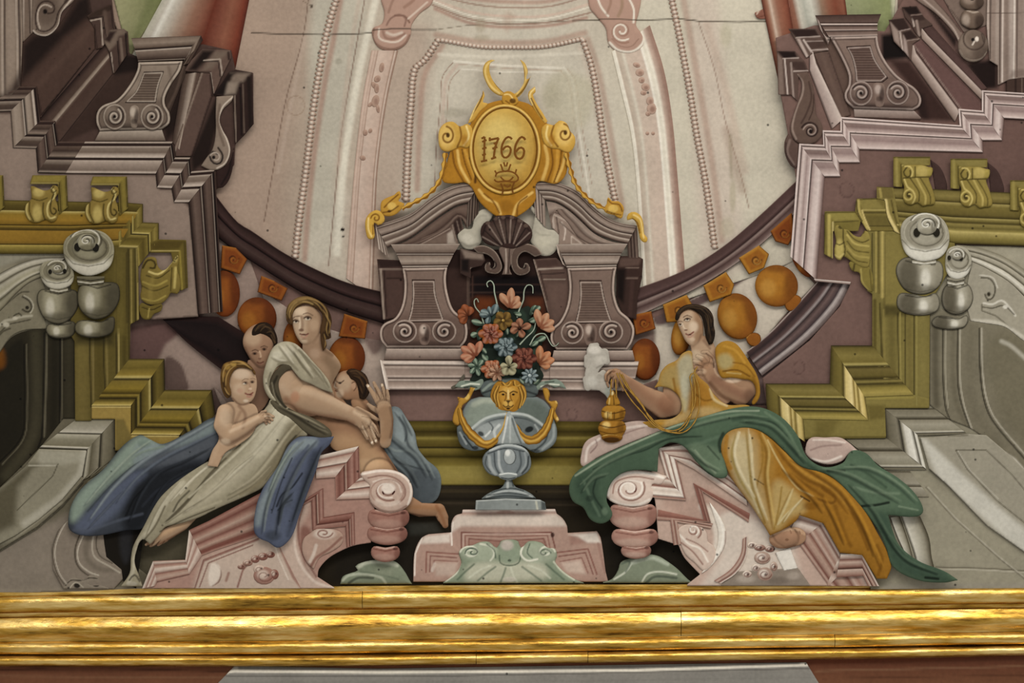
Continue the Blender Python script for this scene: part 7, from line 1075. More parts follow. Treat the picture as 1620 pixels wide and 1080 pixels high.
cloth('cloak', w1, '~112,838 109,822 114,798 130,772 164,742 196,704 222,688 236,694 258,702 300,682 342,660 352,680 340,712 318,738 286,760 258,784 244,804 228,834 200,838 160,846 130,846', '3f4859', [
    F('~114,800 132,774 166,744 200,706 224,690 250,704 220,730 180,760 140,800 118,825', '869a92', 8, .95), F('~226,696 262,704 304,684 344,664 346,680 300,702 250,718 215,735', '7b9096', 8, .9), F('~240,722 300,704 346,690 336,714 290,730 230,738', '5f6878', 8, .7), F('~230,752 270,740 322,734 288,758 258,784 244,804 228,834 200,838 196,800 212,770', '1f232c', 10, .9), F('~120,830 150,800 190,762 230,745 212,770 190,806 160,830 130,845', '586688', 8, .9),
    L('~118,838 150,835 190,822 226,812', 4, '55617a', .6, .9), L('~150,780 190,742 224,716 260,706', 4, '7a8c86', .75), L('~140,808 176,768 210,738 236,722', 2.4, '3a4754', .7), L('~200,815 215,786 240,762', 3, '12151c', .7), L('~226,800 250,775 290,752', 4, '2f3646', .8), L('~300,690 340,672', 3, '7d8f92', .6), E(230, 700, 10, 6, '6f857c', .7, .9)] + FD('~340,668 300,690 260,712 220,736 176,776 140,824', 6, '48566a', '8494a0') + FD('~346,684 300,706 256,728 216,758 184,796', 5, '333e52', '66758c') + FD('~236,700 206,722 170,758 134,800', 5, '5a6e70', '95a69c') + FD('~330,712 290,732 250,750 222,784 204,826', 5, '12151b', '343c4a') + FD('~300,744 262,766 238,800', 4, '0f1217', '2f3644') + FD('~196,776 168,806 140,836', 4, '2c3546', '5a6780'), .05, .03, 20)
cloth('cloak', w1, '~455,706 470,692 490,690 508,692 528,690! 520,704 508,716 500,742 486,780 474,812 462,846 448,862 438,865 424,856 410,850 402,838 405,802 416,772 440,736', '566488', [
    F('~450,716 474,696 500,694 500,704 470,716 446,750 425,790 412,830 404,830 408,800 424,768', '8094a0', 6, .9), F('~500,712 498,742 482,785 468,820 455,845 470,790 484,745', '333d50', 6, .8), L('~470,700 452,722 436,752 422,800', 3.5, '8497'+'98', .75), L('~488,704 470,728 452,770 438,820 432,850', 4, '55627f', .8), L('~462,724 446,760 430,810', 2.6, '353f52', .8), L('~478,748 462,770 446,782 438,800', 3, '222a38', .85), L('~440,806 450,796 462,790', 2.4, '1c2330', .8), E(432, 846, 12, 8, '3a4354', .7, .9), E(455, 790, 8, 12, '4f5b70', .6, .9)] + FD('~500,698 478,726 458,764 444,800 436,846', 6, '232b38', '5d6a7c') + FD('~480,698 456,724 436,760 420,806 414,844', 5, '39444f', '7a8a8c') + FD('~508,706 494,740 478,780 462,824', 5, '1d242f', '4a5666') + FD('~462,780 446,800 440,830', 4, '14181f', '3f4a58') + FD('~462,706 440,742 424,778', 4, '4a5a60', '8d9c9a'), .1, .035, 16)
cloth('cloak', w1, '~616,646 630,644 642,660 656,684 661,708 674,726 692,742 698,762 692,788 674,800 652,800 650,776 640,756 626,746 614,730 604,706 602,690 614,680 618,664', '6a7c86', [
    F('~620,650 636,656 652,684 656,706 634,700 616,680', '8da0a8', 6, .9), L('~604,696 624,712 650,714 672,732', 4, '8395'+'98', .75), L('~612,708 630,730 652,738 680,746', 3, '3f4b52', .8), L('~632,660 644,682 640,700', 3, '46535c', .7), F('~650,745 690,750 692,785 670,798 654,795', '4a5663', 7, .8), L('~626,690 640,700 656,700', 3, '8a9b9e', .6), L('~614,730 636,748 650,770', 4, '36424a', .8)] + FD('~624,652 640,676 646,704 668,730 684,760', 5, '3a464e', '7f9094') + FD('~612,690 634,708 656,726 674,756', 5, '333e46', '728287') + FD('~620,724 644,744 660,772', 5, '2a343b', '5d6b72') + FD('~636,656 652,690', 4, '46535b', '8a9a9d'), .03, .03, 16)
# ---------------------------------------------------------------- the children
def child(label, shapes, base, ops, d, hair, hops, hd):
    t = thing('person', np.mean([p[0] for p in pts(hair, True)]), 720, label, 'person')
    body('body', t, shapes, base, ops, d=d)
    R('hair', t, hair, hops[0], hops[1], d=hd, th=.005, bulge=.022, rad=8, res=1.0, mat='smooth')
    return t
c1 = child('bare child seen from the back hugged by the woman in the cream dress', [('H', '~529,604 532,594 543,587 560,586 574,592 582,606 582,622 572,634 560,632 548,633 536,630 531,620 528,612'),
    '~556,632 574,628 590,648 600,676 604,704 616,724 634,752! 600,760 560,756 540,720 523,706 520,684 500,680 488,664 500,650 530,656 556,650', [(540, 650, 14), (528, 628, 9), (520, 612, 9)], [(518, 612, 5), (510, 600, 3), (501, 588, 2)], [(521, 610, 5), (517, 598, 2.8), (512, 586, 1.8)], [(524, 610, 5), (523, 599, 2.8), (518, 590, 1.8)], [(526, 614, 4), (528, 604, 2.6), (525, 596, 1.8)], [(516, 616, 4), (508, 610, 2.6), (502, 604, 1.8)], [(600, 750, 24), (630, 790, 16), (664, 806, 11), (694, 806, 10), (700, 818, 9), (704, 830, 5)]],
    '9a7150', [E(545, 606, 12, 14, 'b79a80', .85, .9), E(538, 622, 6, 7, 'c2a78e', .8, .8), L('~532,603 538,606 544,602', 1.8, '4d3020', .85), E(538, 606, 2.6, 1.6, '2f1c12', .9), L('~531,604 529,611 533,614', 2, 'd0b9a2', .8), L('~530,618 534,619', 1.6, '6b3a2c', .9), E(560, 610, 4, 6, 'b38a6c', .9, .5), L('~557,606 562,604 564,612 560,618', 1.6, '5c3a26', .85), L('~572,636 586,652 596,678', 5, '6d4a32', .7, .9), L('~566,640 576,668 584,700 604,735', 14, 'a67e58', .7, .9), F('~525,690 560,690 590,712 620,748 570,748 530,712', 'ad8861', 10, .8), L('~520,664 560,668 590,684', 8, '7a5438', .7, .9), E(580, 735, 22, 10, 'b89570', .7, .9), L('~604,706 616,728 632,750', 5, '5c3a22', .7, .9),
    L('~514,604 508,594', 1.4, '5c3a26', .8), L('~519,602 515,592', 1.4, '5c3a26', .8), L('~524,602 521,594', 1.4, '5c3a26', .8), L('~512,600 503,589', 2, 'c9ad92', .7), L('~648,802 676,802 700,806', 6, '94683f', .7, .9), L('~690,800 698,815 704,832', 5, '8a5a34', .8, .9), L('~646,812 670,816 690,818', 4, '4f3120', .8, .9)], .05,
    '~548,588 556,583 566,585 578,592 584,606 584,622 576,632 569,630! 566,616 562,604 555,600 552,594', ('3a281a', [L('~556,588 568,592 576,606', 4, '5f452e', .7, .9), L('~572,598 580,612 576,626', 4, '20140c', .8, .9)] + FD('~552,590 562,588 574,596', 2.6, '1d120a', '5f452e', (1.6, -1.4), .75) + FD('~558,596 568,600 574,614', 2.6, '1d120a', '5f452e', (1.6, -1.4), .75) + FD('~566,592 578,602 580,620', 2.6, '1d120a', '5f452e', (1.6, -1.4), .75) + FD('~568,612 572,624', 2.6, '1d120a', '5f452e', (1.6, -1.4), .75)), .085)
c2 = child('bare curly-haired baby leaning on the woman and looking up', [('H', '~362,604 367,588 379,581 392,581 402,590 406,604 404,622 398,634 385,641 371,636 364,624'),
    '~344,662 348,646 362,636 386,638 402,640 408,656 400,684 376,704 356,716 344,738! 328,736! 336,712 346,694 341,676', [(356, 652, 13), (352, 672, 14), (362, 688, 14), (384, 678, 11), (406, 664, 8), (416, 660, 7)], [(416, 659, 5), (424, 659, 3), (430, 664, 2.2)], [(416, 660, 4), (423, 663, 2.8), (426, 668, 2)], [(414, 662, 4), (419, 666, 2.6), (421, 670, 2)], [(414, 657, 4), (424, 655, 2.6), (432, 659, 2)], [(410, 658, 4), (414, 652, 2.6), (420, 650, 2)]],
    'b39274', [E(382, 592, 14, 8, 'c9b09a', .8, .9), E(378, 615, 9, 9, 'c3a68c', .8, .9), E(388, 606, 4.5, 2.8, '6b4a38', .75, .9), E(399, 604, 3.6, 2.6, '6b4a38', .75, .9), E(388, 606.5, 2, 1.7, '2c1b12', .95), E(399, 604.5, 1.8, 1.6, '2c1b12', .95), L('~383,603 387,599.6 393,600', 1.3, '6b4c36', .7), L('~396,599.6 400,598.6 404,600.6', 1.2, '6b4c36', .7), E(387, 607, 2.8, 1.3, 'cfc1ae', .7, .6), E(388.6, 606, 1.6, 1.6, '24160d', .95), L('~394,606 396,614 393,618', 2.2, 'a57a60', .7), E(396, 615, 2.6, 2, 'd3b59e', .8), L('~388,622 392,624 396,623.6 400,621', 2.2, '8a3f36', .95), L('~391,627 395,627.6 399,625', 2.2, 'b8766a', .8), E(396, 624.6, 2.6, 1, '5c2620', .8), E(389, 634, 4, 2.4, 'd0bba6', .8, .9), E(380, 618, 5, 4, 'bb8870', .5, .9), E(363, 611, 2.6, 4, 'c9a88c', .9), L('~368,630 380,640 396,637', 3, '7d5a42', .7, .9),
    L('~378,642 388,656 384,676', 5, '85624a', .7, .9), E(356, 660, 9, 14, 'c6a98e', .8, .9), L('~346,690 360,700 384,690 408,672', 5, '7d5a42', .7, .9), L('~364,682 386,672 408,660', 5, 'c9ad92', .7, .9), L('~372,668 380,652', 5, '8f6c52', .6, .9), E(356, 698, 8, 5, 'cbb298', .7, .9), L('~418,662 428,665', 1.3, '5c3a28', .8), L('~416,666 422,669', 1.2, '5c3a28', .8), L('~418,658 429,658', 1.6, 'd3bca4', .7), L('~346,700 338,722 332,736', 6, 'bb9b7e', .7, .9), L('~372,706 352,722', 4, '8a684e', .7, .9)], .1,
    '~349,602 350,588 354,576 364,572 376,570 390,574 401,584 404,594 398,586 386,582 376,582 368,590 363,604 366,624 360,630 352,618', ('6d4f2a', [E(360, 580, 5, 5, 'a3813f', .8, .8), E(370, 576, 5, 4, 'b08f4c', .8, .8), E(382, 574, 6, 3, '8f6d36', .8, .8), E(354, 592, 4, 5, '8f6d36', .8, .8), L('~354,606 357,618 363,627', 5, '3a2818', .8, .9), L('~392,577 400,586', 3, '4a3420', .8)] + FD('~352,606 352,592 357,581 366,577', 2.6, '3f2a14', 'b5935a', (1.6, -1.4), .75) + FD('~356,612 357,598 363,586 372,580', 2.6, '3f2a14', 'b5935a', (1.6, -1.4), .75) + FD('~366,574 378,574 390,579', 2.6, '3f2a14', 'b5935a', (1.6, -1.4), .75) + FD('~374,578 386,578 397,586', 2.6, '3f2a14', 'b5935a', (1.6, -1.4), .75) + FD('~354,614 358,622 362,626', 2.6, '3f2a14', 'b5935a', (1.6, -1.4), .75)), .14)
c3 = child('dark-haired toddler peering over the shoulder of the woman in cream', [('H', '~384,544 387,528 398,516 414,512 428,520 436,535 431,552 426,566 421,580 411,583 400,574 392,562'), '~392,570 410,578 424,566 430,590 428,625 405,655 396,640 400,600'],
    '9a7459', [E(400, 535, 13, 12, 'b8987c', .85, .9), L('~394,560 402,556 412,558', 3, 'a8826a', .5), E(403, 559, 4, 2.4, '5c3c2c', .8, .9), E(418, 552, 4, 2.6, '5c3c2c', .8, .9), E(403, 559.5, 1.9, 1.5, '24150d', .95), E(418, 552.5, 1.9, 1.6, '24150d', .95), L('~399,555 404,553 409,555', 1.5, '4d3020', .8), L('~413,549 418,547 423,549', 1.5, '4d3020', .8), L('~411,556 413,564 410,567', 2.4, 'c9a88c', .8), E(411, 567, 2.6, 1.6, '70432f', .8), L('~407,572.6 411,574.4 417,572', 1.9, '70302a', .9), L('~408,576 412,577 416,575', 1.8, 'a87060', .7), L('~388,550 396,566 410,580', 4, '7a5540', .6, .9), F('~400,585 425,580 426,620 406,645', '83604c', 6, .7)], .03,
    '~398,530 402,517 413,510 426,512 436,526 439,542 434,548! 430,538 422,532 412,529 404,532', ('2f2016', [L('~404,522 416,515 428,522', 3, '54402c', .7, .9), L('~430,530 435,542', 3, '6b5238', .7)] + FD('~402,526 408,517 418,514', 2.6, '1a110a', '5f4830', (1.6, -1.4), .75) + FD('~410,526 418,518 428,522', 2.6, '1a110a', '5f4830', (1.6, -1.4), .75) + FD('~420,528 428,526 434,538', 2.6, '1a110a', '5f4830', (1.6, -1.4), .75)), .06)

# ---------------------------------------------------------------- the woman with the censer
w2 = thing('person', 1180, 926, 'woman in a yellow dress and green cloak looking upward and swinging a censer', 'person')
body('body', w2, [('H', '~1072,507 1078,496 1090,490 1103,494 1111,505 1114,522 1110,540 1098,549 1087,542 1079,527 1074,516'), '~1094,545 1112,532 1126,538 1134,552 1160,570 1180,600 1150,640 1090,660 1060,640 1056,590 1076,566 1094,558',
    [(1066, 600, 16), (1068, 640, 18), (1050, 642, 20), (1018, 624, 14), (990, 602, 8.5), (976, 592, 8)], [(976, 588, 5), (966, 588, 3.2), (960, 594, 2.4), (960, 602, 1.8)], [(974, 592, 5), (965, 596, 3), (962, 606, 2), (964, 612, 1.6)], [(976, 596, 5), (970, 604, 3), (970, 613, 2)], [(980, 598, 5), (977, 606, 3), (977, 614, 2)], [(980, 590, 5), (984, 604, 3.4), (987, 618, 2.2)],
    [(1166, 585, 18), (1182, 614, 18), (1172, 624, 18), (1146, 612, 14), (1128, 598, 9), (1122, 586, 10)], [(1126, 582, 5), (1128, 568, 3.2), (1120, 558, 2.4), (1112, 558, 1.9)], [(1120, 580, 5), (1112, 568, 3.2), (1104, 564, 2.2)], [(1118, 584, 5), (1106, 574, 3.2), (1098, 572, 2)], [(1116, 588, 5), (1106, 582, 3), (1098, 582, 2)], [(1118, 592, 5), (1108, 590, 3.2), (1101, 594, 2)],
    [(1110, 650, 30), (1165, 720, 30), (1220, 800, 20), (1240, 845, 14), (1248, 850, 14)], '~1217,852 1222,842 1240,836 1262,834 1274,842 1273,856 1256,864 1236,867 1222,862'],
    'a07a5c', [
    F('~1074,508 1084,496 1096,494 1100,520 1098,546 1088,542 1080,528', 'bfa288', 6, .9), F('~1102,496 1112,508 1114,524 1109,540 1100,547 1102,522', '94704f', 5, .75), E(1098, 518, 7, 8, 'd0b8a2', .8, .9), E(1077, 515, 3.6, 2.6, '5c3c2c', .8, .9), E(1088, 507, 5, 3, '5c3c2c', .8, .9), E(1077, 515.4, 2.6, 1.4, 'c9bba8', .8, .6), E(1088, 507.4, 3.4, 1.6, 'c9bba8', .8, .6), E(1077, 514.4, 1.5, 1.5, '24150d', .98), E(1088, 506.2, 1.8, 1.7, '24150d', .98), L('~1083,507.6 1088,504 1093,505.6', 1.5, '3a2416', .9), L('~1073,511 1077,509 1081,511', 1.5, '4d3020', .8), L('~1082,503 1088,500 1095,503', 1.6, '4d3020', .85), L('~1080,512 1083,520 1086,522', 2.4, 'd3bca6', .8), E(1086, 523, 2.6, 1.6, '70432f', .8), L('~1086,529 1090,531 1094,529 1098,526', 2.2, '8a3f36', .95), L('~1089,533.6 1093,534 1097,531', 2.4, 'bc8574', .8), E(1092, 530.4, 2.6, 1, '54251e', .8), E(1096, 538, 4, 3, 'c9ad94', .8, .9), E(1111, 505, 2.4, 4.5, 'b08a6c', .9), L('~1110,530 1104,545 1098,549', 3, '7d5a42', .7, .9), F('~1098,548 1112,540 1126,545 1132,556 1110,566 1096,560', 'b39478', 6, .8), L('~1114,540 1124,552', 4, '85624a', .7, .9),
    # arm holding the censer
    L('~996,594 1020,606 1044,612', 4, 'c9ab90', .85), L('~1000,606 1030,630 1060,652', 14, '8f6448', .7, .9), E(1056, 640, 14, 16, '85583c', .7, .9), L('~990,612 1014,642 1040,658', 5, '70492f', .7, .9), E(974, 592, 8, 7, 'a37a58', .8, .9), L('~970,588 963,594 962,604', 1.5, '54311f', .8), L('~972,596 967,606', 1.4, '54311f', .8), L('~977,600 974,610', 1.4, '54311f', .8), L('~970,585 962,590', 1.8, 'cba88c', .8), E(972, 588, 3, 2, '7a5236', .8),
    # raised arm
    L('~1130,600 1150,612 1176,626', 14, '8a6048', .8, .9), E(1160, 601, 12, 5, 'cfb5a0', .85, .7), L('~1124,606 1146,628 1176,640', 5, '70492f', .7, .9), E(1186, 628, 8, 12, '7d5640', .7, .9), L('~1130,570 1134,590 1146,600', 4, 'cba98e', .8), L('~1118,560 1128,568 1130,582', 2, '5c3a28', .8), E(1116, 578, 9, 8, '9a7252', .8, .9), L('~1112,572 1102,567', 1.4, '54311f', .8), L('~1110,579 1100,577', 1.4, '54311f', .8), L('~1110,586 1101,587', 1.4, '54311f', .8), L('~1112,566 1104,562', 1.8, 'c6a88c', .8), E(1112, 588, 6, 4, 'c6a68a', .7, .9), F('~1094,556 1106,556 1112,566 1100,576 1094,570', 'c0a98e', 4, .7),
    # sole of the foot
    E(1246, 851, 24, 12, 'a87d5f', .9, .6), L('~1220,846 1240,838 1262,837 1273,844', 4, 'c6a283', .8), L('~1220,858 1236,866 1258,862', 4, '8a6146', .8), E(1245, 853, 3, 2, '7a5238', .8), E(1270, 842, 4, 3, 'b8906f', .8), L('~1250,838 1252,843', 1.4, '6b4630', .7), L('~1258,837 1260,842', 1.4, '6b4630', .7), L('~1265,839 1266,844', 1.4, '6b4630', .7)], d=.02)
R('hair', w2, '~1069,506 1072,494 1082,485 1096,482 1110,484 1122,490 1129,502 1130,516 1132,528 1128,544 1122,546! 1117,534 1114,516 1110,502 1102,494 1090,490 1079,496 1073,508', '33261c', [L('~1074,496 1086,488 1100,486 1114,490', 4, '5a4836', .7, .9), L('~1116,492 1124,508 1126,530', 5, '1c130c', .8, .9), L('~1120,500 1122,520 1124,540', 2.4, '54402e', .7), E(1127, 508, 3, 3, '4d3a2a', .7), E(1129, 522, 3, 3, '4d3a2a', .7)] + FD('~1072,504 1078,492 1092,486 1106,488', 2.6, '17100a', '54412f', (1.6, -1.4), .75) + FD('~1078,496 1092,489 1106,492', 2.6, '17100a', '54412f', (1.6, -1.4), .75) + FD('~1098,485 1114,490 1122,504 1124,520', 2.6, '17100a', '54412f', (1.6, -1.4), .75) + FD('~1106,490 1118,502 1120,520 1124,538', 2.6, '17100a', '54412f', (1.6, -1.4), .75) + FD('~1114,500 1119,516 1119,532', 2.6, '17100a', '54412f', (1.6, -1.4), .75) + FD('~1120,494 1128,508 1128,526', 2.6, '17100a', '54412f', (1.6, -1.4), .75), d=.05, th=.006, bulge=.026, rad=9, res=1.0, mat='smooth')
cloth('bodice', w2, '~1046,590 1056,578 1072,570 1080,560 1094,556 1096,570 1098,584! 1106,596 1120,608! 1130,624 1150,640 1186,642 1176,650 1140,656 1100,664 1060,676 1030,678 1016,668! 1042,664 1064,662 1078,650 1076,630 1062,616 1046,612 1036,614! 1042,604', 'a9843f', [
    F('~1074,572 1092,562 1098,590 1094,630 1082,652 1078,620 1072,596', 'a8a48e', 5, .85), F('~1048,592 1068,580 1074,600 1068,616 1048,610', 'a58f5c', 5, .8), L('~1066,600 1070,620 1080,650 1070,664', 4, '8a5f1c', .8, .8), F('~1100,600 1120,612 1128,632 1100,650 1090,650', 'a8762a', 6, .85), L('~1102,625 1115,634 1128,632', 3, '7d5416', .7), L('~1124,616 1130,632 1150,642', 4, 'c9b58a', .8), L('~1020,668 1060,670 1090,660', 4, 'b98a34', .8), F('~1090,650 1120,644 1140,652 1090,664 1050,676', 'b89f70', 5, .7), E(1084, 610, 6, 18, 'b5b29e', .7, .9), E(1080, 640, 6, 10, 'b8a878', .6, .9)], .066, .018, 10)
cloth('sleeve', w2, '~1132,560 1134,548 1148,540 1164,544 1176,558 1186,574 1196,590 1202,610 1201,630 1190,640 1196,622 1190,604 1172,600 1154,598 1142,598 1136,584', 'a57a2c', [F('~1136,566 1150,560 1160,570 1158,580 1142,584', 'a59a70', 5, .8), L('~1146,548 1164,556 1178,574', 4, 'b98d3c', .7), L('~1144,588 1166,586 1186,596', 2.6, '70480f', .8), L('~1160,574 1178,578 1194,596', 2.4, '7d5416', .7), L('~1192,598 1196,616 1192,634', 6, '8a5f1c', .7, .9), L('~1150,590 1172,592', 2.4, 'bda368', .7)], .066, .03, 12)
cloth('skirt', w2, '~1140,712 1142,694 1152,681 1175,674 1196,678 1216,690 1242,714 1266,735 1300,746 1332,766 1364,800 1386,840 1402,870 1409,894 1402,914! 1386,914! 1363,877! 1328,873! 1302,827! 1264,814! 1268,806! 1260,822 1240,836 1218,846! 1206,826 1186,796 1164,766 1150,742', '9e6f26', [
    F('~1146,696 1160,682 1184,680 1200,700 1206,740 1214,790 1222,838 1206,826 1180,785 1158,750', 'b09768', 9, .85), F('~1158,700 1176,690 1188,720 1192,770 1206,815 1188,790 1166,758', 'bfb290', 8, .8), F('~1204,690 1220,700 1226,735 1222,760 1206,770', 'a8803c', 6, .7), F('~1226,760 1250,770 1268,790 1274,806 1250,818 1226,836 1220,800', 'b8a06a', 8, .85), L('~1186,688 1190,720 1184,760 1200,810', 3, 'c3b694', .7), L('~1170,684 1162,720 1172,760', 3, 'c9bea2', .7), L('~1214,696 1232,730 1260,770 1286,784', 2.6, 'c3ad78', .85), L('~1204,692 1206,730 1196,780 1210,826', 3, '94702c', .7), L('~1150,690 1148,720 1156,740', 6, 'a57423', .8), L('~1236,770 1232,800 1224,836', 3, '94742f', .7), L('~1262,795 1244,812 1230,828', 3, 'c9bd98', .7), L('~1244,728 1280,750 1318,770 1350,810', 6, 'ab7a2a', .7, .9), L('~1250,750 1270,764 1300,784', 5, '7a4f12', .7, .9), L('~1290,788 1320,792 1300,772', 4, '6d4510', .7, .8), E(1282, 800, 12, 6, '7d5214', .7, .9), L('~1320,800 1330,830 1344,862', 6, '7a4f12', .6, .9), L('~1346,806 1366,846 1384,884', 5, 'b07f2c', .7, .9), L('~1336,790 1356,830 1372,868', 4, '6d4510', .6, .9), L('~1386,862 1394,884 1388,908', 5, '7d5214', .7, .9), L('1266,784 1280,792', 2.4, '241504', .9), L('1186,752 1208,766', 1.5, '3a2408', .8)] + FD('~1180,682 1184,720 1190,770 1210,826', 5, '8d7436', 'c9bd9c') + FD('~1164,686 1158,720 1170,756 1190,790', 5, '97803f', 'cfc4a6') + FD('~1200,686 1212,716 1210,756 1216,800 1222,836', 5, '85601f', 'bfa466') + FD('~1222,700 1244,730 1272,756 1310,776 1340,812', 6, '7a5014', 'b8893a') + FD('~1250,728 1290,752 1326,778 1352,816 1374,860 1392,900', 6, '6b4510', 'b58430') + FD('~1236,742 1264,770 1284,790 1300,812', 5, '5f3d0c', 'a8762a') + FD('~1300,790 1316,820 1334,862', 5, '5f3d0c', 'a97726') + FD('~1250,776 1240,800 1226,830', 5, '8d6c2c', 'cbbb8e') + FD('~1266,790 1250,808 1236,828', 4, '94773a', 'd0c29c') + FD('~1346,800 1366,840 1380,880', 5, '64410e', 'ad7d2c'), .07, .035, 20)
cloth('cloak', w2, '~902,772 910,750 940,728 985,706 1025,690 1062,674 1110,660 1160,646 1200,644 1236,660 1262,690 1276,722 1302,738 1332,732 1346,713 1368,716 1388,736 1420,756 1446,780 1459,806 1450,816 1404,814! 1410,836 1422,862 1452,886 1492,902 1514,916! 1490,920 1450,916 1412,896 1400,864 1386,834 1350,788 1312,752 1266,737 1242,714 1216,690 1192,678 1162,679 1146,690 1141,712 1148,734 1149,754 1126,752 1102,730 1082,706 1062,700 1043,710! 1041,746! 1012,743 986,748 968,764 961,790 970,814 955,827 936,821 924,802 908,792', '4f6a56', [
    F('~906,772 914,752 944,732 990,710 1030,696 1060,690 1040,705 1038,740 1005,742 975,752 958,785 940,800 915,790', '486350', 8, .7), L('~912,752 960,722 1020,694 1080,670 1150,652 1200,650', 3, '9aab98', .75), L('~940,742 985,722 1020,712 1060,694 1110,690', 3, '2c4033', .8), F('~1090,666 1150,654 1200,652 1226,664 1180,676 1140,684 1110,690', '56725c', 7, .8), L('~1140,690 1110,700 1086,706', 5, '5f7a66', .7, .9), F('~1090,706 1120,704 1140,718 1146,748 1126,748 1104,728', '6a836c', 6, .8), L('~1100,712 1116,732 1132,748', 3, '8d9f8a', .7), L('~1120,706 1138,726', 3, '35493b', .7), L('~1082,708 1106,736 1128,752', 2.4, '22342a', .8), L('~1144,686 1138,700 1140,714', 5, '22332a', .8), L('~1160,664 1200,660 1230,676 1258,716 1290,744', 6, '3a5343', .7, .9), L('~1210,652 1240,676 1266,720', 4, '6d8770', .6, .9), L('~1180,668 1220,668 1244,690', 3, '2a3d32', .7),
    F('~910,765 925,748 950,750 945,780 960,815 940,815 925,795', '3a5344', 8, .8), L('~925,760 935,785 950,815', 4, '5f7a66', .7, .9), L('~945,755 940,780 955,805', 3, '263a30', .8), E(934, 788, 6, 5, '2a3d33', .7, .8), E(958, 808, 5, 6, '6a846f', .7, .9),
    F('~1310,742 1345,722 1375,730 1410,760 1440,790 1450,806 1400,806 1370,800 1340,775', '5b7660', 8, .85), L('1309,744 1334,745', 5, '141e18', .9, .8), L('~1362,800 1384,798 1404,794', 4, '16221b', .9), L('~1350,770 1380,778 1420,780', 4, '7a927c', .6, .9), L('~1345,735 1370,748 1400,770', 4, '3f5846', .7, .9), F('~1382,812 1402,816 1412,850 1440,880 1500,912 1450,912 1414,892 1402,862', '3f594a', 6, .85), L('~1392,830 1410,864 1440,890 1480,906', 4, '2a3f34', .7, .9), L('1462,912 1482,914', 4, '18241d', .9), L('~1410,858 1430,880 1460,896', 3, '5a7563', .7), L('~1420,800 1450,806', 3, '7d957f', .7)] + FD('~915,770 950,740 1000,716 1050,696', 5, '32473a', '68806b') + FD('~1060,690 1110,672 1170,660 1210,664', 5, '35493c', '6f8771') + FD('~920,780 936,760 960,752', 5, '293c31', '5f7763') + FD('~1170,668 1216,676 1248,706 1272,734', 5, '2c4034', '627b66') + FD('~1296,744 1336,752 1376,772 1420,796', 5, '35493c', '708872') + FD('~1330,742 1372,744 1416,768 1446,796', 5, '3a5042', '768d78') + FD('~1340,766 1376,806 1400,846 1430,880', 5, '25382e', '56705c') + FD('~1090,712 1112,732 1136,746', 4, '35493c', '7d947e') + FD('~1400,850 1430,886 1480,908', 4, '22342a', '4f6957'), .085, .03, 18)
cloth('cloak_lining', w2, '~924,738 922,714 930,697 952,686 975,673 1008,666 1038,669 1062,674 1025,690 985,706 945,725', 'bfaaa6', [L('~928,730 932,708 950,694', 4, 'd9cdc8', .8), L('~936,716 946,704 944,696', 2.4, '94777a', .7), L('~980,690 1000,682 1020,676', 2.4, 'a08586', .7), L('~960,690 990,678 1030,672', 4, 'd6cac5', .7)], .06, .014, 10)
cloth('cloak_lining', w2, '~1276,720 1276,700 1284,692 1304,692 1328,692 1342,700 1360,716 1400,745! 1368,724 1346,716 1330,730 1304,734', 'bfa9a5', [L('~1282,712 1300,706 1330,704', 3, 'a58a8a', .7), L('~1282,726 1306,730 1330,722', 4, 'dbd1cb', .8), L('~1286,696 1310,696 1336,700', 3, 'd6c9c3', .8), L('~1350,712 1376,730', 3, 'd3c6c0', .7)], .06, .014, 8)

# ---------------------------------------------------------------- censer, chains and smoke
ce = thing('censer', 968, 699, 'golden incense censer hanging on chains from the hand of the woman in yellow', 'censer')
R('bowl', ce, '~947,677 951,668 960,664 980,664 989,669 991,679 986,688 984,694! 970,690 953,690! 950,686', 'a3742a', [E(960, 672, 6, 5, 'd9bd78', .8, .9), L('~948,672 968,676 990,671', 2, '4d300a', .85), L('~950,682 968,686 988,682', 2, '6b4510', .8), E(982, 676, 6, 10, '6b4510', .7, .9)], d=.09, th=.006, bulge=.05, rad=18, res=1)
R('foot', ce, '~952,690 968,685 985,689 984,695 976,699 968,700 958,698', '8a5c1a', [E(968, 695, 13, 4, '4a2c0c', .9, .4), L('~953,689 968,686 984,689', 2, 'd3b468', .8)], d=.096, th=.006, bulge=.03, rad=8, res=1)
R('drum', ce, '~952,650 957,643 968,640 982,642 990,648 989,658 986,664 968,667 955,663', 'a97a2c', [L('~953,650 968,654 990,649', 2, '4d300a', .85), L('~954,661 968,664 987,660', 2.2, '54350c', .8), E(961, 656, 4, 5, 'd9bd78', .8, .9), L('962,652 962,662', 2, '5a3a10', .8), L('972,652 972,662', 2, '5a3a10', .8), L('967,652 967,661', 2, 'd3b468', .8), E(984, 654, 4, 7, '6b4510', .7, .9)], d=.1, th=.006, bulge=.045, rad=14, res=1)
R('lid', ce, '~960,641 962,630 966,623 970,617 974,623 979,631 981,641', 'ab7d2e', [L('965,630 964,640', 2, 'd9bd78', .8), L('971,626 972,640', 2, '5a3a10', .8), L('~961,640 970,643 980,640', 2, '5a3a10', .8), E(969, 622, 2.5, 3, 'dccb9a', .9)], d=.104, th=.006, bulge=.03, rad=9, res=1)
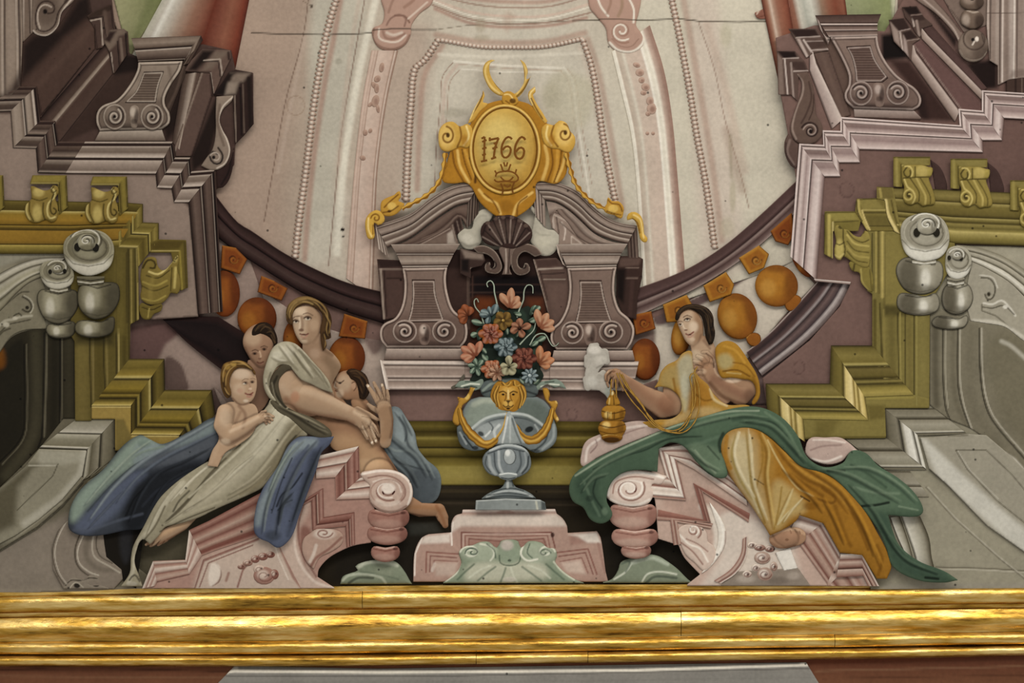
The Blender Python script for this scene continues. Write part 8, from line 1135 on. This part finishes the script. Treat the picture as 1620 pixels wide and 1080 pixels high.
def chain(path, n=46):
    P = resample(pts(path), n); A = []; Bq = []
    for i, p in enumerate(P):
        t = P[min(n-1, i+1)]-P[max(0, i-1)]; t /= np.linalg.norm(t)+1e-9; nn = np.array((-t[1], t[0])); wv = 1.15+.35*math.sin(i*2.2); A.append(p+nn*wv); Bq.append(p-nn*wv)
    B('chain', ce, [tuple(a) for a in A], [tuple(b) for b in Bq], '0:4a2f0c@.004 .4:c09a50@.01 .6:b08638@.01 1:54350c@.004', d=.15)
chain('~976,590 986,612 1000,634 1018,654 1034,672 1054,682 1074,682 1088,668 1095,640 1094,615 1091,594 1098,590')
chain('~980,590 992,612 1010,634 1026,656 1044,674 1064,684 1084,682 1100,664 1106,640 1104,610 1098,590 1103,580')
chain('~984,592 996,614 1016,640 1030,664 1048,678 1070,680 1084,668 1098,640 1099,612 1096,596', 46); chain('968,600 966,625', 10); chain('974,600 976,628', 10)
sm = body('incense_smoke', None, [[(940, 556, 12), (948, 566, 13), (940, 576, 12), (934, 592, 9), (940, 604, 13), (952, 608, 10), (962, 618, 8), (966, 630, 4)], [(930, 566, 6), (928, 578, 4)], [(956, 558, 7), (960, 572, 5)], [(928, 600, 6), (930, 612, 6)], [(936, 548, 5), (944, 546, 4)], [(954, 590, 5), (950, 596, 8)]], 'b0aba4', [E(940, 554, 9, 6, 'cfcac4', .85, .9), E(950, 570, 9, 7, 'c3beb7', .8, .9), E(936, 604, 9, 8, 'bfbcb6', .8, .9), E(962, 620, 6, 8, '9fada9', .7, .9), L('~944,582 952,578 958,584', 3, '8d8880', .7), E(948, 596, 5, 4, '9a958e', .6, .9)], d=.075, mat='fresco', k=.45)
props(sm, 'small white puff of incense smoke rising beside the censer chains', 'smoke')

# ================================================================ lay the painted shapes on one another, back to front
GW, GH, GS = 600, 350, 3.0
front = np.full((GH, GW), -1e9); front[:, :] = 0.004
def meshes(o): return ([o] if o.type == 'MESH' else []) + [m for c in o.children for m in meshes(c)]
def samples(o):
    me = o.data; n = len(me.vertices); co = np.empty(n*3, np.float32); me.vertices.foreach_get('co', co); co = co.reshape(-1, 3)
    out = [co]
    for p in me.polygons:
        if len(p.vertices) != 4: continue
        q = co[list(p.vertices)]; w_ = np.ptp(q[:, [0, 2]], axis=0).max()*S
        if w_ <= GS*1.4: 
            if len(me.polygons) > 400: break
            continue
        k = min(60, int(w_/GS*1.3)+2); u = np.linspace(0, 1, k); a = q[0]+(q[1]-q[0])*u[:, None]; b = q[3]+(q[2]-q[3])*u[:, None]
        out.append((a[:, None]+(b-a)[:, None]*u[None, :, None]).reshape(-1, 3))
    return np.concatenate(out)
def settle(objs, movers):
    P = np.concatenate([samples(m) for o in objs for m in meshes(o)])
    ix = np.clip(((P[:, 0]*S+810+90)/GS).astype(int), 0, GW-1); iy = np.clip(((540-P[:, 2]*S+60)/GS).astype(int), 0, GH-1)
    d = -P[:, 1]; f = np.full((GH, GW), -1e9); bk = np.full((GH, GW), 1e9)
    np.maximum.at(f, (iy, ix), d); np.minimum.at(bk, (iy, ix), d)
    m = f > -1e8; off = float((front[m]-bk[m]).max()) + .0012
    front[m] = np.maximum(front[m], f[m]+off)
    cx, cz = P[:, 0].mean(), P[:, 2].mean(); md = float(np.median(d))+off
    for o in movers: o.location = Vector(o.location) + Vector((-cx*md/DIST, -off, -cz*md/DIST))
    return off
by = bpy.data.objects
names = [o.name for o in by if o.parent is None]
def pick(*pre): return [by[n] for n in names if any(n == p or n.startswith(p+'.') for p in pre)]
back_cloak = [m for m in w1.children if m.name.startswith('cloak')][-1]
order = [[dome]] + [[o] for o in pick('marble_half_column', 'marble_column')] + [[bal], [pl], [pr], [td], [gl], [gr], [ol], [orr]] + [[o] for o in pick('scroll_knob')][::-1] + [[st], [ae], [ct], [shl]] + [[o] for o in pick('gold_garland')] + [[pp], [c3], [back_cloak], [c1]] + [[o] for o in pick('scrolled_foot')] + [[rl], [rr_]]
order += [[fol], [va]] + [[o] for o in pick('flower_leaf', 'curled_stem')] + [[o] for o in pick('lily', 'blue_iris', 'brown_blossom', 'rose_blossom', 'peony', 'white_star', 'pink_blossom', 'blue_aster', 'green_leaf_rosette')]
order += [[m for m in w1.children if m != back_cloak], [c2], [sm], [w2], [ce]]
for u in order:
    mv = u
    settle(u, mv)
